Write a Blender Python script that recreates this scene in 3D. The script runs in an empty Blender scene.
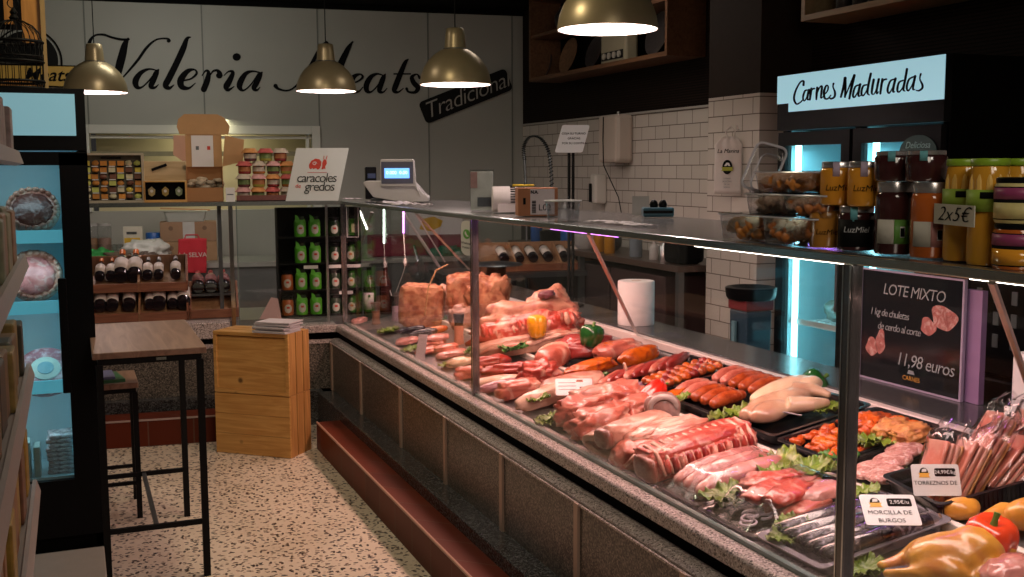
import bpy, bmesh, math, random
from mathutils import Vector, Matrix, Euler, noise
C = bpy.context.scene.collection
SC = bpy.context.scene
PI = math.pi
# ------------------------------------------------------------------ camera, world, light, exposure
FPX, YAW, PIT, ROLL, EYE = 1087.37, 0.384266, 0.108569, -0.004282, 1.5
_fw = Vector((math.sin(YAW)*math.cos(PIT), math.cos(YAW)*math.cos(PIT), -math.sin(PIT)))
_r0 = Vector((math.cos(YAW), -math.sin(YAW), 0)); _u0 = _r0.cross(_fw)
_rt = _r0*math.cos(ROLL)+_u0*math.sin(ROLL); _up = _u0*math.cos(ROLL)-_r0*math.sin(ROLL)
cam = bpy.data.cameras.new('camera'); camo = bpy.data.objects.new('camera', cam); C.objects.link(camo)
cam.sensor_width = 36; cam.lens = FPX/1024*36; cam.clip_start = 0.02; cam.clip_end = 60
mw = Matrix((( _rt.x,_up.x,-_fw.x,0),(_rt.y,_up.y,-_fw.y,0),(_rt.z,_up.z,-_fw.z,EYE),(0,0,0,1)))
camo.matrix_world = mw; SC.camera = camo
SC.view_settings.view_transform = 'Standard'; SC.view_settings.look = 'None'
SC.view_settings.gamma = 1; SC.view_settings.use_curve_mapping = False
SC.view_settings.exposure = 0.0
SC.cycles.use_denoising = True
SC.cycles.max_bounces = 10; SC.cycles.transparent_max_bounces = 24; SC.cycles.glossy_bounces = 4
SC.cycles.diffuse_bounces = 4; SC.cycles.sample_clamp_indirect = 4.0
wd = bpy.data.worlds.new('world'); SC.world = wd; wd.use_nodes = True
wd.node_tree.nodes['Background'].inputs[0].default_value = (.55,.5,.47,1)
wd.node_tree.nodes['Background'].inputs[1].default_value = 0.035

def light(name, kind, loc, energy, color=(1,1,1), size=.1, size_y=None, aim=None, spot=None, blend=.6):
    l = bpy.data.lights.new(name, kind); l.energy = energy; l.color = color
    if kind == 'AREA':
        l.shape = 'RECTANGLE' if size_y else 'SQUARE'; l.size = size
        if size_y: l.size_y = size_y
    else: l.shadow_soft_size = size
    if kind == 'SPOT': l.spot_size = spot; l.spot_blend = blend
    o = bpy.data.objects.new(name, l); C.objects.link(o); o.location = loc
    if aim is not None:
        o.rotation_euler = (Vector(aim)-Vector(loc)).to_track_quat('-Z','Y' if abs((Vector(aim)-Vector(loc)).normalized().z) < .99 else 'X').to_euler()
    return o
# shop ceiling lighting over the customer side, behind and beside the camera
light('shop_ceiling_light', 'AREA', (0.6,0.2,2.9), 19, (1,.86,.70), .6, 1.6, (0.8,3.2,0.3))
light('shop_ceiling_light', 'AREA', (1.1,-.6,2.9), 12, (1,.88,.76), .5, .5, (1.7,2.2,1.3))
light('aisle_ceiling_light', 'AREA', (0.70,4.1,2.92), 17, (1,.84,.58), .3, .3, (0.5,4.4,0))
light('back_wall_light', 'AREA', (0.6,7.9,2.9), 16, (1,.97,.86), .5, .5, (0.4,9.9,1.3))
light('case_purple_light','AREA',(2.0,2.35,1.285),.8,(.6,.2,1),.03,.4,(1.75,2.4,.6))
light('rear_work_light', 'AREA', (3.0,6.6,2.9), 12, (1,.85,.74), .4, 1.6, (3.8,6.6,0.9))
# display-case lamps: pinkish strips fixed under the glass shelf, shining down on the meat
for _y, _c, _e in ((1.9,(1,.66,.60),9.5),(3.0,(1,.54,.47),14.5),(4.4,(1,.50,.43),17.0),(5.7,(1,.56,.48),13)):
    light('case_light', 'AREA', (1.78,_y,1.285), _e, _c, .16, 1.25, (1.86,_y,.6))
# ------------------------------------------------------------------ helpers
def ray(px, py): return _fw+_rt*((px-512)/FPX)-_up*((py-288.5)/FPX)
def at(px, py, x=None, y=None, z=None, n=None, p=None):
    r = ray(px, py); o = Vector((0,0,EYE))
    if x is not None: t = x/r.x
    elif y is not None: t = y/r.y
    elif z is not None: t = (z-EYE)/r.z
    else: t = (Vector(p)-o).dot(n)/r.dot(n)
    return o+r*t
DS = .18                                            # slope of the display deck
def deckz(X): return .565+(X-1.5)*DS
def dk(px, py, lift=0): return at(px, py, n=Vector((-DS,0,1)), p=(1.5,0,.565+lift))
def drot(rz): return (Matrix.Rotation(-math.atan(DS),3,'Y') @ Matrix.Rotation(rz,3,'Z')).to_euler()
BD = .108                                           # the back wall is turned by this angle
BN = Vector((math.sin(BD), math.cos(BD), 0))
def bwall(px, py, d=0): return at(px, py, n=BN, p=Vector((4.0,9.597,0))-BN*d)
def bfront(px, py, d=0): return at(px, py, n=BN, p=Vector((1.51,6.40,0))+BN*d)
def by(X, d=0): return 6.40+.108*(1.51-X)+d         # y of the back counter's front at X

class MB:
    def __init__(s): s.bm = bmesh.new(); s.uvs = None
    def _add(s, vs, fs):
        b = [s.bm.verts.new(v) for v in vs]
        for f in fs:
            try: s.bm.faces.new([b[i] for i in f])
            except ValueError: pass
        return b
    def box(s, c, d, R=None):
        x,y,z = d[0]/2,d[1]/2,d[2]/2
        vs = [Vector(v) for v in ((-x,-y,-z),(x,-y,-z),(x,y,-z),(-x,y,-z),(-x,-y,z),(x,-y,z),(x,y,z),(-x,y,z))]
        if R is not None: vs = [R @ v for v in vs]
        s._add([v+Vector(c) for v in vs], [(0,3,2,1),(4,5,6,7),(0,1,5,4),(1,2,6,5),(2,3,7,6),(3,0,4,7)]); return s
    def bx(s, a, b):
        a, b = Vector(a), Vector(b)
        return s.box((a+b)/2, (abs(b.x-a.x),abs(b.y-a.y),abs(b.z-a.z)))
    def ring_loft(s, rings, cap=True, closed=True):
        n = len(rings[0]); b = [s.bm.verts.new(v) for r in rings for v in r]
        for i in range(len(rings)-1):
            for j in range(n if closed else n-1):
                k = (j+1)%n
                try: s.bm.faces.new((b[i*n+j],b[i*n+k],b[(i+1)*n+k],b[(i+1)*n+j]))
                except ValueError: pass
        if cap and closed:
            for r0, rev in ((0,True),((len(rings)-1)*n,False)):
                f = [b[r0+j] for j in range(n)]
                if rev: f.reverse()
                try: s.bm.faces.new(f)
                except ValueError: pass
        return s
    def tube(s, pts, r, n=8, flat=1.0, cap=True):
        pts = [Vector(p) for p in pts]; rr = r if isinstance(r,(list,tuple)) else [r]*len(pts)
        rings = []; up = Vector((0,0,1)); prev = None
        for i, p in enumerate(pts):
            t = (pts[min(i+1,len(pts)-1)]-pts[max(i-1,0)]).normalized()
            if prev is None:
                a = up.cross(t)
                if a.length < .05: a = Vector((1,0,0)).cross(t)
            else: a = prev-t*prev.dot(t)
            a.normalize(); prev = a; b = t.cross(a)
            rings.append([p+a*(math.cos(q)*rr[i])+b*(math.sin(q)*rr[i]*flat) for q in [2*PI*k/n for k in range(n)]])
        return s.ring_loft(rings, cap)
    def cyl(s, a, b, r, r2=None, n=16): return s.tube([a,b], [r, r if r2 is None else r2], n)
    def lathe(s, prof, n=24, c=(0,0,0), cap=True, lobes=0, la=0):
        c = Vector(c); rings = []
        for r, z in prof:
            rings.append([c+Vector((math.cos(q)*r*(1+la*abs(math.cos(q*lobes/2))-la*.5 if lobes else 1), math.sin(q)*r*(1+la*abs(math.cos(q*lobes/2))-la*.5 if lobes else 1), z)) for q in [2*PI*k/n for k in range(n)]])
        return s.ring_loft(rings, cap)
    def blob(s, c, r, amp=.1, fr=2, seed=0, sub=3, R=None, flat=0.0, box=1.0):
        t = bmesh.new(); bmesh.ops.create_icosphere(t, subdivisions=sub, radius=1)
        off = Vector((seed*3.17, seed*1.31, seed*.77)); t.verts.ensure_lookup_table()
        vs = []
        for v in t.verts:
            d = v.co.normalized(); k = 1+amp*noise.noise(d*fr+off)+amp*.45*noise.noise(d*fr*2.7+off)+(amp*.28*noise.noise(d*fr*6.5+off) if sub>3 else 0)
            q = Vector([math.copysign(abs(a)**box,a) for a in d])*k
            if flat and q.z < -flat: q.z = -flat+(q.z+flat)*.15
            q = Vector((q.x*r[0],q.y*r[1],q.z*r[2]))
            if R is not None: q = R @ q
            vs.append(q+Vector(c))
        s._add(vs, [[v.index for v in f.verts] for f in t.faces]); t.free(); return s
    def prism(s, out, z0, z1, mat4=None):
        n = len(out); vs = [Vector((x,y,z0)) for x,y in out]+[Vector((x,y,z1)) for x,y in out]
        if mat4 is not None: vs = [mat4 @ v for v in vs]
        s._add(vs, [list(range(n))[::-1], list(range(n,2*n))]+[(i,(i+1)%n,n+(i+1)%n,n+i) for i in range(n)]); return s
    def grid(s, f, nu, nv):
        vs = [f(i/nu, j/nv) for i in range(nu+1) for j in range(nv+1)]
        s._add(vs, [(i*(nv+1)+j,(i+1)*(nv+1)+j,(i+1)*(nv+1)+j+1,i*(nv+1)+j+1) for i in range(nu) for j in range(nv)]); return s
    def xf(s, m):
        bmesh.ops.transform(s.bm, matrix=m, verts=s.bm.verts); return s
    def build(s, name, mat, parent=None, loc=None, rot=None, smooth=True, bevel=0, solid=0, sub=0, ang=40, fixn=True):
        if fixn: bmesh.ops.recalc_face_normals(s.bm, faces=s.bm.faces)
        me = bpy.data.meshes.new(name); s.bm.to_mesh(me); s.bm.free()
        me.materials.append(mat)
        if smooth:
            for p in me.polygons: p.use_smooth = True
            if ang < 180:
                me.set_sharp_from_angle(angle=math.radians(ang))
        o = bpy.data.objects.new(name, me); C.objects.link(o)
        if parent is not None: o.parent = parent
        if loc is not None: o.location = loc
        if rot is not None: o.rotation_euler = rot
        if solid: m = o.modifiers.new('s','SOLIDIFY'); m.thickness = solid; m.offset = 0
        if bevel: m = o.modifiers.new('b','BEVEL'); m.width = bevel; m.segments = 2; m.limit_method = 'ANGLE'
        if sub: m = o.modifiers.new('u','SUBSURF'); m.levels = sub; m.render_levels = sub
        return o

def tag(o, label, cat, group=None, kind=None):
    o['label'] = label; o['category'] = cat
    if group: o['group'] = group
    if kind: o['kind'] = kind
    return o
def struct(o): o['kind'] = 'structure'; return o
def thing(name, label, cat, loc=(0,0,0), rz=0, group=None, rot=None):
    o = bpy.data.objects.new(name, None); C.objects.link(o); o.empty_display_size = .05
    o.location = loc; o.rotation_euler = rot if rot is not None else (0,0,rz)
    return tag(o, label, cat, group)
def copy_tree(o, parent=None):
    c = o.copy(); C.objects.link(c)
    if parent is not None: c.parent = parent
    for ch in [q for q in bpy.data.objects if q.parent == o]: copy_tree(ch, c)
    return c
def dup(o, loc, rot=None, label=None):
    c = copy_tree(o); c.location = loc
    if rot is not None: c.rotation_euler = rot
    if label: c['label'] = label
    return c

def textmesh(txt, size, mat, name='lettering', parent=None, loc=(0,0,0), rot=(PI/2,0,0), shear=0, ext=.0006, align='CENTER', bold=0, spacing=1):
    cu = bpy.data.curves.new('t','FONT'); cu.body = txt; cu.size = size; cu.align_x = align; cu.align_y = 'CENTER'
    cu.shear = shear; cu.extrude = ext; cu.offset = bold; cu.resolution_u = 3; cu.space_character = spacing
    to = bpy.data.objects.new('t', cu); C.objects.link(to)
    dg = bpy.context.evaluated_depsgraph_get(); me = bpy.data.meshes.new_from_object(to.evaluated_get(dg))
    bpy.data.objects.remove(to); bpy.data.curves.remove(cu)
    me.name = name; me.materials.clear(); me.materials.append(mat)
    o = bpy.data.objects.new(name, me); C.objects.link(o); o.location = loc; o.rotation_euler = rot
    if parent is not None: o.parent = parent
    return o
def spline(pts, k=5):
    out = []; n = len(pts)
    for i in range(n-1):
        a,b,c,d = pts[max(i-1,0)],pts[i],pts[i+1],pts[min(i+2,n-1)]
        for j in range(k):
            t = j/k
            out.append(tuple(.5*((2*b[q])+(-a[q]+c[q])*t+(2*a[q]-5*b[q]+4*c[q]-d[q])*t*t+(-a[q]+3*b[q]-3*c[q]+d[q])*t**3) for q in range(len(b))))
    out.append(tuple(pts[-1])); return out
def stroke(mb, pts, place, depth, nrm, k=5):
    """pen stroke: pts (x,y,width) in a flat drawing frame, place() puts a drawing point on the sign's face"""
    p = spline(pts, k); L=[]; Rr=[]
    for i,(x,y,w) in enumerate(p):
        a,b = p[max(i-1,0)],p[min(i+1,len(p)-1)]; dx,dy = b[0]-a[0],b[1]-a[1]; l = math.hypot(dx,dy) or 1
        nx,ny = -dy/l*w/2, dx/l*w/2; L.append((x+nx,y+ny)); Rr.append((x-nx,y-ny))
    def cap(i, sgn):
        x,y,w = p[i]; a,b = (p[0],p[1]) if i==0 else (p[-2],p[-1]); th = math.atan2(b[1]-a[1],b[0]-a[0])
        return [(x+math.cos(th+PI/2*sgn*0+q)*w/2, y+math.sin(th+q)*w/2) for q in ([PI/2+PI*j/6 for j in range(1,6)] if i==0 else [-PI/2+PI*j/6 for j in range(1,6)])]
    # ribbon quads
    F = [place(*q) for q in L]; G = [place(*q) for q in Rr]; n = len(F); d = nrm*depth
    vs = F+G+[v+d for v in F]+[v+d for v in G]; fs = []
    for i in range(n-1):
        fs += [(i,i+1,n+i+1,n+i),(2*n+i,3*n+i,3*n+i+1,2*n+i+1),(i,2*n+i,2*n+i+1,i+1),(n+i,n+i+1,3*n+i+1,3*n+i)]
    fs += [(0,n,3*n,2*n),(n-1,3*n-1,4*n-1,2*n-1)]
    mb._add(vs, fs)
    for i in (0,-1):
        idx = 0 if i==0 else n-1
        poly = [L[idx]]+cap(0 if i==0 else len(p)-1,1)+[Rr[idx]] if i==0 else [Rr[idx]]+cap(len(p)-1,1)+[L[idx]]
        P = [place(*q) for q in poly]; m = len(P)
        mb._add(P+[v+d for v in P], [list(range(m)),list(range(m,2*m))[::-1]]+[(j,j+m,j+1+m,j+1) for j in range(m-1)])
# ------------------------------------------------------------------ materials
MT = {}
ORD = ['first','second','third','fourth','fifth','sixth','seventh','eighth','ninth','tenth','eleventh','twelfth','thirteenth','fourteenth','fifteenth','sixteenth','seventeenth','eighteenth','nineteenth','twentieth']
def nodes(name):
    m = bpy.data.materials.new(name); m.use_nodes = True; MT[name] = m
    nt = m.node_tree; return m, nt, nt.nodes, nt.links, nt.nodes['Principled BSDF']
def setp(b, **k):
    for a, v in k.items():
        n = {'rough':'Roughness','metal':'Metallic','coat':'Coat Weight','trans':'Transmission Weight','ior':'IOR','spec':'Specular IOR Level','sss':'Subsurface Weight','alpha':'Alpha','es':'Emission Strength','croug':'Coat Roughness'}[a]
        b.inputs[n].default_value = v
def simple(name, col, rough=.5, var=.12, fr=20, bump=0, **k):
    m, nt, N, L, b = nodes(name); setp(b, rough=rough, **k)
    tc = N.new('ShaderNodeTexCoord'); nz = N.new('ShaderNodeTexNoise'); nz.inputs['Scale'].default_value = fr; nz.inputs['Detail'].default_value = 4
    L.new(tc.outputs['Object'], nz.inputs['Vector'])
    mx = N.new('ShaderNodeMix'); mx.data_type = 'RGBA'; L.new(nz.outputs['Fac'], mx.inputs['Factor'])
    mx.inputs['A'].default_value = tuple(max(0,c*(1-var)) for c in col)+(1,); mx.inputs['B'].default_value = tuple(min(1,c*(1+var)) for c in col)+(1,)
    L.new(mx.outputs['Result'], b.inputs['Base Color'])
    if bump:
        bp = N.new('ShaderNodeBump'); bp.inputs['Strength'].default_value = bump; bp.inputs['Distance'].default_value = .004
        L.new(nz.outputs['Fac'], bp.inputs['Height']); L.new(bp.outputs['Normal'], b.inputs['Normal'])
    return m
def emit(name, col, st):
    m, nt, N, L, b = nodes(name); b.inputs['Base Color'].default_value = (*col,1); b.inputs['Emission Color'].default_value = (*col,1)
    setp(b, es=st, rough=.4); return m
def ramp(N, stops):
    r = N.new('ShaderNodeValToRGB'); e = r.color_ramp.elements
    e[0].position, e[0].color = stops[0][0], (*stops[0][1],1); e[1].position, e[1].color = stops[-1][0], (*stops[-1][1],1)
    for p, c in stops[1:-1]: q = e.new(p); q.color = (*c,1)
    return r
def speckle(name, stops, scale, rough=.35, extra=None, **k):
    m, nt, N, L, b = nodes(name); setp(b, rough=rough, **k)
    tc = N.new('ShaderNodeTexCoord'); v = N.new('ShaderNodeTexVoronoi'); v.inputs['Scale'].default_value = scale
    L.new(tc.outputs['Object'], v.inputs['Vector'])
    sp = N.new('ShaderNodeSeparateColor'); L.new(v.outputs['Color'], sp.inputs[0])
    r = ramp(N, stops); r.color_ramp.interpolation = 'CONSTANT' if extra else 'LINEAR'
    L.new(sp.outputs[0], r.inputs[0]); L.new(r.outputs[0], b.inputs['Base Color']); return m
def meat(name, c1, c2, fat, fs=14, fa=.55, rough=.33, stripe=None, bump=.5):
    """muscle colour c1..c2 by noise, with paler fat in streaks"""
    m, nt, N, L, b = nodes(name); setp(b, rough=rough, coat=.35, croug=.15, sss=.05); b.inputs['Subsurface Radius'].default_value = (.02,.006,.004)
    tc = N.new('ShaderNodeTexCoord'); n1 = N.new('ShaderNodeTexNoise'); n1.inputs['Scale'].default_value = fs; n1.inputs['Detail'].default_value = 5; n1.inputs['Distortion'].default_value = 1.2
    mp = N.new('ShaderNodeMapping'); L.new(tc.outputs['Object'], mp.inputs['Vector'])
    if stripe: mp.inputs['Scale'].default_value = stripe
    L.new(mp.outputs[0], n1.inputs['Vector'])
    n2 = N.new('ShaderNodeTexNoise'); n2.inputs['Scale'].default_value = fs*2.3; n2.inputs['Detail'].default_value = 4; L.new(mp.outputs[0], n2.inputs['Vector'])
    mx = N.new('ShaderNodeMix'); mx.data_type = 'RGBA'; mx.inputs['A'].default_value = (*c1,1); mx.inputs['B'].default_value = (*c2,1); L.new(n2.outputs['Fac'], mx.inputs['Factor'])
    rp = ramp(N, [(1-fa-.07,(0,0,0)),(1-fa+.06,(1,1,1))]); L.new(n1.outputs['Fac'], rp.inputs[0])
    m2 = N.new('ShaderNodeMix'); m2.data_type = 'RGBA'; L.new(rp.outputs[0], m2.inputs['Factor']); L.new(mx.outputs['Result'], m2.inputs['A']); m2.inputs['B'].default_value = (*fat,1)
    n3 = N.new('ShaderNodeTexNoise'); n3.inputs['Scale'].default_value = fs*.8; n3.inputs['Detail'].default_value = 3; mq = N.new('ShaderNodeMapping'); mq.inputs['Location'].default_value = (3,7,1); L.new(tc.outputs['Object'], mq.inputs[0]); L.new(mq.outputs[0], n3.inputs['Vector'])
    r3 = ramp(N, [(.38,(.62,.45,.42)),(.56,(1.0,1.0,1.0))]); L.new(n3.outputs['Fac'], r3.inputs[0]); m3 = N.new('ShaderNodeMix'); m3.data_type = 'RGBA'; m3.blend_type = 'MULTIPLY'; m3.inputs['Factor'].default_value = .85; L.new(m2.outputs['Result'], m3.inputs['A']); L.new(r3.outputs[0], m3.inputs['B'])
    L.new(m3.outputs['Result'], b.inputs['Base Color'])
    bp = N.new('ShaderNodeBump'); bp.inputs['Strength'].default_value = bump; bp.inputs['Distance'].default_value = .009; L.new(n2.outputs['Fac'], bp.inputs['Height']); L.new(bp.outputs['Normal'], b.inputs['Normal'])
    return m
def wood(name, c1, c2, axis='z', sc=1.0, rough=.5, ring=7, knots=True):
    m, nt, N, L, b = nodes(name); setp(b, rough=rough)
    tc = N.new('ShaderNodeTexCoord'); mp = N.new('ShaderNodeMapping'); L.new(tc.outputs['Object'], mp.inputs['Vector'])
    s = {'x':(1.2,14,14),'y':(14,1.2,14),'z':(14,14,1.2)}[axis]; mp.inputs['Scale'].default_value = tuple(q*sc for q in s)
    nz = N.new('ShaderNodeTexNoise'); nz.inputs['Scale'].default_value = 2.2; nz.inputs['Detail'].default_value = 6; nz.inputs['Distortion'].default_value = 1.5
    L.new(mp.outputs[0], nz.inputs['Vector']); r = ramp(N, [(.32,c1),(.68,c2)]); L.new(nz.outputs['Fac'], r.inputs[0])
    last = r.outputs[0]
    if knots:
        v = N.new('ShaderNodeTexVoronoi'); v.inputs['Scale'].default_value = 5.5; L.new(tc.outputs['Object'], v.inputs['Vector'])
        kr = ramp(N, [(.05,(1,1,1)),(.11,(0,0,0))]); L.new(v.outputs['Distance'], kr.inputs[0])
        mx = N.new('ShaderNodeMix'); mx.data_type = 'RGBA'; L.new(kr.outputs[0], mx.inputs['Factor']); L.new(last, mx.inputs['A']); mx.inputs['B'].default_value = tuple(c*.3 for c in c1)+(1,); last = mx.outputs['Result']
    L.new(last, b.inputs['Base Color'])
    bp = N.new('ShaderNodeBump'); bp.inputs['Strength'].default_value = .25; bp.inputs['Distance'].default_value = .002; L.new(nz.outputs['Fac'], bp.inputs['Height']); L.new(bp.outputs['Normal'], b.inputs['Normal'])
    return m
def glass(name, tint=(.93,.97,.96), refl=1.0, rough=.03):
    m = bpy.data.materials.new(name); m.use_nodes = True; nt = m.node_tree; N, L = nt.nodes, nt.links; N.clear(); MT[name] = m
    o = N.new('ShaderNodeOutputMaterial'); t = N.new('ShaderNodeBsdfTransparent'); t.inputs[0].default_value = (*tint,1)
    g = N.new('ShaderNodeBsdfGlossy'); g.inputs['Roughness'].default_value = rough
    f = N.new('ShaderNodeFresnel'); ge = N.new('ShaderNodeNewGeometry'); mr = N.new('ShaderNodeMapRange'); mr.inputs['To Min'].default_value = 1.5; mr.inputs['To Max'].default_value = 1/1.5
    L.new(ge.outputs['Backfacing'], mr.inputs['Value']); L.new(mr.outputs[0], f.inputs[0]); mu = N.new('ShaderNodeMath'); mu.operation = 'MULTIPLY'; mu.inputs[1].default_value = refl
    mx = N.new('ShaderNodeMixShader'); L.new(f.outputs[0], mu.inputs[0]); L.new(mu.outputs[0], mx.inputs[0]); L.new(t.outputs[0], mx.inputs[1]); L.new(g.outputs[0], mx.inputs[2]); L.new(mx.outputs[0], o.inputs[0])
    return m
black = simple('black_plastic', (.006,.006,.007), .3, 0, spec=.1)
matte_black = simple('matte_black', (.006,.006,.006), .6, 0, spec=.15)
white = simple('white_plastic', (.72,.70,.68), .35, .03)
steel = simple('brushed_steel', (.55,.55,.55), .3, .06, 60, metal=1)
chrome = simple('polished_steel', (.7,.7,.7), .15, .02, 30, metal=1)
dsteel = simple('dark_steel', (.16,.17,.18), .32, .1, 30, metal=.8)
gold = simple('brass_paint', (.46,.37,.21), .36, .05, 30, metal=.45)
paper = simple('white_paper', (.75,.73,.72), .7, .03)
card = simple('brown_cardboard', (.50,.29,.13), .8, .08)
cardr = simple('red_brown_cardboard', (.42,.17,.08), .75, .08)
ink = simple('black_ink', (.006,.006,.007), .85, 0, spec=.1)
redink = simple('red_ink', (.55,.04,.02), .5, 0)
green = simple('green_plastic', (.10,.38,.04), .45, .1)
pglass = glass('pane_glass'); clear = glass('clear_plastic', (.90,.91,.92), 1.3, .08)
# --- floor: terrazzo with short dark chips lying at all angles
def terrazzo():
    m, nt, N, L, b = nodes('terrazzo'); setp(b, rough=.32)
    tc = N.new('ShaderNodeTexCoord'); last = None
    base = N.new('ShaderNodeTexNoise'); base.inputs['Scale'].default_value = 3; L.new(tc.outputs['Object'], base.inputs['Vector'])
    br = ramp(N, [(.3,(.68,.58,.44)),(.7,(.80,.70,.55))]); L.new(base.outputs['Fac'], br.inputs[0]); last = br.outputs[0]
    for ang, sc, th, colr, sx in ((.2,38,.19,(.03,.02,.018),.5),(1.75,35,.18,(.05,.035,.028),.42),(2.6,42,.18,(.09,.055,.035),.5),(1.0,37,.17,(.02,.02,.02),.45),(0,50,.22,(.48,.38,.28),.8)):
        m0 = N.new('ShaderNodeMapping'); m0.inputs['Rotation'].default_value = (0,0,ang); L.new(tc.outputs['Object'], m0.inputs[0]); mp = N.new('ShaderNodeMapping'); mp.inputs['Scale'].default_value = (sx,1,1); mp.inputs['Location'].default_value = (ang*3,ang,0)
        L.new(m0.outputs[0], mp.inputs[0]); v = N.new('ShaderNodeTexVoronoi'); v.inputs['Scale'].default_value = sc; v.voronoi_dimensions = '2D'; L.new(mp.outputs[0], v.inputs['Vector'])
        lt = N.new('ShaderNodeMath'); lt.operation = 'LESS_THAN'; lt.inputs[1].default_value = th; L.new(v.outputs['Distance'], lt.inputs[0])
        sp = N.new('ShaderNodeSeparateColor'); L.new(v.outputs['Color'], sp.inputs[0]); g = N.new('ShaderNodeMath'); g.operation = 'GREATER_THAN'; g.inputs[1].default_value = .55; L.new(sp.outputs[0], g.inputs[0])
        mu = N.new('ShaderNodeMath'); mu.operation = 'MULTIPLY'; L.new(lt.outputs[0], mu.inputs[0]); L.new(g.outputs[0], mu.inputs[1])
        mx = N.new('ShaderNodeMix'); mx.data_type = 'RGBA'; L.new(mu.outputs[0], mx.inputs['Factor']); L.new(last, mx.inputs['A']); mx.inputs['B'].default_value = (*colr,1); last = mx.outputs['Result']
    L.new(last, b.inputs['Base Color']); return m
def tiles(name, col, mortar, w, h, axis, rough=.25, var=.06, off=.5, ms=.003):
    """rectangular tiles on a wall; axis 'y': runs along y, 'x': along x"""
    m, nt, N, L, b = nodes(name); setp(b, rough=rough)
    tc = N.new('ShaderNodeTexCoord'); s = N.new('ShaderNodeSeparateXYZ'); L.new(tc.outputs['Object'], s.inputs[0]); c = N.new('ShaderNodeCombineXYZ')
    if axis == 'xy': # either horizontal direction
        ad = N.new('ShaderNodeMath'); L.new(s.outputs['X'], ad.inputs[0]); L.new(s.outputs['Y'], ad.inputs[1]); L.new(ad.outputs[0], c.inputs['X'])
    else: L.new(s.outputs['Y' if axis=='y' else 'X'], c.inputs['X'])
    L.new(s.outputs['Z'], c.inputs['Y'])
    bt = N.new('ShaderNodeTexBrick'); bt.inputs['Scale'].default_value = 1; bt.inputs['Brick Width'].default_value = w; bt.inputs['Row Height'].default_value = h; bt.inputs['Mortar Size'].default_value = ms; bt.offset = off
    bt.inputs['Color1'].default_value = tuple(q*(1-var) for q in col)+(1,); bt.inputs['Color2'].default_value = tuple(q*(1+var) for q in col)+(1,); bt.inputs['Mortar'].default_value = (*mortar,1); bt.inputs['Bias'].default_value = 0
    L.new(c.outputs[0], bt.inputs['Vector']); L.new(bt.outputs['Color'], b.inputs['Base Color'])
    bp = N.new('ShaderNodeBump'); bp.invert = True; bp.inputs['Strength'].default_value = .5; bp.inputs['Distance'].default_value = .003; L.new(bt.outputs['Fac'], bp.inputs['Height']); L.new(bp.outputs['Normal'], b.inputs['Normal'])
    return m
M_tile = tiles('white_wall_tile', (.56,.51,.46), (.16,.13,.11), .205, .0955, 'y')
M_wallb = simple('grey_wall_panel', (.36,.36,.32), .5, .05, 3)
M_dark = tiles('dark_ribbed_panel', (.016,.009,.007), (.004,.003,.002), 3.0, .018, 'xy', .6, .15, 0, .004); setp(M_dark.node_tree.nodes['Principled BSDF'], spec=.1)
M_black = simple('black_paint', (.004,.004,.004), .8, 0, spec=.05)
M_granite = speckle('pink_grey_granite', [(0,(.07,.06,.06)),(.25,(.32,.26,.25)),(.55,(.58,.48,.45)),(.8,(.40,.34,.32)),(1,(.80,.70,.65))], 240, .25)
M_granp = speckle('grey_granite_panel', [(0,(.012,.010,.009)),(.4,(.085,.072,.06)),(.7,(.16,.135,.11)),(1,(.28,.24,.20))], 200, .3)
M_grand = speckle('dark_granite_plinth', [(0,(.01,.01,.011)),(.6,(.05,.05,.05)),(1,(.13,.13,.13))], 180, .25)
M_brick = tiles('red_clay_tile', (.13,.022,.008), (.13,.06,.04), .24, .40, 'xy', .5, .2, 0, .004); setp(M_brick.node_tree.nodes['Principled BSDF'], spec=.2)
# --- room shell
struct(MB().bx((-3,-3,-.05),(4.3,10.6,0)).build('floor', terrazzo(), smooth=False))
struct(MB().bx((-3,-3,2.97),(4.3,10.6,3.05)).build('ceiling', M_black, smooth=False))
wr = struct(MB().bx((4.0,-3,1.92),(4.1,9.7,2.97)).build('wall_right', M_dark, smooth=False))
MB().bx((4.0,-3,0),(4.1,9.7,1.92)).build('tile_cladding', M_tile, wr, smooth=False)
MB().bx((3.985,-3,1.915),(4.0,9.59,1.93)).build('tile_edge', simple('tile_edge_trim',(.4,.38,.35),.4), wr, smooth=False)
pc = struct(MB().bx((3.65,5.263,1.93),(4.0,5.80,2.97)).build('pillar', simple('dark_brown_column_paint',(.022,.014,.010),.7,.15,spec=.15), smooth=False))
MB().bx((3.65,5.263,0),(4.0,5.80,1.93)).build('tile_cladding', M_tile, pc, smooth=False)
struct(MB().bx((-3.1,-3,0),(-3.0,10.4,2.97)).build('wall_left', M_wallb, smooth=False))
struct(MB().bx((-3,-3.1,0),(4.1,-3,2.97)).build('wall_front', M_wallb, smooth=False))
# back wall: turned by BD, with the opening of the serving hatch; frame origin at (4,9.597)
WB = Vector((4.0,9.597,0)); WX = Vector((math.cos(BD),-math.sin(BD),0))
def wloc(v): return (Vector(v)-WB).dot(WX)           # coordinate along the wall (negative to the left)
u0, u1 = wloc(bwall(90,150)), wloc(bwall(312,150)); zh0, zh1 = 1.16, bwall(200,134).z
mb = MB(); mb.bx((-7.2,0,0),(u0,.12,2.97)); mb.bx((u1,0,0),(.1,.12,2.97)); mb.bx((u0,0,0),(u1,.12,zh0)); mb.bx((u0,0,zh1),(u1,.12,2.97))
struct(mb.build('wall_back', M_wallb, None, WB, (0,0,-BD), smooth=False))
mb = MB(); mb.bx((u0,.6,zh0-.3),(u1+.3,.64,zh1+.4)); mb.bx((u0,.12,zh0-.34),(u1+.3,.64,zh0-.3)); 
beige = simple('beige_room_wall',(.62,.55,.36),.6,.05,2)
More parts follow.
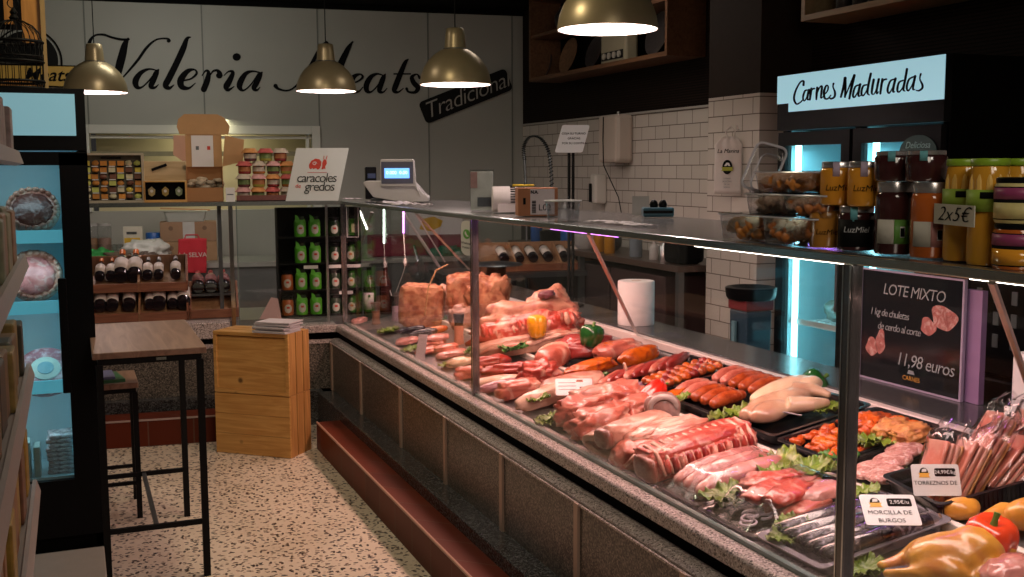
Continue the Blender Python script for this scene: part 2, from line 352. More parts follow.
struct(mb.build('wall_beyond_hatch', beige, None, WB, (0,0,-BD), smooth=False))
fw = MB()
for a,b in (((u0-.08,-.03,zh0),(u0,.02,zh1+.075)),((u1,-.03,zh0),(u1+.075,.02,zh1+.075)),((u0,-.03,zh1),(u1,.02,zh1+.075)),((u1-.05,.03,zh0),(u1-.02,.08,zh1)),((u0,.03,zh1-.04),(u1,.08,zh1-.015))): fw.bx(a,b)
wn = struct(fw.build('window_1', simple('white_frame_paint',(.62,.62,.56),.4,.03), None, WB, (0,0,-BD), smooth=False, bevel=.004))
MB().bx((u0,.05,zh1-.19),(u1,.10,zh1-.15)).build('window_rail', simple('olive_rail',(.22,.20,.11),.5), wn)
light('hatch_room_light', 'AREA', WB+WX*(u0+1.0)+BN*.4+Vector((0,0,zh1+.2)), 9, (1,.92,.6), .3, 1.2, WB+WX*(u0+1.0)+BN*.55+Vector((0,0,1.2)))
# thin joints between the wall panels
jm = simple('panel_joint',(.16,.17,.15),.5)
for i, px in enumerate((86,203,318,428,512)):
    u = wloc(bwall(px,60)); struct(MB().bx((u-.006,-.006,zh1+.08 if px<318 else 0),(u+.006,0,2.97)).build('trim_%d'%(i+1), jm, None, WB, (0,0,-BD), smooth=False))
struct(MB().bx((-7.1,-.05,2.93),(.0,0,2.97)).build('trim_6', M_black, None, WB, (0,0,-BD), smooth=False))
# --- wall lettering, drawn with a broad pen
let = thing('wall_lettering', 'large black italic painted words Valeria Meats on the grey back wall', 'sign', tuple(bwall(250,60)))
def letter(strokes, ox, oy, sc):
    mb = MB()
    for s_ in strokes:
        stroke(mb, [(ox+x/sc, oy+y/sc, w/sc) for x,y,w in s_], lambda x,y: bwall(x,y,.002), .006, -BN)
    mb.xf(Matrix.Translation(-let.location)); mb.build('letter', ink, let, smooth=False)
q = (80,25,7.217)
letter([[(65,150,28),(75,110,24),(110,75,14),(170,70,16),(230,90,16),(300,105,18),(352,104,16)],[(348,98,14),(325,140,44),(305,220,58),(282,310,58),(272,380,40),(292,405,10)],[(290,400,10),(340,345,14),(420,250,20),(480,165,20),(540,112,14),(590,98,12),(632,100,16),(640,112,32)]],*q)
letter([[(560,330,8),(500,318,14),(440,345,32),(402,400,46),(410,445,34),(445,450,14),(500,400,12),(548,335,10)],[(568,322,10),(552,345,38),(527,405,42),(512,442,36),(540,452,18),(566,430,6)]],*q)
letter([[(800,88,6),(772,100,26),(745,170,44),(695,280,46),(645,380,48),(618,435,44),(645,455,24),(678,432,6)]],*q)
letter([[(740,402,12),(800,388,12),(842,350,18),(825,322,12),(775,335,34),(728,395,50),(735,445,42),(785,456,18),(832,420,6)]],*q)
q = (180,30,7.217)
letter([[(160,328,8),(185,295,14),(205,305,26),(198,360,42),(172,428,44)],[(212,335,8),(238,298,14),(268,292,20),(283,310,36),(284,326,50)]],*q)
letter([[(318,328,6),(350,300,12),(382,306,26),(358,365,42),(335,408,46),(350,432,24),(390,408,6)],[(406,195,54),(412,195,54)]],*q)
letter([[(580,308,8),(525,298,14),(475,315,30),(438,370,44),(430,412,38),(458,436,14),(510,395,10),(565,315,10)],[(592,305,10),(575,330,38),(550,385,40),(533,420,34),(555,434,16),(578,412,5)]],*q)
q = (260,30,5.689)
letter([[(88,318,24),(105,335,14),(150,345,10),(190,330,10),(240,280,16),(290,200,22),(335,115,18),(365,78,12),(378,66,8)],[(382,70,10),(392,110,28),(405,200,42),(408,290,30),(402,325,8)],[(402,325,8),(440,215,12),(490,110,14),(528,68,8)],[(526,66,6),(505,100,24),(470,170,38),(435,260,42),(425,325,36),(445,350,16),(470,330,5)]],*q)
letter([[(520,305,8),(560,290,10),(584,268,14),(570,252,10),(535,265,26),(515,305,34),(525,345,28),(560,350,12),(585,325,5)]],*q)
letter([[(700,258,6),(665,250,12),(630,268,26),(606,310,32),(608,345,26),(632,352,10),(670,315,8),(702,262,8)],[(712,252,8),(700,275,28),(684,320,30),(680,348,24),(700,354,10),(722,332,5)]],*q)
letter([[(842,168,8),(826,185,22),(800,245,30),(772,315,32),(764,345,26),(785,354,12),(815,332,5)],[(762,250,8),(855,250,8)]],*q)
letter([[(908,272,16),(892,252,8),(864,268,22),(874,300,28),(898,328,28),(882,354,18),(845,352,12),(834,334,16)]],*q)
# Tradicional badge
bc = bwall(466,96,.012); bd = thing('wall_badge', 'slanted black plate reading Tradicional beside the lettering on the grey wall', 'sign', tuple(bc))
a_, b_ = bwall(433,105,.012), bwall(503,77,.012); ang = math.atan2(b_.z-a_.z,(b_-a_).dot(WX)); Lh = (b_-a_).length/2+.085
bd.rotation_euler = (Matrix.Rotation(-BD,3,'Z') @ Matrix.Rotation(-ang,3,'Y')).to_euler()
def rrect(w,h,r,n=4):
    return [(cx*(w-r)+r*math.cos(t), cy*(h-r)+r*math.sin(t)) for cx,cy,t0 in ((1,1,0),(-1,1,PI/2),(-1,-1,PI),(1,-1,1.5*PI)) for t in [t0+PI/2*k/n for k in range(n+1)]]
FX = Matrix.Rotation(PI/2,4,'X')                     # drawing plane (x,y) -> upright plane facing -y
MB().prism(rrect(Lh,.105,.04), 0, .012, FX).build('plate', matte_black, bd, smooth=False)
textmesh('Tradicional', .21, simple('grey_lettering',(.34,.32,.28),.5), parent=bd, loc=(0,-.014,0), shear=.35, ext=.001, bold=-.002, spacing=.93)
# round emblem with gold ribbon
rc = bwall(28,60,.02); em = thing('round_emblem', 'round black emblem with a gold ribbon reading Meats behind the bird cage', 'sign', tuple(rc), -BD)
disc = MB(); disc.prism([(.235*math.cos(t),.235*math.sin(t)) for t in [2*PI*k/48 for k in range(48)]],0,.01,FX).build('disc', matte_black, em, smooth=False)
rg = MB(); rg.tube([(.262*math.cos(t),0,.262*math.sin(t)) for t in [2*PI*k/48 for k in range(49)]], .007, 6); rg.build('ring', matte_black, em)
rb = MB(); rb.prism([(-.3,-.075),(.36,-.10),(.325,-.015),(.395,.075),(-.3,.085)],0.012,.02,FX).build('ribbon', simple('gold_ribbon',(.60,.36,.06),.5), em, loc=(0,0,-.12), smooth=False)
bb = MB(); bb.tube([(-.3,-.018,-.045),(.39,-.018,-.045)],.006,4); bb.tube([(-.3,-.018,-.195),(.35,-.018,-.22)],.006,4); bb.build('ribbon_edge', matte_black, em)
textmesh('Meats', .15, ink, parent=em, loc=(.14,-.024,-.125), shear=.35, bold=.002)
# --- pendant lamps
def pendant(px, rim_y, width, label, en):
    D = .40; p = Vector((0,0,EYE))+ray(px, rim_y)*(FPX*D/width)
    t = thing('pendant_lamp', label, 'pendant lamp', tuple(p), 0, 'brass dome pendant lamps')
    pr_ = [(.200,0),(.199,.020),(.192,.058),(.176,.098),(.150,.137),(.118,.168),(.084,.190),(.070,.196)]
    inn = [(r-.004,z+.001) for r,z in pr_]
    sh = MB(); sh.lathe(pr_, 48, cap=False); sh.lathe([(.200,0),(.196,.001)],48,cap=False); sh.build('shade', gold, t, ang=60)
    li = MB(); li.lathe(inn[::-1], 48, cap=False); li.build('liner', MT['lamp_liner'], t, ang=180, fixn=False)
    nk = MB(); nk.lathe([(.062,.194),(.061,.205),(.055,.27),(.050,.308),(.044,.313),(.012,.314)],32); nk.build('neck', gold, t, ang=50)
    co = MB(); co.lathe([(.070,.193),(.071,.199),(.060,.203)],32); co.build('collar', dsteel, t)
    MB().tube([(0,0,.312),(0,0,2.97-p.z)], .0035, 6).build('cord', matte_black, t)
    bu = MB(); bu.lathe([(.001,.045),(.03,.049),(.05,.066),(.055,.09),(.045,.115),(.022,.15),(.02,.19)],24); bu.build('bulb', MT['bulb_glow'], t)
    light('pendant_light','POINT', (p.x,p.y,p.z+.030), en, (1,.78,.70), .02)
emit('bulb_glow', (1,.90,.92), 26); simple('lamp_liner', (.95,.86,.88), .5, .02)
pendant(96,92.6,61,'brass dome pendant lamp furthest left, beside the V of the lettering', 9)
pendant(326.5,91.5,59.5,'brass dome pendant lamp hanging in front of the M of the lettering', 11)
pendant(455.5,85,71,'brass dome pendant lamp hanging over the Tradicional badge', 11)
pendant(607.5,30,100.5,'largest and nearest brass dome pendant lamp, cut by the top edge', 13)
# ------------------------------------------------------------------ serving counter (display case)
CY0, CY1, CC = .55, 6.40, 1.448                      # near end, corner
def counter():
    t = thing('display_counter', 'long granite and glass meat display counter with a steel top shelf', 'display case', (1.5,3.6,0))
    o = -Vector((1.5,3.6,0))
    def b(mb, *a, **k): mb.xf(Matrix.Translation(o)); return mb.build(*a, **k)
    b(MB().bx((1.40,CY0,.20),(1.46,CY1+.02,.49)), 'front_panel', M_granp, t, smooth=False)
    m = MB()
    m.prism([(1.395,.485),(1.43,.50),(1.47,.50),(1.47,.478),(1.395,.478)], -CY1+.005, -CY0, Matrix.Rotation(PI/2,4,'X')); b(m,'moulding', M_granite, t, smooth=False)
    for py in (6.32,5.62,4.86,4.20,3.56,2.93,2.30,1.65): b(MB().bx((1.391,py-.014,.2),(1.40,py+.014,.485)), 'joint_strip', MT['strip_metal'], t, smooth=False)
    b(MB().bx((1.46,CY0,.05),(2.40,CY1,.53)), 'body', M_black, t, smooth=False)
    b(MB().bx((1.305,CY0,.0),(1.46,CY1-.1,.20)), 'plinth', M_grand, t, smooth=False, bevel=.004)
    m = MB(); m.prism([(1.44,.54),(1.44,.575),(1.448,.583),(1.55,.583),(1.55,.54)], -CY1, -CY0, Matrix.Rotation(PI/2,4,'X')); b(m,'ledge', M_granite, t, smooth=False, bevel=.004)
    b(MB().bx((1.492,CY0,.583),(1.508,CY1,.594)), 'glass_channel', MT['channel'], t, smooth=False)
    # deck, rail, rear upstand and rear worktop
    a = -math.atan(DS); m = MB(); m.prism([(1.52,deckz(1.52)-.012),(2.35,deckz(2.35)-.012),(2.35,deckz(2.35)),(1.52,deckz(1.52))], -CY1, -CY0, Matrix.Rotation(PI/2,4,'X')); b(m,'deck', MT['deck_steel'], t, smooth=False)
    b(MB().bx((1.905,CY0,deckz(1.93)-.03),(1.93,CY1-.5,deckz(1.93)+.018)), 'divider_rail', MT['cream_rail'], t, smooth=False, bevel=.003)
    b(MB().bx((2.35,CY0,.55),(2.385,CY1,.752)), 'rear_upstand', MT['rim_steel'], t, smooth=False, bevel=.004)
    b(MB().bx((2.385,CY0,.728),(2.64,CY1+.3,.758)), 'rear_worktop', MT['slate_top'], t, smooth=False, bevel=.004)
    b(MB().bx((2.40,CY0,0.1),(2.60,CY1,.728)), 'rear_cabinet', M_black, t, smooth=False)
    # top shelf with steel edging
    b(MB().bx((1.53,CY0,1.308),(2.16,CY1,1.318)), 'top_shelf', MT['shelf_steel'], t, smooth=False)
    b(MB().bx((1.49,CY0,1.302),(1.53,CY1+.02,1.322)), 'shelf_edge', MT['edge_steel'], t, smooth=False, bevel=.003)
    # glass panes between posts
    ys = [CY0,1.82,4.11,6.39]
    for y0,y1 in zip(ys[:-1],ys[1:]): b(MB().bx((1.497,y0+.012,.59),(1.503,y1-.012,1.302)), 'glass_pane', pglass, t, smooth=False)
    for y, w in ((1.82,.030),(4.11,.022),(6.39,.022)):
        p = b(MB().bx((1.485,y-w/2,.583),(1.515,y+w/2,1.303)), 'post', MT['post_steel'], t, smooth=False, bevel=.003)
        for q in (-1,1):
            m = MB().bx((1.4835,y+q*(w/2-.004)-.002,.6),(1.4852,y+q*(w/2-.004)+.002,1.30)); m.xf(Matrix.Translation(o)); m.build('post_highlight', chrome, p, smooth=False)  # thin chrome strips added to make the post's edge highlights
    for y, d in ((1.48,.58),(3.13,1.2),(5.0,1.2)):
        b(MB().tube([(1.53,y,1.295),(2.36,y+d,.76)], .008, 6, .6), 'support_arm', MT['arm_metal'], t)
    # lit tubes under the shelf
    for y0,y1,mt in ((1.96,2.63,'strip_warm'),(3.10,3.62,'strip_purple'),(1.36,1.62,'strip_warm'),(3.95,4.4,'strip_warm'),(4.9,5.6,'strip_warm')):
        x = 1.62 if y0!=3.95 and y0!=4.9 else 2.05
        tb = b(MB().cyl((x,y0,1.290),(x,y1,1.290),.0065,n=10), 'lamp_tube', MT[mt], t)
        b(MB().bx((x-.012,y0,1.297),(x+.012,y1,1.308)), 'lamp_holder', MT['edge_steel'], t, smooth=False)
    return t
simple('strip_metal',(.50,.36,.28),.4,.05,metal=.2); simple('channel',(.22,.28,.26),.2,.05,metal=.3); simple('deck_steel',(.22,.22,.22),.28,.1,metal=.6)
simple('cream_rail',(.82,.76,.68),.4,.05); simple('rim_steel',(.80,.70,.66),.35,.05,metal=.15); simple('slate_top',(.07,.075,.08),.18,.1,metal=.3)
simple('shelf_steel',(.42,.40,.40),.2,.05,metal=.7); simple('edge_steel',(.42,.46,.44),.2,.06,metal=.85); simple('post_steel',(.20,.19,.19),.22,.05,metal=.8); simple('arm_metal',(.45,.36,.33),.3,.05,metal=.7)
emit('strip_warm',(1,.86,.78),9); emit('strip_purple',(.72,.22,1),6); emit('strip_white',(.86,1,.84),8)
counter()
# brick-red step along the floor in front of the counter
st = thing('kick_step', 'low step of dark red clay tiles along the floor in front of the meat counter', 'step', (1.235,3.2,0))
MB().bx((-.055,-2.6,0),(.07,2.55,.147)).build('riser', M_brick, st, smooth=False)
MB().cyl((-.052,-2.6,.146),(-.052,2.55,.146),.006,n=8).build('nosing', MT['nosing'] if 'nosing' in MT else simple('nosing',(.50,.30,.22),.35,.1), st)
# ------------------------------------------------------------------ back counter, turned by BD
def local(o, X):  # origin on the front line at x = X
    return Vector((X, by(X), 0))
bc0 = Vector((1.448,6.40,0))
t = thing('back_counter', 'granite fronted back counter with glass and shelf running behind the crates and bar table', 'counter', tuple(bc0), -BD)
MB().bx((-2.2,-.02,.20),(-.02,.03,.49)).build('front_panel', M_granp, t, smooth=False)
MB().bx((-2.2,-.028,.475),(-.02,.0,.497)).build('moulding', M_granite, t, smooth=False)
MB().bx((-2.2,.03,.0),(1.0,.62,.53)).build('body', M_black, t, smooth=False)
MB().bx((-2.2,-.10,0),(-.1,.0,.20)).build('plinth', M_grand, t, smooth=False)
MB().bx((-.62,-.035,.54),(.0,.15,.583)).build('ledge', M_granite, t, smooth=False, bevel=.004)
MB().bx((-2.2,-.02,.53),(-.62,.12,.625)).build('raised_ledge', M_granite, t, smooth=False, bevel=.004)
MB().bx((-2.2,.12,.52),(.1,.72,.615)).build('worktop', MT['deck_steel'], t, smooth=False)
MB().bx((-2.2,.0,1.302),(.05,.45,1.322)).build('top_shelf', MT['shelf_steel'], t, smooth=False)
MB().bx((-2.2,-.012,1.300),(.05,.0,1.324)).build('shelf_edge', MT['edge_steel'], t, smooth=False)
for u in (-.595,-.655): MB().bx((u-.012,.02 if u>-.6 else .3,.58),(u+.012,.05 if u>-.6 else .33,1.303)).build('post', chrome if u>-.6 else dsteel, t, smooth=False)
MB().bx((-.56,.03,.583),(.045,.036,1.302)).build('glass_pane', pglass, t, smooth=False)
MB().bx((-.565,.027,.583),(-.559,.039,1.302)).build('pane_edge', MT['channel'], t, smooth=False)
MB().bx((-.05,.025,.583),(-.035,.04,1.302)).build('post', chrome, t, smooth=False)
s2 = thing('kick_step', 'low red clay tile step at the foot of the back counter behind the bar stool', 'step', (.1,6.19,0), -BD)
MB().bx((-.8,0,0),(1.0,.20,.147)).build('riser', M_brick, s2, smooth=False)
MB().bx((-.8,-.006,.143),(1.0,.0,.153)).build('nosing', simple('pale_nosing',(.40,.30,.27),.35,.1), s2, smooth=False)
# ------------------------------------------------------------------ pine crates
wpine = wood('pine_x',(.52,.25,.06),(.72,.41,.13),'x'); wpz = wood('pine_z',(.40,.18,.05),(.62,.32,.10),'z')
def crate(z, label, flip):
    t = thing('wooden_crate', label, 'crate', (1.01,5.596,z), math.atan2(-.299,.341), 'stacked pine crates')
    W, Dp, Hh = .455, .215, .328
    if not flip:   # top crate: framed board front
        m = MB()
        for a,b in (((-W,0,0),(0,.014,.022)),((-W,0,Hh-.02),(0,.014,Hh)),((-W,0,.022),(-W+.02,.014,Hh-.02)),((-.02,0,.022),(0,.014,Hh-.02))): m.bx(a,b)
        m.build('frame', wpine, t, smooth=False, bevel=.002)
        MB().bx((-W+.021,.009,.023),(-.021,.014,Hh-.026)).build('front_board', wpine, t, smooth=False)
    else:
        for i in range(3): MB().bx((-W,.0,.002+i*.1085),(0,.012,.002+i*.1085+.1065)).build('front_board', wpine, t, smooth=False, bevel=.001)
    for k,(x0,x1) in enumerate(((.015,.072),(.084,.145),(.157,Dp))):
        MB().bx((-.012,x0,0),(0,x1,Hh)).build('end_slat', wpz, t, smooth=False, bevel=.002)
    MB().bx((-W,.015,0),(-W+.012,Dp,Hh)).build('end_board', wpz, t, smooth=False)
    MB().bx((-W+.012,Dp-.012,0),(-.012,Dp,Hh)).build('back_board', wpine, t, smooth=False)
    for y0,y1 in ((.014,.08),(.09,.15),(.16,Dp-.013)): MB().bx((-W+.012,y0,Hh-.012),(-.012,y1,Hh)).build('top_slat', wpine, t, smooth=False)
crate(0,'lower pine crate standing on the floor beside the bar table', True)
crate(.33,'upper pine crate with framed front, carrying the stack of leaflets', False)
# stack of leaflets on the crates
random.seed(4)
cb = Vector((1.0,5.74,.66)); lm = simple('leaflet_paper',(.62,.58,.60),.6,.08,40)
for k in range(9):
    z = .6605+k*.0065; j = MB().bx((-.10,-.075,0),(.10,.075,.005)).build('leaflet', lm, None, (.98+random.uniform(-.012,.012),5.72+random.uniform(-.01,.01),z), (0,0,-.72+random.uniform(-.12,.12)), smooth=False)
    tag(j,ORD[8-k]+' white leaflet from the top of the pile on the pine crates' if k<8 else 'topmost white leaflet of the pile on the pine crates','leaflet','leaflets piled on the crates')
# ------------------------------------------------------------------ bar table and stool
wtab = wood('worn_table_top',(.20,.11,.07),(.34,.20,.135),'y',.8,.45,knots=False)
t = thing('bar_table', 'tall dark-framed bar table with a worn wooden top beside the tall fridge', 'table', (.24,4.445,0))
MB().bx((-.195,-.40,.842),(.195,.40,.865)).build('tabletop', wtab, t, smooth=False, bevel=.003)
MB().bx((-.178,-.385,.818),(.178,.385,.842)).build('apron', matte_black, t, smooth=False)
for sx in (-1,1):
    for sy in (-1,1): MB().bx((sx*.172-.012,sy*.378-.012,0),(sx*.172+.012,sy*.378+.012,.82)).build('leg', matte_black, t, smooth=False)
for sy in (-1,1): MB().bx((-.162,sy*.378-.008,.200),(.162,sy*.378+.008,.218)).build('rung', matte_black, t, smooth=False)
MB().bx((-.008,-.37,.200),(.008,.37,.216)).build('stretcher', dsteel, t, smooth=False)
pl_ = MB().bx((.02,-.3875,.826),(.055,-.385,.836)).build('name_plate', MT['edge_steel'], t, smooth=False)
t = thing('bar_stool', 'black-framed bar stool with a wooden seat tucked behind the bar table', 'stool', (.085,5.03,0))
MB().bx((-.15,-.16,.575),(.15,.16,.60)).build('seat', wtab, t, smooth=False, bevel=.003)
MB().bx((-.14,-.15,.555),(.14,.15,.575)).build('apron', matte_black, t, smooth=False)
for sx in (-1,1):
    for sy in (-1,1): MB().bx((sx*.135-.011,sy*.148-.011,0),(sx*.135+.011,sy*.148+.011,.556)).build('leg', matte_black, t, smooth=False)
    MB().bx((-.125,sx*.148-.007,.15),(.125,sx*.148+.007,.165)).build('rung', matte_black, t, smooth=False)
    MB().bx((sx*.135-.007,-.14,.10),(sx*.135+.007,.14,.114)).build('rung', matte_black, t, smooth=False)
b1 = MB().bx((-.07,-.10,0),(.07,.10,.014)).build('magazine', simple('green_cover',(.03,.16,.06),.3,.3), None, (.10,4.99,.6005),(0,0,.15), smooth=False); tag(b1,'dark green magazine lying on the stool seat','magazine','magazines on the stool')
b2 = MB().bx((-.06,-.09,0),(.06,.09,.010)).build('magazine', simple('blue_cover',(.16,.17,.34),.3,.5,30), None, (.08,4.99,.6155),(0,0,.05), smooth=False); tag(b2,'blue and white magazine on top of the green one on the stool','magazine','magazines on the stool')
# low display board by the fridge foot
t = thing('low_display_bench', 'low grey-brown wooden bench in front of the tall fridge at the lower left', 'bench', (-.07,3.62,0))
MB().bx((-.13,-.33,.18),(.125,.33,.20)).build('top', simple('grey_brown_board',(.26,.22,.19),.5,.1), t, smooth=False, bevel=.003)
for sx in (-1,1):
    for sy in (-1,1): MB().bx((sx*.11-.01,sy*.3-.01,0),(sx*.11+.01,sy*.3+.01,.18)).build('leg', matte_black, t, smooth=False)
# ------------------------------------------------------------------ tall fridge on the left
emit('lip_glow',(.10,.42,.55),.55); emit('sign_cyan',(.22,.46,.55),.52); emit('tube_cyan',(.25,.8,1),4)
frw = simple('fridge_liner',(.42,.60,.64),.4,.03)
def tall_fridge():
    X0,X1,Y = -.50,.066,4.45
    t = thing('tall_fridge', 'tall black glass-door fridge with a blank glowing blue header at the left', 'fridge', (X0,Y,0))
    w = X1-X0; D = .40
    MB().bx((0,0,.0),(w,D,.03)).build('base', M_black, t, smooth=False)
    m = MB(); m.bx((0,.03,.03),(.03,D,1.81)); m.bx((w-.03,.03,.03),(w,D,1.81)); m.bx((0,D-.02,.03),(w,D,1.81)); m.bx((0,.03,1.60),(w,D,1.81)); m.bx((0,.03,.03),(w,D,.30))
    m.build('cabinet', M_black, t, smooth=False)
    m = MB(); m.bx((.03,D-.03,.30),(w-.03,D-.02,1.60)); m.bx((.03,.06,.30),(.035,D-.03,1.6)); m.bx((w-.035,.06,.30),(w-.03,D-.03,1.6)); m.bx((.03,.06,1.595),(w-.03,D,1.60)); m.bx((.03,.06,.30),(w-.03,D,.305)); m.build('liner', frw, t, smooth=False)
    MB().bx((0,0,1.58),(w,.03,1.81)).build('header', black, t, smooth=False)
    MB().bx((.03,-.004,1.635),(w-.035,0,1.79)).build('header_light', MT['sign_cyan'], t, smooth=False)
    dr = MB(); dr.bx((0,0,.09),(w,.03,.315)); dr.bx((0,0,.315),(.05,.03,1.57)); dr.bx((w-.10,0,.315),(w,.03,1.57)); dr.bx((0,0,1.525),(w,.03,1.575)); d = dr.build('door', black, t, smooth=False)
    MB().bx((.05,.012,.315),(w-.10,.018,1.525)).build('door_glass', pglass, d, smooth=False)
    MB().bx((w-.125,-.03,.66),(w-.095,-.0,1.10)).build('handle', black, d, smooth=False, bevel=.004)
    for z in (1.235,.965,.655,.305):
        MB().bx((.035,.06,z),(w-.036,D-.03,z+.012)).build('shelf', frw, t, smooth=False)
        if z > .4: MB().bx((.035,.045,z-.004),(w-.036,.06,z+.045)).build('shelf_front', MT['lip_glow'], t, smooth=False)
    MB().cyl((w-.045,.07,.35),(w-.045,.07,1.55),.007,n=8).build('light_tube', MT['tube_cyan'], t)
    for z in (1.5,1.15,.87,.55): light('fridge_light','AREA',(X0+w/2,Y+.10,z),0.28,(.66,.88,1),.3,.05,(X0+w/2,Y+.26,z-.2))
    return t
simple('shelf_lip',(.40,.75,.82),.3,.05)
tall_fridge()
# things in the left fridge
crust = meat('baked_crust',(.26,.08,.05),(.40,.17,.11),(.50,.30,.22),20,.5,.4)
darkcap = meat('dark_preserve',(.07,.025,.02),(.15,.05,.04),(.3,.2,.18),30,.35,.25)
def round_cake(px, py, z, r, label, m1, m2, tilt=1.15, n=22):
    c = at(px, py, y=4.60); t = thing('round_cured_meat', label, 'food', (c.x,4.62,z+.02+r*math.sin(tilt)), 0, 'round platters in the tall fridge'); t.rotation_euler = (tilt,0,0)
    MB().lathe([(r*.96,-.018),(r,0),(r*.97,.012)],40).build('base', m1, t)
    m = MB()
    for k in range(n):
        a = 2*PI*k/n; m.blob((math.cos(a)*r*.88,math.sin(a)*r*.88,.014),(r*.14,r*.10,.016),.2,2,k,2,Matrix.Rotation(a+PI/2,3,'Z'))
    m.build('rim_slices', m1, t, ang=180)
    MB().blob((0,0,.008),(r*.76,r*.76,.016),.12,5,3,4,flat=.3).build('centre', m2, t, ang=180)
    return t
round_cake(33,215,1.247,.10,'dark glossy round platter on the topmost lit shelf of the left fridge',crust,darkcap,1.0)
round_cake(35,290,.977,.105,'pale-crusted round tart standing on the second lit shelf of the left fridge',crust,meat('pink_filling',(.42,.13,.13),(.55,.22,.2),(.6,.4,.36),22,.4,.3),1.25)
t = thing('wrapped_cake', 'flat round wrapped cake with a pale oval label on the third fridge shelf', 'food', (-.12,4.60,.72)); t.rotation_euler = (.75,0,0)
MB().lathe([(.11,-.02),(.115,0),(.105,.018)],40).build('cake', meat('pink_wrapped',(.34,.14,.18),(.46,.25,.3),(.6,.5,.55),26,.45,.3), t)
MB().lathe([(.055,.018),(.055,.022)],32).build('label_disc', simple('pale_disc',(.45,.66,.60),.4,.15,40), t)
MB().lathe([(.03,.022),(.03,.025)],24).build('label_centre', simple('cyan_disc',(.15,.42,.5),.4,.2,40), t)
random.seed(7)
stripes = meat('striped_pack',(.10,.10,.12),(.5,.55,.6),(.65,.72,.76),40,.5,.2,(1,1,14))
for k in range(9):
    j = MB().bx((-.05,-.06,0),(.05,.06,.016)).build('vacuum_pack', stripes, None, (-.075+random.uniform(-.006,.006),4.60,.3185+k*.0175),(0,0,random.uniform(-.1,.1)), smooth=False, bevel=.005)
    tag(j,'striped vacuum pack in the left fridge, %s from the bottom of the stack'%ORD[k],'food pack','vacuum packs stacked at the fridge bottom')
for k,(x,h) in enumerate(((-.165,.12),(-.20,.14))):
    j = MB().bx((-.012,-.05,0),(.012,.05,h)).build('standing_pack', simple('grey_pack%d'%k,(.25,.38,.36),.3,.2,40), None,(x,4.57,.318),(0,0,0), smooth=False, bevel=.004); tag(j,['shorter upright grey-green pack beside the stacked vacuum packs','taller upright grey-green pack furthest left in the fridge bottom'][k],'food pack','upright packs in the left fridge')
# ------------------------------------------------------------------ bird cage and plank rack standing on the fridge
cg = thing('bird_cage', 'black wire bird cage with a domed top standing on the tall fridge', 'bird cage', (at(16,60,y=4.62).x,4.62,1.811))
R = .095
MB().lathe([(R+.008,0),(R+.01,.006),(R+.006,.012),(.001,.012)],32).build('floor_ring', matte_black, cg)
m = MB()
for k in range(26):
    a = 2*PI*k/26; x,y = math.cos(a)*R, math.sin(a)*R
    m.tube([(x,y,.01),(x,y,.20)]+[(x*math.cos(q),y*math.cos(q),.20+.085*math.sin(q)) for q in (.4,.8,1.2,1.5)], .0016, 5)
m.build('wires', matte_black, cg)
for z,w in ((.035,.006),(.115,.006),(.135,.004),(.195,.007)):
    MB().tube([(math.cos(2*PI*k/32)*(R+.001),math.sin(2*PI*k/32)*(R+.001),z) for k in range(33)], w, 6).build('band', matte_black, cg)
for z0 in (.015,.12,.16): MB().tube([(math.cos(2*PI*k/208)*(R+.002),math.sin(2*PI*k/208)*(R+.002),z0+.016+.012*math.cos(k*PI/4*1.0)) for k in range(209)], .0016, 4).build('scroll_band', matte_black, cg)
MB().lathe([(.010,.28),(.018,.292),(.010,.305),(.014,.315),(.006,.33),(.002,.335)],16).build('finial', matte_black, cg)
MB().tube([(.02*math.cos(q),0,.35+.02*math.sin(q)) for q in [2*PI*k/16 for k in range(17)]], .0022, 5).build('hanging_ring', matte_black, cg); cg.scale = (1,1,.93)
worange = wood('orange_plank',(.42,.17,.03),(.58,.27,.06),'z',1,.5)
rk = thing('plank_rack', 'orange wooden plank rack with dark slots standing behind the bird cage', 'rack', (-.245,4.80,1.811))
for x0,x1,z0,z1 in ((-.12,.005,.27,.62),(.035,.068,.27,.62),(.098,.175,.2,.62)): MB().bx((x0+.0,0,z0),(x1,.018,z1)).build('plank', worange, rk, smooth=False)
MB().bx((.166,-.012,0),(.184,.006,.62)).build('post', wood('pale_post',(.40,.26,.10),(.52,.36,.16),'z',1,.5,knots=False), rk, smooth=False)
MB().bx((-.12,.018,.0),(.166,.028,.05)).build('foot_rail', worange, rk, smooth=False)
MB().bx((-.12,.018,.25),(.175,.03,.62)).build('back_board', black, rk, smooth=False)
MB().bx((-.13,-.012,0),(-.112,.006,.62)).build('post', worange, rk, smooth=False)
# ------------------------------------------------------------------ shelving unit at the far left edge
gx, gy0, gy1 = -.12, .9, 3.3
g = thing('grocery_shelving', 'blurred grocery shelving unit with angled price rails at the far left edge', 'shelving', (gx-.2,gy1,0))
gm = simple('shelf_enamel',(.26,.22,.22),.45,.05); gr = simple('price_rail',(.30,.26,.25),.35,.1)
gs = [1.545,1.262,.955,.62,.12]
MB().bx((-.22,-2.4,0),(-.2,0,1.75)).build('back_panel', gm, g, smooth=False)
for z in gs:
    s_ = MB().bx((-.2,-2.4,z-.022),(.185,0,z)).build('shelf', gm, g, smooth=False)
    m = MB(); m.prism([(.185,z-.028),(.205,z-.022),(.195,z+.012),(.185,z+.012)], 0, 2.4, Matrix.Rotation(PI/2,4,'X')); m.build('price_strip', gr, s_, smooth=False)
MB().bx((-.2,-.004,0),(.0,.0,1.75)).build('end_panel', gm, g, smooth=False)
random.seed(11)
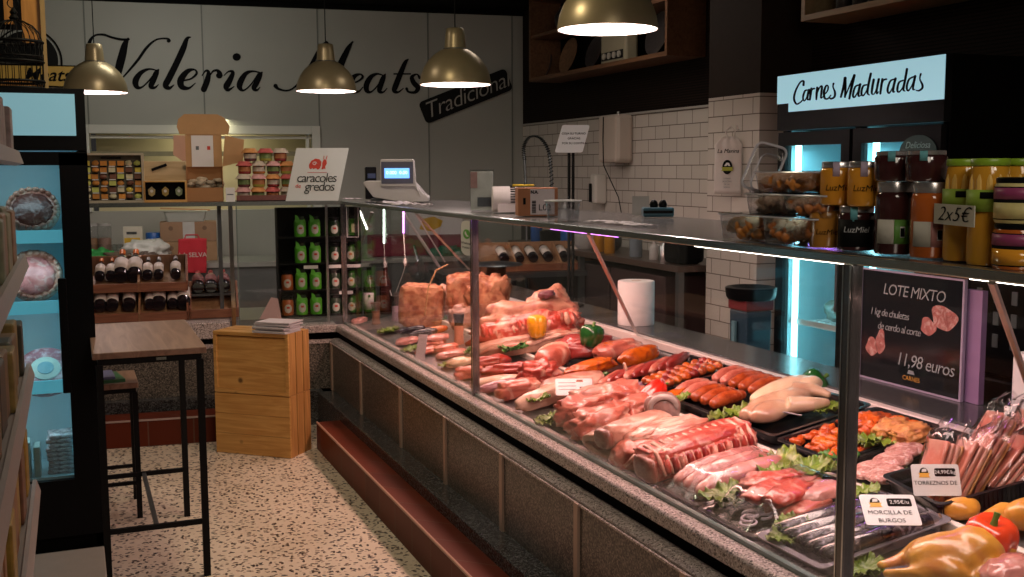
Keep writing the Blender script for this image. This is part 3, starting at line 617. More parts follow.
packs = {1.545:[(.55,.42,.40),(.60,.50,.46),(.40,.22,.2)],1.262:[(.42,.40,.20),(.50,.28,.14),(.35,.36,.22)],.955:[(.10,.09,.06),(.45,.30,.08),(.35,.20,.10)],.62:[(.60,.35,.05),(.45,.16,.05),(.30,.12,.06)],.12:[(.55,.05,.03),(.6,.55,.5),(.5,.04,.03)]}
pm = {}
for z, cols in packs.items():
    y = gy1-.04; k = 0
    n_ = 0
    while y > 2.0:
        c = cols[k%3]; key = c
        if key not in pm: pm[key] = simple('pack_%d'%len(pm), tuple(q*.45 for q in c), .45, .9, 26)
        lab = {1.545:'pinkish packets on the topmost shelf at the far left',1.262:'green and orange packets on the second shelf at the far left',.955:'dark and golden boxes on the middle shelf at the far left',.62:'yellow and orange packets on the fourth shelf down at the far left',.12:'red bottles on the lowest shelf at the far left'}[z]
        if z == .12:
            h = .26; m = MB(); m.lathe([(.028,0),(.034,.01),(.034,.15),(.030,.18),(.013,.21),(.013,.235)],16); o = m.build('sauce_bottle', pm[key], None, (gx-.045,y,z+.001)); tag(o,'%s red sauce bottle from the far end of the lowest left shelf'%ORD[k],'bottle','bottles on the lowest grocery shelf')
            MB().lathe([(.015,.235),(.015,.262),(.001,.264)],12).build('cap', black, o)
            y -= .085
        else:
            w = .10+.03*random.random(); h = {1.545:.13,1.262:.15,.955:.15,.62:.17}[z]*(.85+.2*random.random())
            m = MB(); m.bx((-.045,-w/2,0),(.045,w/2,h)); o = m.build('food_packet', pm[key], None, (gx-.068+random.uniform(-.008,.008),y-w/2,z+.001),(0,0,random.uniform(-.04,.04)), smooth=False, bevel=.006); tag(o,'%s %s from the far end on the %s left grocery shelf'%(ORD[k],{1.545:'pinkish packet',1.262:'green or orange packet',.955:'dark or golden box',.62:'yellow or orange packet'}[z],{1.545:'topmost',1.262:'second',.955:'middle',.62:'fourth'}[z]),'food packet',lab)
            y -= w+.012
        k += 1
# ------------------------------------------------------------------ box shelves high on the right wall
wsh = wood('brown_shelf_wood',(.085,.035,.014),(.15,.07,.03),'y',1,.5,knots=False)
wpa = wood('pale_shelf_wood',(.24,.16,.08),(.32,.23,.12),'y',1,.5,knots=False)
def boxshelf(y0,y1,z0,zm,z1,x0,label,mt,divs=()):
    t = thing('box_shelf', label, 'shelf', (4.0,(y0+y1)/2,z0)); w=(y1-y0)/2; d=x0-4.0
    MB().bx((d,-w,0),(-.002,w,.03)).build('bottom_board', mt, t, smooth=False)
    MB().bx((d,-w,z1-z0-.03),(-.002,w,z1-z0)).build('top_board', mt, t, smooth=False)
    if zm: MB().bx((d+.01,-w+.03,zm-z0-.012),(-.02,w-.03,zm-z0+.012)).build('middle_board', mt, t, smooth=False)
    for s in (-1,1): MB().bx((d,s*w-.03 if s>0 else -w,.03),(-.002,w if s>0 else -w+.03,z1-z0-.03)).build('side_board', mt, t, smooth=False)
    MB().bx((-.016,-w+.03,.03),(-.004,w-.03,z1-z0-.03)).build('back_board', M_black, t, smooth=False)
    return t
boxshelf(6.40,8.74,2.25,2.625,2.95,3.70,'brown wooden box shelf with plates high on the right wall behind the nearest lamp',wsh)
boxshelf(3.2,4.97,2.29,None,2.7,3.70,'pale wooden box shelf at the top edge above the glowing fridge sign',wpa)
pdk = simple('pattern_plate',(.20,.11,.06),.35,.9,34); pdb = simple('dark_plate',(.035,.03,.03),.3,.9,40)
for i,(px,py,r,mt,lab) in enumerate(((545,64,.11,pdb,'small dark plate standing leftmost on the high brown shelf'),(567.5,60.5,.15,pdk,'patterned brown plate standing second on the high brown shelf'),(593,52,.13,pdb,'dark plate standing third on the high brown shelf'),(657,37,.16,pdb,'glittering dark plate standing nearest on the high brown shelf'))):
    c = at(px,py,x=3.86); t = tag(MB().lathe([(.001,-.004),(r*.6,-.003),(r,.014),(r,.018),(r*.6,.003),(.001,.002)],32).build('plate', mt, None,(3.88,c.y,2.282+r*1.02),(0,-1.30,0)),lab,'plate','plates on the high brown shelf')
c = at(622,45,x=3.85); t = thing('old_scale', 'pale boxy vintage scale on the high brown shelf behind the nearest lamp', 'scale', (3.82,c.y,2.281))
MB().bx((-.05,-.20,0),(.06,.20,.30)).build('body', simple('cream_enamel',(.28,.25,.17),.4,.06), t, smooth=False, bevel=.02)
MB().bx((-.054,-.17,.03),(-.05,.17,.09)).build('dial_strip', black, t, smooth=False)
for k in range(4): MB().cyl((-.064,-.12+.08*k,.06),(-.054,-.12+.08*k,.06),.024,n=14).build('knob', simple('pale_knob%d'%k,(.35,.33,.28),.4), t)
for i,(y) in enumerate((8.35,8.1)):
    m = MB(); m.lathe([(.05,0),(.075,.06),(.08,.12),(.04,.18),(.03,.2)],20); tag(m.build('jug', pdb, None,(3.85,y,2.64)),['dark jug leftmost on the upper tier of the high shelf','dark jug second on the upper tier of the high shelf'][i],'jug')
for i,y in enumerate((4.75,4.62,4.5,4.36)):
    m = MB(); m.lathe([(.03,0),(.038,.01),(.038,.16),(.014,.2),(.014,.25)],16); tag(m.build('bottle', pdb, None,(3.80,y,2.321)),'%s dark bottle from the left on the pale shelf at the top edge'%ORD[i],'bottle','bottles on the pale high shelf')
# ------------------------------------------------------------------ ageing fridge with the lit sign (faces -x)
X = 3.5; Ya, Yb = 4.885, 3.69
t = thing('meat_ageing_fridge', 'black double-door fridge with the lit blue header reading Carnes Maduradas', 'fridge', (X,Ya,0))
w = Ya-Yb
def fb(a, b_):   # fridge-local: u runs away from the left end toward the camera, d is depth
    return (a[1], -a[0], a[2]), (b_[1], -b_[0], b_[2])
def fbox(mb, u0,u1,d0,d1,z0,z1): return mb.bx((d0,-u0,z0),(d1,-u1,z1))
m = MB()
for a in ((0,.04,.04,.49,.1,1.99),(w-.04,w,.04,.49,.1,1.99),(0,w,.47,.49,.1,1.99),(0,w,.04,.49,1.70,1.99),(0,w,.04,.49,.1,.25),(w/2-.02,w/2+.02,.04,.49,.25,1.70)): fbox(m,*a)
m.build('cabinet', M_black, t, smooth=False)
fbox(MB(),.02,w-.02,.03,.47,0,.1).build('plinth', M_black, t, smooth=False)
emit('header_glow',(.30,.52,.60),.85)
hd = MB(); k0 = 0.10
hd.prism([(.0,1.840),(k0,1.840),(k0,1.795),(w-.0,1.795),(w-.0,1.985),(.0,1.985)],0,.004, Matrix(((0,0,1,-.004),(-1,0,0,0),(0,1,0,0),(0,0,0,1)))); 
fbox(MB(),0,w,0,.04,1.70,1.99).build('header', black, t, smooth=False)
hp = hd.build('header_light', MT['header_glow'], t, smooth=False)
# brush script
m = MB()
def fl(x,y):
    v = at(x,y,x=X-.0045); return v-Vector((X,Ya,0))
NX = Vector((-1,0,0))
def word(strokes, ox, oy, sc, wd=13):
    for s_ in strokes: stroke(m, [(ox+q[0]/sc, oy+q[1]/sc, (q[2] if len(q)>2 else wd)/sc) for q in s_], fl, .002, NX, 4)
word([[(236,290,16),(236,256,16),(208,268,12),(172,335,14),(158,400,16),(178,445,14),(212,430,10),(236,402,8)],
 [(272,330,10),(248,338,14),(232,390,14),(242,420,10),(262,392,8),(280,328,8)],[(282,328,18),(268,390,16),(274,412,10),(292,392,6)],
 [(302,318,18),(295,360,18),(289,410,14)],[(295,355,8),(308,326,10),(324,318,15)],
 [(350,310,18),(345,360,18),(342,408,12)],[(346,365,8),(366,315,10),(388,298,15),(384,350,16),(380,396,12),(396,385,6)],
 [(404,372,8),(432,340,10),(440,305,12),(425,292,12),(406,340,18),(410,395,16),(436,402,12),(462,372,8)],
 [(484,276,14),(480,305,10),(496,350,16),(490,388,16),(462,402,14),(452,392,10)],
 [(580,232,24),(568,300,20),(544,388,14)],[(580,232,20),(582,310,18),(578,388,14)],[(578,388,8),(610,310,10),(654,208,14)],[(656,208,20),(632,310,20),(614,402,14)],
 [(692,288,12),(662,305,14),(644,370,16),(656,390,12),(684,345,8),(704,285,8)],[(704,282,18),(690,350,18),(692,382,12),(712,370,6)]],775,50,8.244)
word([[(98,328,12),(68,340,14),(54,395,16),(68,418,12),(98,372,8),(122,280,8)],[(132,236,18),(116,310,18),(104,392,16),(120,412,8)],
 [(156,285,18),(144,350,18),(140,398,14),(158,404,8),(178,360,8),(196,285,8)],[(198,282,18),(184,350,16),(180,402,12),(196,385,6)],
 [(228,282,18),(218,340,18),(210,402,14)],[(218,335,8),(236,292,10),(258,282,16)],
 [(326,282,12),(292,298,14),(270,365,16),(282,398,12),(312,350,8),(334,278,8)],[(336,276,18),(320,340,18),(316,386,14),(330,384,6)],
 [(398,292,12),(364,310,14),(350,368,16),(364,388,12),(396,345,8),(420,240,8)],[(430,198,18),(416,280,18),(400,364,16),(414,380,8)],
 [(484,262,12),(446,285,14),(428,345,16),(440,378,12),(472,330,8),(496,258,8)],[(498,256,18),(484,320,18),(480,366,14),(496,366,6)],
 [(544,238,14),(536,280,10),(556,325,16),(556,355,16),(530,376,14),(508,374,10)]],855,45,8.244)
m.build('lettering', ink, t, smooth=False)
for k in range(2):
    u0 = k*w/2+.012; u1 = (k+1)*w/2-.012; m = MB()
    fr = .062
    for a in ((u0,u0+fr,0,.035,.26,1.69),(u1-fr,u1,0,.035,.26,1.69),(u0+fr,u1-fr,0,.035,.26,.33),(u0+fr,u1-fr,0,.035,1.62,1.69)): fbox(m,*a)
    d = m.build('door', black, t, smooth=False)
    fbox(MB(),u0+fr,u1-fr,.014,.020,.33,1.62).build('door_glass', pglass, d, smooth=False)
    mm = MB(); mm.cyl((-.03,-(u1-.03 if k==0 else u0+.03),.8),(-.03,-(u1-.03 if k==0 else u0+.03),1.15),.009,n=10); mm.build('handle', dsteel, d)
    m = MB()
    for a in ((u0+.03,u1-.03,.45,.468,.25,1.70),(u0+.03,u0+.036,.06,.45,.25,1.70),(u1-.036,u1-.03,.06,.45,.25,1.70)): fbox(m,*a)
    m.build('liner', frw, t, smooth=False)
    m = MB(); fbox(m,u0+.085,u0+.105,.05,.075,.34,1.63); m.build('light_tube', MT['tube_bright'] if 'tube_bright' in MT else emit('tube_bright',(.38,.88,1),8), t, smooth=False)
    for z in (1.43,1.05,.68):
        m = MB()
        for q in range(9): m.cyl((.07+q*.045,-(u0+.04),z),(.07+q*.045,-(u1-.04),z),.003,n=5)
        for q in range(2): m.cyl((.07+q*.36,-(u0+.04),z),(.07+q*.36,-(u1-.04),z),.006,n=6)
        for q in range(12): m.cyl((.07,-(u0+.06+q*(u1-u0-.12)/11),z),(.43,-(u0+.06+q*(u1-u0-.12)/11),z),.0025,n=4)
        m.box((.068,-(u0+u1)/2,z+.014),(.003,u1-u0-.1,.024)); m.build('wire_shelf', white, t, smooth=False)
    light('fridge_light','AREA',(X+.10,Ya-(u0+u1)/2,1.60),1.3,(.28,.80,1),.4,.08,(X+.25,Ya-(u0+u1)/2,.8))
    light('fridge_light','AREA',(X+.10,Ya-u0-.10,1.0),1.2,(.28,.80,1),.06,1.2,(X+.3,Ya-(u0+u1)/2,1.0))
# goods inside
for k,(u,z,r,lab) in enumerate(((.30,1.436,(.05,.14,.045),'dark aged joint on the top rack behind the left door of the ageing fridge'),(.30,.69,(.07,.15,.07),'big aged joint on the lowest rack behind the left door of the ageing fridge'),(.90,1.436,(.05,.16,.05),'joint of aged meat with green herbs on the top rack behind the right door'))):
    tag(MB().blob((0,0,r[2]*.9),r,.25,2.5,k+3,3,flat=.8).build('aged_joint', meat('aged_%d'%k,(.10,.16,.10),(.2,.16,.12),(.4,.42,.35),18,.4,.4), None,(X+.24,Ya-u,z),ang=180),lab,'meat')
# round badge on the right door
bdg = thing('oval_badge', 'dark oval sticker on the right glass door of the ageing fridge', 'sticker', tuple(at(918,152,x=X-.004)))
MB().prism([(.115*math.cos(q),.075*math.sin(q)) for q in [2*PI*k/40 for k in range(40)]],0,.003,Matrix(((0,0,1,-.003),(-1,0,0,0),(0,1,0,0),(0,0,0,1)))).build('disc', simple('dark_green_disc',(.02,.06,.06),.4), bdg, smooth=False)
RX = Euler((PI/2,0,-PI/2))
textmesh('Deliciosa', .042, simple('pale_teal_ink',(.3,.5,.5),.5), parent=bdg, loc=(-.005,0,.03), rot=RX, shear=.3, ext=.0004)
# ------------------------------------------------------------------ things on the tiled wall
c = at(616,139,x=3.93); t = thing('towel_dispenser', 'large beige paper towel dispenser hung on the white tiled wall', 'dispenser', (4.0,c.y,c.z))
MB().box((-.075,0,0),(.15,.32,.37)).build('housing', simple('beige_plastic',(.52,.44,.38),.35,.04), t, smooth=False, bevel=.03)
MB().box((-.075,-.035,-.19),(.09,.10,.03)).build('paper_slot', simple('grey_plastic',(.3,.27,.25),.4), t, smooth=False, bevel=.006)
MB().cyl((-.05,0,.18),(-.05,0,.21),.012,n=12).build('lock', steel, t)
MB().tube([(-.155,.05,.17),(-.158,.05,.0),(-.155,.045,-.2),(-.03,.03,-.45),(-.03,-.04,-.62),(-.02,-.12,-.70)],.004,6).build('cable', matte_black, t)
c = at(599,189,x=3.95); t = thing('soap_dispenser', 'small white soap dispenser with a black lever below the towel dispenser', 'dispenser', (4.0,c.y,c.z))
MB().box((-.055,0,0),(.11,.10,.24)).build('housing', simple('cream_plastic',(.60,.57,.52),.3,.03), t, smooth=False, bevel=.02)
MB().box((-.118,.02,-.03),(.016,.035,.15)).build('lever', black, t, smooth=False, bevel=.006)
# spray tap: riser and coiled hose
c0 = at(526,214,x=3.6); A = [at(px,py,x=3.6) for px,py in ((526.5,222),(526,190),(524.5,160),(524,146),(530,137),(540,138),(548,150),(551,170),(552,196))]
t = thing('spray_tap', 'tall black spring spray tap arching against the tiled wall at the far sink', 'tap', tuple(A[0]))
o = -A[0]; m = MB(); m.tube([Vector(q)+o for q in [Vector(p) for p in spline([tuple(a) for a in A[2:]],4)]], .010, 8); m.build('hose', dsteel, t)
P = [Vector(p)+o for p in spline([tuple(a) for a in A[2:]],40)]
MB().tube([p+Vector((0,math.cos(i*1.1)*.016,0))+Vector((math.sin(i*1.1)*.016,0,0)) for i,p in enumerate(P)],.0035,5).build('spring', matte_black, t)
MB().tube([(0,0,-.6),(0,0,0),A[1]+o,A[2]+o],.013,8).build('riser', dsteel, t)
MB().cyl(A[-1]+o,A[-1]+o+Vector((0,0,-.12)),.02,.028).build('spray_head', black, t)
# bag on the column
c = at(731,164,x=3.60); t = thing('printed_bag', 'white plastic carrier bag with a round black bull emblem hanging on the tiled column', 'bag', (3.60,c.y,c.z), .62)
bagm = simple('white_film',(.62,.56,.52),.45,.05,30,.3)
H2 = [(-.095,.13),(-.075,.145),(-.02,.165),(0,.20),(.02,.165),(.075,.145),(.10,.13),(.085,.05),(.078,-.06),(.072,-.175),(-.098,-.175),(-.092,-.03)]
m = MB()
def bagf(u,v):
    z = -.175+.335*v; yy = (-.098+.17*u)*(1-.0*v)+(.0 if v<.9 else 0); yy = yy*(1-.55*max(0,(v-.88)/.12)); bul = .014*math.sin(PI*u)**.5*(1-.7*v)+.003*math.sin(u*19+v*7)*v
    return Vector((-.012-bul, -yy, z))
m.grid(bagf,16,14); m.build('film', bagm, t, solid=.002, ang=180, fixn=False)
MB().tube([(-.012,.02,.15),(-.02,.03,.19),(-.012,0,.215),(-.02,-.03,.19),(-.012,-.02,.15)],.004,6).build('handle', bagm, t)
MB().tube([(0,-.045,.20),(-.03,-.045,.20),(-.035,-.045,.225)],.004,6).build('hook', steel, t)
def fx(out, d0, d1): return MB().prism(out, d0, d1, Matrix(((0,0,-1,0),(-1,0,0,0),(0,1,0,0),(0,0,0,1))))
o_ = fx([(-.012+.030*math.cos(q),-.018+.042*math.sin(q)) for q in [2*PI*k/32 for k in range(32)]],.026,.030).build('emblem', ink, t, smooth=False)
fx([(-.048,-.040),(.026,-.040),(.020,-.030),(.026,-.018),(-.048,-.018),(-.040,-.030)],.030,.032).build('emblem_band', simple('yellow_green_print',(.35,.38,.03),.5), t, smooth=False)
fx([(-.03,-.012),(-.022,.0),(-.016,.008),(-.0,.006),(.008,-.012),(-.004,-.012),(-.008,-.004),(-.016,-.012)],.030,.032).build('bull_print', paper, t, smooth=False)
textmesh('La Marina',.034, ink,'lettering',t,(-.022,.012,.075),RX,.3,.0004)
for k,s_ in enumerate(('CARNES','SELECTAS','DE LA','SIERRA')): textmesh(s_,.013, MT.get('grey_print') or simple('grey_print',(.2,.2,.2),.5),'lettering',t,(-.031,.012,-.085-.017*k),RX,0,.0003)
# ------------------------------------------------------------------ steel bench at the tiled wall and things on it
simple('brown_steel',(.13,.09,.075),.35,.1,metal=.5)
t = thing('steel_workbench', 'long brown steel workbench against the tiled wall behind the counter', 'workbench', (3.72,7.1,0))
MB().bx((-.24,-1.25,.86),(.26,1.6,.90)).build('top', MT['brown_steel'], t, smooth=False, bevel=.003)
for y in (-1.22,.2,1.55):
    for x in (-.21,.23): MB().bx((x-.02,y-.02,0),(x+.02,y+.02,.86)).build('leg', dsteel, t, smooth=False)
MB().bx((-.22,-1.2,.25),(.24,1.55,.27)).build('lower_shelf', MT['arm_metal'], t, smooth=False)
random.seed(3)
def bottle(kind, x, y, z, label, mt, capm, h=.24, r=.036, group=None, cat='bottle', sq=1):
    t = thing(kind, label, cat, (x,y,z), random.uniform(0,.4), group)
    MB().lathe([(r*.9,0),(r,.008),(r,h*.60),(r*.85,h*.70),(r*.36,h*.80),(r*.33,h*.93)],18).build('body', mt, t)
    MB().lathe([(r*.42,h*.92),(r*.42,h),(r*.1,h+.002)],14).build('cap', capm, t); return t
amber = simple('amber_liquid',(.45,.20,.02),.15,.2); bluep = simple('blue_plastic',(.02,.10,.35),.3,.2); palew = simple('pale_plastic',(.45,.43,.42),.35,.1)
bottle('bottle',3.62,8.4,.9005,'tall blue bottle furthest along the steel workbench',bluep,white,.26,.05)
bottle('bottle',3.60,7.75,.9005,'blue spray bottle lower on the workbench beside the dark crates',bluep,palew,.22,.05)
bottle('bottle',3.58,7.15,.9005,'amber oil bottle on the left of the workbench row',amber,black,.24,.04)
bottle('bottle',3.58,6.98,.9005,'second amber oil bottle with a pale cap on the workbench',amber,palew,.24,.04)
bottle('bottle',3.60,6.62,.9005,'clear grey water bottle on the workbench',simple('grey_clear',(.20,.24,.28),.15),palew,.30,.045)
bottle('bottle',3.60,6.36,.9005,'small white jar-like bottle beside the water bottle',palew,palew,.13,.035)
for k,(y,x) in enumerate(((8.1,3.7),(7.95,3.55),(7.45,3.62),(7.3,3.75))):
    tag(MB().lathe([(.06,0),(.085,.03),(.09,.11),(.085,.115),(.07,.02)],20).build('stacked_bowl', (dsteel,black,palew,dsteel)[k], None,(x,y,.9005)),['dark steel bowl among the things on the workbench','black bowl among the things on the workbench','pale bowl between blue and amber bottles','steel bowl behind the pale bowl on the workbench'][k],'bowl')
t = thing('kitchen_scale','rounded black appliance at the near end of the workbench','appliance',(3.62,6.02,.9005))
MB().bx((-.10,-.11,0),(.10,.11,.17)).build('body', black, t, smooth=False, bevel=.04)
MB().lathe([(.07,.17),(.075,.18),(.0,.182)],20).build('lid', dsteel, t)
t = thing('steel_kettle','small steel pot with white cups beside the black appliance on the workbench','pot',(3.60,6.22,.9005))
MB().lathe([(.045,0),(.05,.02),(.04,.10),(.02,.12)],20).build('body', steel, t); MB().lathe([(.012,.12),(.014,.135),(.002,.14)],12).build('knob', black, t)
# black storage crates and knives region: dark boxes on the lower part
for k,(y,z,lab) in enumerate(((8.0,.27,'dark plastic storage box furthest under the workbench'),(7.3,.27,'dark plastic storage box in the middle under the workbench'),(6.5,.27,'dark plastic storage box nearest under the workbench'))):
    m = MB(); m.bx((-.18,-.38,0),(.18,.38,.54)); tag(m.build('storage_box', simple('dark_box%d'%k,(.03+.01*k,.025,.025),.5), None,(3.72,y,.2705), smooth=False, bevel=.01),lab,'box')
# waste bin by the column
bp_ = at(750,338,x=3.4); t = thing('waste_bin', 'blue-grey bin with a red rim and black liner standing before the tiled column', 'bin', tuple(Vector((3.30,at(750,338,x=3.30).y,0)))); t.scale = (.62,.62,.98)
MB().lathe([(.14,0),(.16,.02),(.18,.78)],4).xf(Matrix.Rotation(PI/4,4,'Z')).build('body', simple('bin_plastic',(.03,.06,.09),.35,.3,12,.4), t, smooth=False, bevel=.02)
MB().lathe([(.186,.78),(.192,.79),(.192,.83),(.186,.835)],4).xf(Matrix.Rotation(PI/4,4,'Z')).build('rim', simple('dark_red_plastic',(.18,.02,.03),.35), t, smooth=False, bevel=.01)
MB().lathe([(.19,.836),(.205,.85),(.215,.90),(.18,.905),(.1,.87)],24,lobes=9,la=.06).build('bag_liner', black, t)
MB().box((-.15,.02,.42),(.02,.05,.6)).build('highlight_strip', simple('bin_highlight',(.16,.30,.36),.3), t, smooth=False)  # pale strip, a highlight on the bin put into the colour
# ------------------------------------------------------------------ poster on the rear worktop
P0, P1, P2 = at(860,366,x=2.60), at(962,393,x=2.60), at(858,262,x=2.60)
zb = .759; pw = P0.y-P1.y; ph = .392
t = thing('price_poster', 'black poster with a pale frame reading Lote Mixto 11,98 euros on the rear worktop', 'poster', (2.60,P0.y,zb)); t.rotation_euler = (0,.0,0)
m = MB()
for a in ((0,.006,0,ph),(pw-.008,pw,0,ph),(.006,pw-.008,0,.006),(.006,pw-.008,ph-.006,ph)): m.bx((-.006,-a[0],a[2]),(.006,-a[1],a[3]))
m.build('frame', simple('lilac_frame',(.36,.30,.42),.3), t, smooth=False)
MB().bx((-.003,-.006,.006),(.004,-pw+.008,ph-.006)).build('sheet', simple('poster_black',(.006,.008,.012),.12,spec=.4), t, smooth=False)
pin = simple('poster_print',(.24,.27,.28),.5)
textmesh('LOTE MIXTO',.054,pin,'lettering',t,(-.0045,-pw*.53,ph*.83),RX,.2,.0003,spacing=.9)
textmesh('1 kg de chuletas',.036,pin,'lettering',t,(-.0045,-pw*.30,ph*.62),RX,.2,.0003,spacing=.85)
textmesh('de cerdo al corte',.036,pin,'lettering',t,(-.0045,-pw*.40,ph*.50),RX,.2,.0003,spacing=.85)
textmesh('11,98 euros',.062,pin,'lettering',t,(-.0045,-pw*.66,ph*.24),RX,.2,.0003,spacing=.9)
pk = meat('poster_meat',(.36,.08,.07),(.45,.17,.15),(.55,.36,.33),40,.45,.5)
def vcirc(y,z,a,b,seed): return [(y+a*math.cos(q)*(1+.18*math.sin(3*q+seed)),z+b*math.sin(q)*(1+.15*math.cos(2*q+seed))) for q in [2*PI*k/26 for k in range(26)]]
PM = Matrix(((0,0,-1,0),(-1,0,0,0),(0,1,0,0),(0,0,0,1)))
for y,z,a,b_,sd in ((pw*.82,ph*.66,.055,.042,1),(pw*.68,ph*.57,.034,.028,2),(pw*.13,ph*.30,.030,.030,3),(pw*.22,ph*.36,.024,.040,4)): MB().prism(vcirc(y,z,a,b_,sd),.0032,.0045,PM).build('printed_meat', pk, t, smooth=False)
MB().prism([(pw*.50,ph*.13),(pw*.57,ph*.13),(pw*.56,ph*.16),(pw*.51,ph*.165)],.0032,.0042,PM).build('printed_mark', pin, t, smooth=False)
textmesh('CARNES',.022,simple('orange_print',(.5,.25,.03),.5),'lettering',t,(-.0045,-pw*.54,ph*.09),RX,0,.0003)
t = thing('lilac_box','tall lilac box standing behind the right edge of the poster','box',(2.628,2.60,zb))
MB().bx((-.012,-.035,0),(.01,.035,.36)).build('carton', simple('lilac_card',(.28,.17,.33),.5), t, smooth=False)
# dark crates behind, with pale slots
for k,(y,z,lab) in enumerate(((2.35,.0,'lowest black slotted plastic crate behind the poster at the right edge'),(2.36,.40,'middle black slotted plastic crate behind the poster at the right edge'),(2.34,.80,'topmost black slotted plastic crate behind the poster at the right edge'))):
    t = thing('slotted_crate', lab, 'crate', (3.15,2.55,z+.001), 0, 'stacked black crates'); m = MB()
    m.bx((-.28,-.6,0),(.28,.6,.39)); m.build('body', black, t, smooth=False, bevel=.01); m = MB()
    for i in range(14):
        for j in range(3): m.box((-.283,.50-i*.075,.12+j*.075),(.004,.022,.045))
    m.build('slots', simple('slot_grey%d'%k,(.16,.16,.17),.5), t, smooth=False)
t = thing('white_box','white box with a rounded corner cut by the right edge on the rear worktop','box',tuple(at(1035,402,x=2.5)-Vector((0,0,.0)))); t.location.z = .7585
MB().bx((-.02,-.12,0),(.08,.075,.22)).build('carton', white, t, smooth=False, bevel=.02)
# ------------------------------------------------------------------ paper roll on the rear worktop
t = thing('paper_roll', 'big upright white paper towel roll on the rear worktop', 'paper roll', (2.505,4.60,.7585))
MB().lathe([(.022,0),(.086,0),(.088,.004),(.088,.206),(.086,.21),(.022,.21)],48).build('paper', simple('roll_paper',(.82,.78,.76),.8,.02,60), t)
MB().lathe([(.021,.0),(.022,.211),(.019,.211),(.018,0)],24,cap=False).build('core', card, t)
# ------------------------------------------------------------------ things on the back counter's shelf
ZS = 1.3225
def bs(px, d=.12, z=ZS):
    p = bfront(px, 200, d); return Vector((p.x, p.y, z))
def sh(px, X, z=ZS):
    p = at(px, 200, x=X); return Vector((p.x, p.y, z))
W6 = 6.3/FPX                                          # metres per pixel there
tan = simple('pale_wood',(.42,.36,.26),.5,.08)
t = thing('sweets_display', 'shallow wooden display case with rows of small yellow and brown products', 'display case', bs(113,.14), -BD)
w = 60*W6; h = 49*W6
m = MB()
for a,b in (((-w/2,0,0),(w/2,.06,.012)),((-w/2,0,h-.012),(w/2,.06,h)),((-w/2,0,.012),(-w/2+.012,.06,h-.012)),((w/2-.012,0,.012),(w/2,.06,h-.012))): m.bx(a,b)
m.build('frame', tan, t, smooth=False); MB().bx((-w/2+.012,.045,.012),(w/2-.012,.055,h-.012)).build('back_board', simple('dark_olive_board',(.10,.085,.06),.7), t, smooth=False)
MB().bx((-.06,.038,h-.032),(.05,.045,h-.024)).build('title_strip', black, t, smooth=False)
cols = [simple('sweet_%d'%i,c,.5,.2,60) for i,c in enumerate(((.70,.55,.08),(.55,.22,.04),(.18,.07,.04),(.55,.58,.14),(.75,.30,.05),(.65,.58,.38)))]
random.seed(5)
for i in range(7):
    for j in range(6):
        x = -w/2+.035+i*(w-.07)/6; z = .022+j*(h-.075)/5.5
        m = MB()
        if random.random()<.5: m.box((0,0,.014),(.036,.012,.027))
        else: m.blob((0,0,.015),(.020,.009,.016),.2,2,i+j,2)
        m.build('product', random.choice(cols), t, (x+random.uniform(-.004,.004),.036,z), smooth=True)
        MB().box((0,0,.003),(.034,.010,.005)).build('product_tag', black if (i+j)%2 else paper, t, (x,.030,z-.007), smooth=False)
t = thing('gift_box', 'open wooden gift box with three medal-like tins in its dark lining', 'box', bs(165.5,.14), -BD); w = 42*W6; h = 41*W6
MB().bx((-w/2,.0,0),(w/2,.08,.012)).build('bottom_board', wpine, t, smooth=False)
m = MB()
for a,b in (((-w/2,0,.012),(-w/2+.01,.08,h*.52)),((w/2-.01,0,.012),(w/2,.08,h*.52)),((-w/2+.01,0,h*.49),(w/2-.01,.08,h*.52))): m.bx(a,b)
m.build('box_side', wpine, t, smooth=False); MB().bx((-w/2+.01,.06,.012),(w/2-.01,.075,h*.49)).build('lining', ink, t, smooth=False)
lid = MB().bx((-w/2,.055,h*.53),(w/2,.075,h)).build('lid', wood('pale_pine',(.46,.33,.17),(.56,.42,.24),'x',1,.5), t, smooth=False, bevel=.003)
MB().box((-.03,.05,h*.85),(.09,.006,.016),Matrix.Rotation(-.35,3,'Y')).build('lid_label', black, t, smooth=False)
for k in range(3):
    m = MB(); m.prism([(0,.026),(.02,.008),(.017,-.02),(0,-.032),(-.017,-.02),(-.02,.008)],0,.012,FX).xf(Matrix.Translation((-w/3.2+k*w/3.2,.045,h*.27))); m.build('tin', simple('tin_gold%d'%k,((.45,.35,.16),(.40,.28,.08),(.30,.36,.22))[k],.3,.3,50), t, smooth=False)
    MB().prism([(.009*math.cos(q),.009*math.sin(q)) for q in [2*PI*i/16 for i in range(16)]],0,.004,FX).xf(Matrix.Translation((-w/3.2+k*w/3.2,.033,h*.27))).build('tin_disc', paper, t, smooth=False)
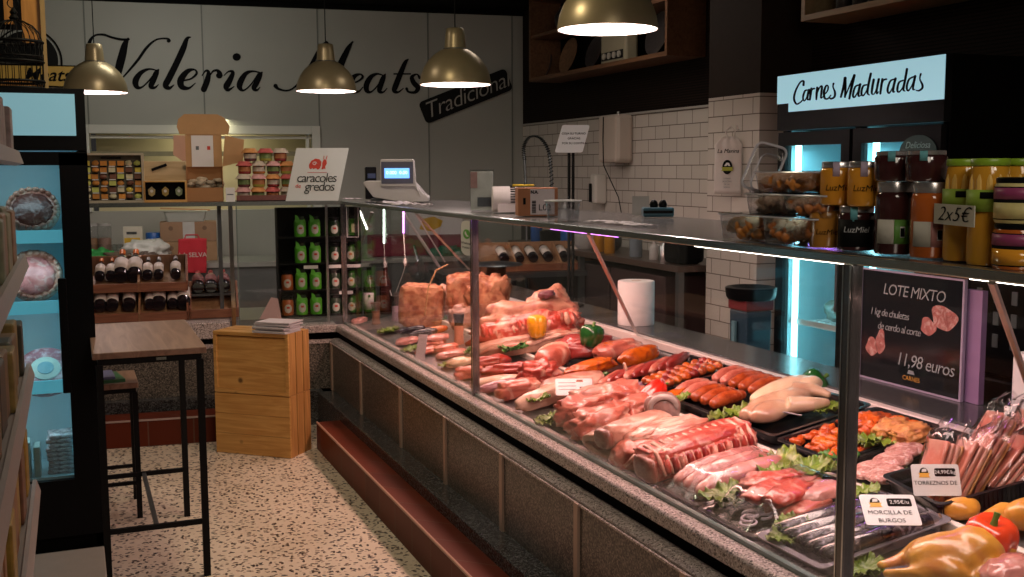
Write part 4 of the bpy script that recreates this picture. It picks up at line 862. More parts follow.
# open shipping box with sheet
t = thing('open_cardboard_box', 'open cardboard box with raised flaps and a white sheet, on the back shelf', 'box', bs(205.5,.16), -BD)
w = 36*W6; h = 36*W6*.98; D = .12
m = MB(); m.bx((-w/2,0,0),(w/2,.004,h*.40)); m.bx((-w/2,0,0),(-w/2+.004,D,h)); m.bx((w/2-.004,0,0),(w/2,D,h)); m.bx((-w/2,D-.004,0),(w/2,D,h)); m.bx((-w/2,0,0),(w/2,D,.004)); m.build('carton', simple('carton_front',(.38,.18,.07),.8,.08), t, smooth=False)
m = MB(); m.prism([(-w/2,h),(w/2,h),(w/2,h+.19),(-w/2,h+.19)],0,.004,FX).build('back_flap', card, t, (0,D-.02,0), smooth=False)
m = MB(); m.prism([(-w/2-.03,h+.19),(w/2+.04,h+.19),(w/2+.05,h+.24),(w/2+.02,h+.29),(w/2-.02,h+.31),(-w/2,h+.31),(-w/2-.035,h+.28),(-w/2-.045,h+.235)],0,.004,FX).build('top_flap', card, t, (0,D-.024,0), smooth=False)
MB().prism([(-w/2,h+.02),(-w/2-.07,h+.07),(-w/2-.065,h+.185),(-w/2,h+.185)],0,.004,FX).build('side_flap', simple('pinkish_card',(.58,.34,.24),.8,.05), t, (0,D-.04,0), smooth=False)
MB().prism([(w/2,h),(w/2+.12,h+.03),(w/2+.13,h+.16),(w/2+.02,h+.185)],0,.004,FX).build('side_flap', card, t, (0,D-.04,0), smooth=False)
MB().prism([(-.07,h+.0),(.055,h+.0),(.055,h+.185),(-.07,h+.185)],0,.002,FX).build('white_sheet', paper, t, (0,D-.028,0), smooth=False)
for x in (-.045,.02): MB().prism([(x,h+.10),(x+.018,h+.10),(x+.018,h+.122),(x,h+.122)],0,.001,FX).build('printed_square', redink if x>0 else dsteel, t, (0,D-.0305,0), smooth=False)
MB().blob((0,.05,h*.42),(w*.45,.05,h*.18),.5,3,5,3).build('wrapping', clear, t)
random.seed(2)
m = MB()
for k in range(22): m.blob((random.uniform(-w*.42,w*.42),random.uniform(.02,.09),h*(.4+.25*random.random())),(.025,.015,.014),.5,3,k,2)
m.build('crumpled_paper', simple('shredded_paper',(.50,.40,.28),.7,.4,30), t, ang=180)
t = thing('small_white_card', 'little white folded card between the open carton and the jars', 'card', bs(230.5,.06), -BD)
MB().bx((-.026,0,0),(.026,.02,.082)).build('card', paper, t, smooth=False)
MB().bx((-.018,-.001,.04),(.018,.0,.045)).build('printed_line', dsteel, t, smooth=False)
# jars piled on the back shelf
def fruit_jar(loc, s, body, cloth, label, lab2):
    t = thing('preserve_jar', label, 'jar', loc, random.uniform(-.3,.3), 'small jars piled at the left of the snail sign')
    MB().lathe([(.030*s,0),(.036*s,.006*s),(.036*s,.050*s),(.030*s,.060*s)],20).build('glass', body, t)
    MB().lathe([(.001,.074*s),(.030*s,.074*s),(.033*s,.068*s),(.047*s,.050*s),(.050*s,.047*s),(.034*s,.060*s),(.001,.062*s)],22,lobes=11,la=.10).build('cloth_cover', cloth, t, ang=180)
    MB().lathe([(.0368*s,.016*s),(.0368*s,.042*s)],20,cap=False).build('label', lab2, t, fixn=False)
jb = [simple('jar_red',(.22,.02,.02),.2,.3),simple('jar_amber',(.30,.10,.02),.2,.3),simple('jar_dark',(.10,.03,.03),.2,.3),simple('jar_olive',(.30,.28,.05),.2,.3)]
cl = [simple('cloth_pink',(.62,.32,.30),.8,.35,60),simple('cloth_cream',(.55,.46,.36),.8,.3,60),simple('cloth_red',(.50,.10,.09),.8,.4,60),simple('cloth_orange',(.60,.26,.08),.8,.3,60)]
jl = [simple('jl_white',(.45,.38,.30),.6,.6,60),simple('jl_green',(.14,.20,.06),.6,.7,60),simple('jl_orange',(.40,.15,.05),.6,.4,60)]
random.seed(9)
tr = thing('jar_tray','low dark tray carrying the pile of small preserve jars','tray',bs(267,.16),-BD); MB().bx((-.18,-.10,0),(.18,.10,.006)).build('base', black, tr, smooth=False); MB().bx((-.18,-.10,.006),(.18,-.094,.036)).build('front_edge', simple('dark_printed_edge',(.16,.05,.04),.5,.6,50), tr, smooth=False)
rows = [(.0065,(-.135,-.05,.035,.12)),(.083,(-.13,-.045,.04,.125)),(.160,(-.125,-.042,.042,.12)),(.236,(-.09,.0,.085))]
pos = ['bottom','second','third','topmost']; cn = ['leftmost','second from left','third from left','rightmost']
for r,(z,xs) in enumerate(rows):
    for k,x in enumerate(xs):
        dn = cn[k] if k < len(xs)-1 else 'rightmost'
        b0 = bs(267,.15); p = b0+WX*x+Vector((0,0,z))
        fruit_jar(tuple(p), 1.02, jb[(r*2+k)%4], cl[(r+k*3)%4], 'small cloth-capped preserve jar, %s in the %s row of the pile'%(dn,pos[r]), jl[(r+k)%3])
# snail sign
S0 = bs(312,.02); t = thing('snail_sign', 'white upright card with a red snail reading caracoles de gredos', 'sign', tuple(S0), 0); t.rotation_euler = (Matrix.Rotation(-.36,3,'Z') @ Matrix.Rotation(-.16,3,'X')).to_euler()
w = .31; h = .315
SHR = Matrix(((1,0,.20,0),(0,1,0,0),(0,0,1,0),(0,0,0,1)))
MB().prism([(-w/2,0),(w/2,0),(w/2,h),(-w/2,h)],0,.006,FX).xf(SHR).build('panel', simple('sign_white',(.66,.68,.66),.5,.02), t, smooth=False)
MB().prism([(-.03,0),(.03,0),(.03,.2)],-.05,-.045,FX).build('stand', black, t, smooth=False)
Y_ = -.0068
def sg(pts): return [(x+.20*z, z) for x,z in pts]
def P(pts, name, mt): return MB().prism(sg(pts),.0061,.0078,FX).build(name, mt, t, smooth=False)
P([(-.055,.195),(-.060,.215),(-.050,.240),(-.028,.252),(-.004,.247),(.010,.232),(.012,.21),(.008,.193),(-.002,.185),(-.012,.193),(-.022,.193),(-.028,.188),(-.035,.196),(-.045,.188)],'snail_shell',redink)
P([(.018,.190),(.020,.205),(.016,.225),(.020,.243),(.028,.248),(.038,.240),(.044,.222),(.038,.205),(.042,.188),(.034,.193),(.026,.187)],'snail_head',redink)
m = MB(); m.tube([(.02+.2*.25,-.0075,.247),(.018+.2*.27,-.0075,.268)],.002,5); m.tube([(.034+.2*.25,-.0075,.246),(.036+.2*.27,-.0075,.268)],.002,5); m.build('snail_feelers',redink,t)
m = MB(); m.tube([(-.028+.2*.222+.014*math.cos(q)*(1-q/12),-.0085,.222+.012*math.sin(q)*(1-q/12)) for q in [k*.6 for k in range(15)]],.0018,5); m.build('shell_spiral', paper, t)
MB().bx((-.06+.034,-.008,.168),(.055+.034,-.006,.1705)).build('red_line', redink, t, smooth=False)
textmesh('caracoles',.078,ink,'lettering',t,(.028,-.0085,.135),(PI/2,0,0),.15,.0004,spacing=.83,bold=-.0006)
textmesh('gredos',.078,ink,'lettering',t,(.045,-.0085,.083),(PI/2,0,0),.15,.0004,spacing=.83,bold=-.0006)
textmesh('de',.036,redink,'lettering',t,(-.082,-.0085,.088),(PI/2,0,0),.15,.0004)
# ------------------------------------------------------------------ weighing scale at the corner
p = sh(404,1.78); t = thing('weighing_scale', 'white shop scale with a small blue lit display on the counter corner', 'scale', (p.x-.045,5.95,ZS), -.36)
sw = simple('scale_white',(.62,.58,.58),.35,.03)
m = MB(); m.prism([(-.13,0),(.155,0),(.155,.04),(.07,.135),(.06,.24),(-.13,.24)] ,-.20,.10,FX); 
m = MB(); 
def wedge(a): return a
m.prism([(-.15,.03),(.02,.0),(.155,.005),(.155,.03),(.13,.05),(.075,.115),(.05,.12),(-.19,.12),(-.205,.112),(-.20,.10)],-.12,.10,FX); m.build('body', sw, t, smooth=False, bevel=.006)
m = MB(); m.prism([(-.105,.09),(.085,.09),(.115,.03),(.085,.12),(.078,.235),(.07,.24),(-.098,.24),(-.105,.233)],.02,.125,FX); m.build('display_head', sw, t, smooth=False, bevel=.005)
MB().bx((-.10,-.129,.105),(.075,-.125,.225)).build('bezel', simple('scale_bezel',(.13,.13,.18),.3), t, smooth=False)
emit('lcd_blue',(.16,.42,1),1.6)
MB().bx((-.082,-.132,.135),(.055,-.129,.178+.012)).build('screen', MT['lcd_blue'], t, smooth=False)
textmesh('0.000  0.00', .026, emit('lcd_text',(.6,.85,1),2.0),'screen_digits',t,(-.014,-.1328,.165),(PI/2,0,0),0,.0002)
MB().bx((-.17,-.05,.0),(.12,.09,.02)).build('foot', dsteel, t, smooth=False)
t = thing('receipt_printer','slim black printer behind the left edge of the white scale','printer',tuple(bs(371,.28)),-.2)
MB().bx((-.035,-.03,0),(.035,.05,.20)).build('housing', black, t, smooth=False, bevel=.006); MB().bx((-.02,-.033,.13),(.03,-.03,.16)).build('panel', simple('dark_blue_panel',(.03,.05,.12),.3), t, smooth=False)
pinkp = simple('thin_paper',(.70,.62,.64),.6,.06,40)
random.seed(12)
for k,(px,X,w_,l_,lab) in enumerate(((352,1.62,.10,.07,'flat receipts lying left of the scale'),(377,1.60,.08,.06,'curled receipt under the left of the scale'),(398,1.60,.09,.12,'crumpled receipt in front of the scale'),(412,1.60,.09,.10,'long pinkish receipt right of the crumpled one'))):
    p = sh(px,X); m = MB(); m.grid(lambda u,v: Vector(((u-.5)*w_,(v-.5)*l_*2,.004+abs(.022*noise.noise(Vector((u*3+k*5,v*4,k))))*(1 if k>1 else .4)+.0*u)),10,14)
    tag(m.build('receipt', pinkp, None, tuple(p),(0,0,.2*k),solid=.0006,ang=180,fixn=False),lab,'receipt','loose receipts on the counter')
# ------------------------------------------------------------------ middle of the counter top
p = sh(482,1.66); t = thing('leaflet_holder', 'clear upright acrylic holder with a printed flyer on the counter top', 'holder', tuple(p), -.35)
MB().bx((-.052,-.012,0),(.052,-.010,.175)).build('front_pane', clear, t, smooth=False); MB().bx((-.052,.018,0),(.052,.02,.18)).build('back_pane', clear, t, smooth=False)
MB().bx((-.049,-.006,.003),(.049,.0,.172)).build('flyer', simple('grey_flyer',(.55,.56,.50),.5,.35,26), t, smooth=False); MB().bx((-.049,-.0075,.10),(-.02,-.006,.17)).build('flyer_photo', simple('flyer_photo',(.42,.25,.22),.5,.3,30), t, smooth=False); MB().bx((-.02,-.0075,.02),(.045,-.006,.06)).build('flyer_photo', dsteel, t, smooth=False)
p = sh(504,1.70); t = thing('label_roll', 'fat white roll of printed labels beside the leaflet holder', 'roll', (p.x,p.y,ZS+.055), -.3)
MB().lathe([(.02,-.05),(.052,-.05),(.054,-.046),(.054,.044),(.052,.05),(.02,.05)],32).xf(Matrix.Rotation(PI/2,4,'Y')).build('roll', pinkp, t)
m = MB()
for k in range(30):
    a = 2*PI*k/30; m.box((.035,.0545*math.cos(a),.0545*math.sin(a)),(.022,.005,.0035),Matrix.Rotation(a,3,'X'))
m.build('printed_marks', ink, t, smooth=False)
MB().bx((-.03,-.055,-.053),(.075,-.04,-.02)).build('loose_label', pinkp, t, smooth=False)
t = thing('yellow_pen','yellow pen lying on the label roll','pen',(p.x+.03,p.y-.05,ZS+.113),-.3); MB().cyl((-.01,0,0),(.08,0,.0),.0045,n=8).build('barrel', simple('yellow_plastic',(.65,.42,.02),.4), t); MB().cyl((.08,0,0),(.09,0,0),.003,.001,n=8).build('tip', black, t)
p = sh(538,1.68); t = thing('labelled_box', 'small orange-brown cardboard box with a white barcode label on the counter top', 'box', tuple(p), -.30)
MB().bx((-.080,-.02,0),(.075,.10,.108)).build('carton', cardr, t, smooth=False, bevel=.002); MB().bx((-.032,-.0215,.006),(.062,-.02,.104)).build('label', pinkp, t, smooth=False)
m = MB()
for k in range(9): m.bx((-.026,-.0225,.012+k*.0055),(-.010,-.0215,.012+k*.0055+.003+.0012*(k%2)))
m.build('barcode', ink, t, smooth=False); MB().bx((-.06,-.0212,.045),(-.05,-.02,.07)).build('hand_hole', black, t, smooth=False)
textmesh('L02', .034, ink,'lettering',t,(.024,-.0222,.032),(PI/2,0,0),0,.0002); textmesh('N.A.', .016, ink,'lettering',t,(-.016,-.0222,.092),(PI/2,0,0),0,.0002,bold=.001)
p = sh(563,1.62); t = thing('clear_tub', 'empty clear plastic tub beside the labelled box', 'tub', tuple(p), -.2)
MB().lathe([(.052,0),(.055,.003),(.064,.066),(.067,.068),(.063,.066),(.053,.004)],28,cap=False).build('wall', clear, t, fixn=False); MB().lathe([(.0665,.066),(.069,.068),(.066,.071)],28).build('rim', simple('frosted_rim',(.5,.5,.5),.3), t)
# two-rod notice stand behind
pb = at(571,200,x=2.52); t = thing('notice_stand', 'white notice on a tall twin-rod black stand behind the counter', 'notice stand', (2.52,pb.y,.7585), 0)
dd = .565*5.4/FPX
Ht = at(571,153,x=2.52).z-.7585
for s in (-1,1): MB().cyl((s*.012,0,.012),(s*.012,0,Ht+.02),.0085,n=10).build('rod', matte_black, t)
MB().lathe([(.07,0),(.075,.006),(.02,.012)],24).build('base', matte_black, t)
MB().blob((0,0,Ht+.015),(.03,.014,.014),.1,2,1,2).build('clamp', black, t)
R_ = Matrix.Rotation(-.35,4,'Z')@Matrix.Rotation(-.5,4,'X')
m = MB(); m.prism([(x+.28*y,y) for x,y in rrect(.075,.085,.012)],0,.004,FX).xf(Matrix.Translation((.005,-.005,Ht+.075))@R_); m.build('notice', simple('notice_white',(.66,.68,.72),.35,.05), t, smooth=False)
for k,s_ in enumerate(('COJA SU TURNO','GRACIAS','POR SU COMPRA')):
    o_ = textmesh(s_,.017,ink,'lettering',t); o_.data.transform(Matrix.Translation((.005,-.005,Ht+.075))@R_@Matrix.Translation((.008,-.0055,.03-.03*k))@Matrix.Rotation(PI/2,4,'X')); o_.rotation_euler = (0,0,0)
# small things at the rear of the shelf
p = sh(640,2.05); t = tag(MB().bx((-.03,-.003,0),(.035,.003,.075)).build('paper_slip', simple('grey_slip',(.35,.34,.33),.6,.1), None, tuple(p), (-.2,0,-.5), smooth=False),'grey upright paper slip beside the blue tray','paper')
p = sh(657,2.05); t = thing('blue_tray', 'small blue and black pen tray with two dark lumps on the counter top rear', 'tray', tuple(p), -.4)
MB().bx((-.055,-.04,0),(.06,.04,.035)).build('tray', simple('petrol_blue',(.02,.09,.13),.35,.2), t, smooth=False, bevel=.006)
for x in (-.012,.022): MB().blob((x,0,.045),(.017,.017,.02),.15,2,x*50,2).build('lump', black, t)
MB().bx((-.055,-.043,.014),(.055,-.04,.024)).build('stripe', black, t, smooth=False)
random.seed(21)
for k in range(7):
    p = sh(596+k*8,1.66+.05*random.random()); tag(MB().grid(lambda u,v: Vector(((u-.5)*.05,(v-.5)*.08,.002+.006*abs(noise.noise(Vector((u*4,v*4,k*3)))))),6,6).build('label_scrap', pinkp, None, tuple(p),(0,0,random.uniform(0,3)),solid=.0005,ang=180,fixn=False),'%s pinkish label scrap to the right of the clear tub'%ORD[k],'paper scrap','label scraps on the counter')
# ------------------------------------------------------------------ near counter top: tubs of fried snacks
snack = [simple('snack_orange',(.66,.24,.04),.5,.5,40,.4),simple('snack_grey',(.30,.20,.14),.6,.4,40,.4),simple('snack_brown',(.55,.18,.04),.5,.5,40,.4)]
def tub(loc, w, l, h, mt, label, rz=0, n=26):
    t = thing('snack_tub', label, 'tub', loc, rz, 'clear tubs of fried snacks')
    def rr_(sx,sy,z): return [Vector((x,y,z)) for x,y in rrect(sx,sy,.016)]
    m = MB(); m.ring_loft([rr_(w*.45,l*.45,0),rr_(w*.46,l*.46,.004),rr_(w*.5,l*.5,h-.006),rr_(w*.52,l*.52,h-.004),rr_(w*.52,l*.52,h),rr_(w*.46,l*.46,h)]); m.build('tub_wall', MT['tub_wall'] if 'tub_wall' in MT else clear, t, smooth=True, ang=50)
    m = MB(); m.tube([v+Vector((0,0,0)) for v in rr_(w*.52,l*.52,h-.003)]+[rr_(w*.52,l*.52,h-.003)[0]],.0022,6); m.build('rim', MT['rim_clear'], t)
    MB().prism([(x*w*1.04/1,y*l*1.04) for x,y in rrect(.48,.48,.08)],h,h+.001).build('lid', clear, t, smooth=False)
    m = MB()
    for k in range(int(n*1.6)):
        m.blob((random.uniform(-.36,.36)*w,random.uniform(-.36,.36)*l,.016+random.random()*(h-.034)),(.023,.019,.016),.5,2.2,k+loc[1]*10,2,Matrix.Rotation(random.random()*3,3,'Z'))
    m.build('snacks', mt, t, ang=180); t.children[-1]['kind'] = 'stuff'; return t
simple('rim_clear',(.62,.60,.64),.15,.02); tubw = glass('tub_wall',(.86,.87,.89),3.0,.10)
Xf = 1.605
ys = [sh(px,Xf).y for px in (759,800)]
tub((Xf,ys[0],ZS),.115,.20,.066,snack[0],'clear tub of fried orange snacks at the far end of the lowest row',0,34)
tub((Xf,ys[1]-.02,ZS),.115,.20,.066,snack[2],'clear tub of browned snacks at the near end of the lowest row',0,34)
tub((Xf+.01,sh(779,Xf).y,ZS+.067),.11,.17,.052,snack[1],'clear tub of greyish snacks in the middle row, far end',0,26)
tub((Xf+.01,sh(808,Xf).y-.04,ZS+.067),.11,.17,.052,snack[2],'clear tub of snacks in the middle row beside the honey jars',0,26)
tub((Xf+.01,sh(797,Xf).y,ZS+.120),.11,.24,.052,snack[0],'topmost clear tub of orange snacks',0,34)
pl0 = sh(752,1.60,ZS+.115); tubg = glass('tub_film',(.80,.83,.85),2.5,.08); t = thing('leaning_tub', 'empty clear tub tipped up against the stacked snack tubs', 'tub', (1.60,sh(756,1.60).y,ZS+.118), 0); t.rotation_euler = (.30,.35,.80)
# the tub stands on its short side, its open mouth turned to the customer
def rr_(sx,sz,y): return [Vector((y,a,b+sz)) for a,b in rrect(sx,sz,.018)]
m = MB(); m.ring_loft([rr_(.030,.052,0.02),rr_(.031,.053,.016),rr_(.036,.058,-.02),rr_(.040,.062,-.021)],cap=False); m.build('tub_wall', tubg, t, fixn=False)
m = MB(); q_ = rr_(.040,.062,-.021); m.tube(q_+[q_[0]],.0034,6); m.build('rim', MT['rim_clear'], t)
m = MB(); q_ = [v+Vector((0,0,.012)) for v in rr_(.028,.050,.018)]; m.tube(q_+[q_[0]],.0024,6); m.build('base_edge', MT['rim_clear'], t)
# jars
silver = simple('silver_lid',(.55,.52,.52),.25,.03,metal=.8); limel = simple('lime_lid',(.25,.42,.03),.35,.05)
honey = simple('honey',(.80,.34,.03),.12,.06,8,coat=.4); honey2 = simple('dark_honey',(.55,.24,.04),.12,.06,8,coat=.4); darkjam = simple('dark_jam',(.05,.015,.015),.12,.1,coat=.5); redsauce = simple('red_sauce',(.50,.12,.02),.14,.15,30,coat=.4)
lilac = simple('lilac_seal',(.50,.40,.52),.5,.05); tealp = simple('teal_seal',(.12,.38,.42),.5,.1)
def jar(px, z, r, h, body, lid, label, X=1.60, seal=None, name='honey_jar', lab=None, group=None):
    p = sh(px,X,z); t = thing(name, label, 'jar', tuple(p), 0, group)
    MB().lathe([(r*.93,0),(r,.005),(r,h*.78),(r*.94,h*.84),(r*.86,h*.86)],32).build('glass', body, t)
    MB().lathe([(r*.90,h*.855),(r*.93,h*.86),(r*.93,h*.985),(r*.90,h),(.001,h)],32).build('lid', lid, t, ang=50)
    f = Vector((0,EYE,0)); d = Vector((-p.x,-p.y,0)).normalized(); a0 = math.atan2(d.y,d.x)
    def patch(nm, mt, a1, a2, z1, z2, rr):
        m = MB(); n = 8; m.ring_loft([[Vector((math.cos(a0+a)*rr,math.sin(a0+a)*rr,z)) for a in [a1+(a2-a1)*k/n for k in range(n+1)]] for z in (z1,z2)],cap=False,closed=False); return m.build(nm, mt, t, solid=.0006, fixn=False)
    if seal:
        patch('seal', seal, -.32,.05, h*.66,h*.985, r*1.01)
    return t, patch, a0, d
def wrapt(t, a0, r, s_, size, mt, z, off=0, shear=.2):
    o_ = textmesh(s_, size, mt, 'lettering', t, shear=shear, ext=.0001); me = o_.data
    for v in me.vertices:
        x,y,_z = v.co; a = a0+off+x/r; v.co = Vector((math.cos(a)*(r+.0012+_z),math.sin(a)*(r+.0012+_z),z+y))
    o_.rotation_euler = (0,0,0)
hb = .096
lo = [(828,honey2,None,'amber honey jar at the left end of the lower jar row'),(857,darkjam,tealp,'jar with a black label and turquoise seal in the lower row')]
for px,bd_,se,lab in lo:
    t,pt,a0,d = jar(px,ZS,.040,hb,bd_,silver,lab,1.60,se,group='jars on the near counter top')
    if bd_ is darkjam:
        pt('label', matte_black, -1.2,1.2,.008,hb*.70,.0408); wrapt(t,a0,.0412,'LuzMiel',.018,MT.get('label_white') or simple('label_white',(.6,.6,.6),.5),.045)
    else: wrapt(t,a0,.0402,'LuzMiel',.017,ink,.035)
for px,bd_,se,lab in ((838,honey,lilac,'amber honey jar furthest left in the upper jar row'),(866,honey,lilac,'second amber honey jar in the upper row')):
    t,pt,a0,d = jar(px,ZS+hb+.001,.040,hb,bd_,silver,lab,1.60,se,group='jars on the near counter top'); wrapt(t,a0,.0402,'LuzMiel',.019,ink,.038)
wl = simple('cream_label',(.55,.52,.44),.6,.05,60); gl = simple('green_label',(.12,.32,.05),.5,.15,50); rl = simple('rosy_label',(.45,.20,.18),.5,.4,50)
for px,bd_,l2,lab,sp,r in ((895,darkjam,gl,'tall dark jar with a cream and green label below the jam jars',0,.040),(932,redsauce,rl,'tall red-orange sauce jar with a cream and pink label',0,.040)):
    t,pt,a0,d = jar(px,ZS,r,.150,bd_,silver,lab,1.60,None,'sauce_jar',group='jars on the near counter top')
    pt('label', wl, -.95,.0,.022,.072,r*1.012); pt('label', l2, .0,.80,.022,.072,r*1.012); pt('barcode_patch', paper, .30,.55,.035,.058,r*1.025)
    m = MB()
    for k in range(7): m.bx((-.0006,-.0,0),(.0006,.0005,.018)); 
    m = MB()
    for k in range(7):
        a = a0+.33+k*.03; v = Vector((math.cos(a)*r*1.035,math.sin(a)*r*1.035,.046)); m.box(v,(.0012,.0008,.018),Matrix.Rotation(a+PI/2,3,'Z'))
    m.build('barcode', ink, t, smooth=False)
for px,lab in ((893,'dark jam jar with a turquoise seal stacked above the tall dark jar'),(925,'dark jam jar with a turquoise seal stacked above the red sauce jar')):
    jar(px,ZS+.151,.040,.062,darkjam,silver,lab,1.60,tealp,'jam_jar',group='jars on the near counter top')
# asparagus jars
asp = simple('asparagus_brine',(.66,.32,.03),.12,.12,10,coat=.4); aspw = simple('asparagus_spear',(.80,.50,.12),.4,.15,30)
for i,(px,X,lab) in enumerate(((964,1.60,'tall asparagus jar with a lime lid at the left of the pair'),(989,1.57,'tall asparagus jar with a lime lid behind the price card'),(1019,1.66,'tall asparagus jar with a lime lid cut by the right edge'))):
    p = sh(px,X); r = .036; h = .195; t = thing('asparagus_jar', lab, 'jar', tuple(p), 0, 'asparagus jars')
    MB().lathe([(r*.93,0),(r,.006),(r,.085),(r*.97,.09),(r*.97,.155),(r*.9,.178),(r*.84,.182)],28).build('glass', asp, t)
    MB().lathe([(r*.9,.181),(r*.95,.183),(r*.95,.193),(r*.9,h),(.001,h)],28).build('lid', limel, t, ang=50)
    d = math.atan2(-p.y,-p.x); m = MB()
    for k in range(5):
        a = d-1.1+k*.55; m.tube([(math.cos(a)*r*.86,math.sin(a)*r*.86,z) for z in (.10,.135,.155,.166)],[.0075,.0075,.0065,.003],8)
    m.build('spears', aspw, t)
    m = MB(); n=14; m.ring_loft([[Vector((math.cos(d+a)*r*1.09,math.sin(d+a)*r*1.09,z)) for a in [-1.5+3*k/n for k in range(n+1)]] for z in (.098,.138)],cap=False,closed=False); m.build('label', simple('lime_label%d'%i,(.30,.45,.05),.5,.1), t, solid=.0006, fixn=False)
    m = MB(); m.ring_loft([[Vector((math.cos(d+a)*r*1.11,math.sin(d+a)*r*1.11,z)) for a in [-.4+.8*k/8 for k in range(9)]] for z in (.122,.134)],cap=False,closed=False); m.build('label_print', ink, t, solid=.0006, fixn=False)
pA, pB = sh(951,1.565), sh(1000,1.545)
j1, j2 = sh(964,1.60), sh(989,1.57); dv = Vector((-(j1+j2).x,-(j1+j2).y,0)).normalized(); e_ = (j2-j1).normalized(); nn = Vector((e_.y,-e_.x,0)); nn = nn if nn.dot(dv)>0 else -nn
c = (j1+j2)/2+nn*.0425
t = thing('price_card', 'handwritten white 2x5€ price card on the asparagus jars', 'price card', (c.x,c.y,ZS+.070), math.atan2(nn.y,nn.x)+PI/2); t.scale = (1.75,1,1.15)
MB().bx((-.046,-.001,0),(.046,.001,.034)).build('card', simple('card_cream',(.62,.62,.52),.6,.03), t, smooth=False)
textmesh('2x5€',.034,ink,'lettering',t,(0,-.002,.017),(PI/2,0,0),.35,.0003,bold=-.0005)
pu = simple('purple_label',(.30,.05,.14),.4,.3,30); ye = simple('pale_spear_print',(.58,.50,.20),.5,.3,40)
for k,(z,lab) in enumerate(((ZS,'short jar with a purple label at the right edge, lower of two'),(ZS+.081,'short jar with a purple label at the right edge, upper of two'))):
    p = sh(1022,1.555,z); r = .045; t = thing('vegetable_jar', lab, 'jar', tuple(p), 0, 'purple label jars'); d = math.atan2(-p.y,-p.x)
    MB().lathe([(r*.95,0),(r,.004),(r,.066),(r*.93,.071)],28).build('glass', (redsauce,ye)[k], t); MB().lathe([(r*.95,.070),(r*.97,.073),(r*.97,.078),(r*.9,.080),(.001,.080)],28).build('lid', black, t)
    for nm,mt,a1,a2,z1,z2,f in (('label',ink,-1.6,1.6,.006,.064,1.012),('label_band',pu,-1.5,1.5,.042,.062,1.025),('label_picture',ye if k else honey,-.5,1.4,.008,.036,1.025)):
        m = MB(); m.ring_loft([[Vector((math.cos(d-a)*r*f,math.sin(d-a)*r*f,z_)) for a in [a1+(a2-a1)*q/10 for q in range(11)]] for z_ in (z1,z2)],cap=False,closed=False); m.build(nm, mt, t, solid=.0006, fixn=False)
# ------------------------------------------------------------------ snail jars on racks behind the corner glass
rackm = dsteel
t = thing('jar_rack', 'dark tiered rack behind the corner glass holding the snail jars', 'rack', tuple(bs(318,.22,.6155)), -BD)
wr_ = .44; lv = [0,.155,.318,.478]
for z in lv: MB().bx((-.25,-.07,z),(.24,.11,z+.008)).build('tier', matte_black, t, smooth=False)
MB().bx((-.25,.11,0),(.24,.118,.66)).build('back_panel', M_black, t, smooth=False)
for x in (-.255,.24): MB().bx((x,-.07,0),(x+.008,.118,.66)).build('side_panel', matte_black, t, smooth=False)
gtop = simple('green_wrapper',(.12,.50,.03),.4,.15,20); gl2 = simple('dark_green_glass',(.02,.04,.02),.15); wl2 = simple('oval_label',(.60,.56,.50),.5,.1,50)
org = simple('orange_wrapper',(.45,.10,.02),.4,.2,20)
base = bs(318,.22,.6155)
lvl = ['bottom','second','third','top']
for li,z in enumerate(lv):
    for k,(x,kind) in enumerate(((-.20,'o'),(-.115,'g'),(-.028,'g'),(.09,'d'),(.185,'d'))):
        if kind=='o' and li>1: continue
        p = base+WX*x+Vector((0,0,z+.0085))-BN*.02
        hh = .125 if kind=='g' else .115
        nm = {'o':'orange-wrapped','g':'green-wrapped','d':'dark'}[kind]
        t = thing('snail_jar', '%s %s jar with an oval label on the %s tier of the corner rack'%({0:'only',1:'left',2:'right',3:'left',4:'right'}[k],nm,lvl[li]), 'jar', tuple(p), -BD, 'snail jars in the corner rack')
        r = .036
        MB().lathe([(r*.94,0),(r,.005),(r,hh*.72),(r*.85,hh*.80),(r*.8,hh*.84)],20).build('glass', {'o':org,'g':gtop,'d':gl2}[kind], t)
        MB().lathe([(r*.86,hh*.83),(r*.88,hh*.99),(r*.8,hh),(.001,hh)],20).build('lid', black if kind!='g' else gl2, t)
        m = MB(); m.grid(lambda u,v: Vector((math.sin((u-.5)*1.3*math.sqrt(max(0,1-(2*v-1)**2)))*(r+.001),-math.cos((u-.5)*1.3*math.sqrt(max(0,1-(2*v-1)**2)))*(r+.001),hh*.12+hh*.48*v)),8,10); m.build('oval_label', wl2, t, solid=.0005, fixn=False)
        MB().box((0,-r-.0025,hh*.42),(.018,.001,.012)).build('label_mark', redink, t, smooth=False)
        if kind=='g':
            m = MB(); m.prism([(-.03,hh*.7),(-.03,hh*1.08),(-.012,hh*.98),(.0,hh*.78),(.026,hh*.86),(.03,hh*.7)],r*.9,r*.93,FX); m.build('ribbon', gtop, t, smooth=False)
for li,(x0,z) in enumerate(((-.09,.478),(-.06,.318),(.09,.318),(.2,.318),(.09,.478),(.2,.478),(.15,.155))):
    p = base+WX*x0+Vector((0,0,z-.015))-BN*.075; tag(MB().box((0,0,0),(.085,.002,.020)).build('shelf_tag', paper if li not in(0,4,5) else black, None, tuple(p),(0,0,-BD), smooth=False),'small shelf edge tag in the corner rack, %s of seven counted from the upper left'%ORD[li],'price tag','tags on the corner rack')
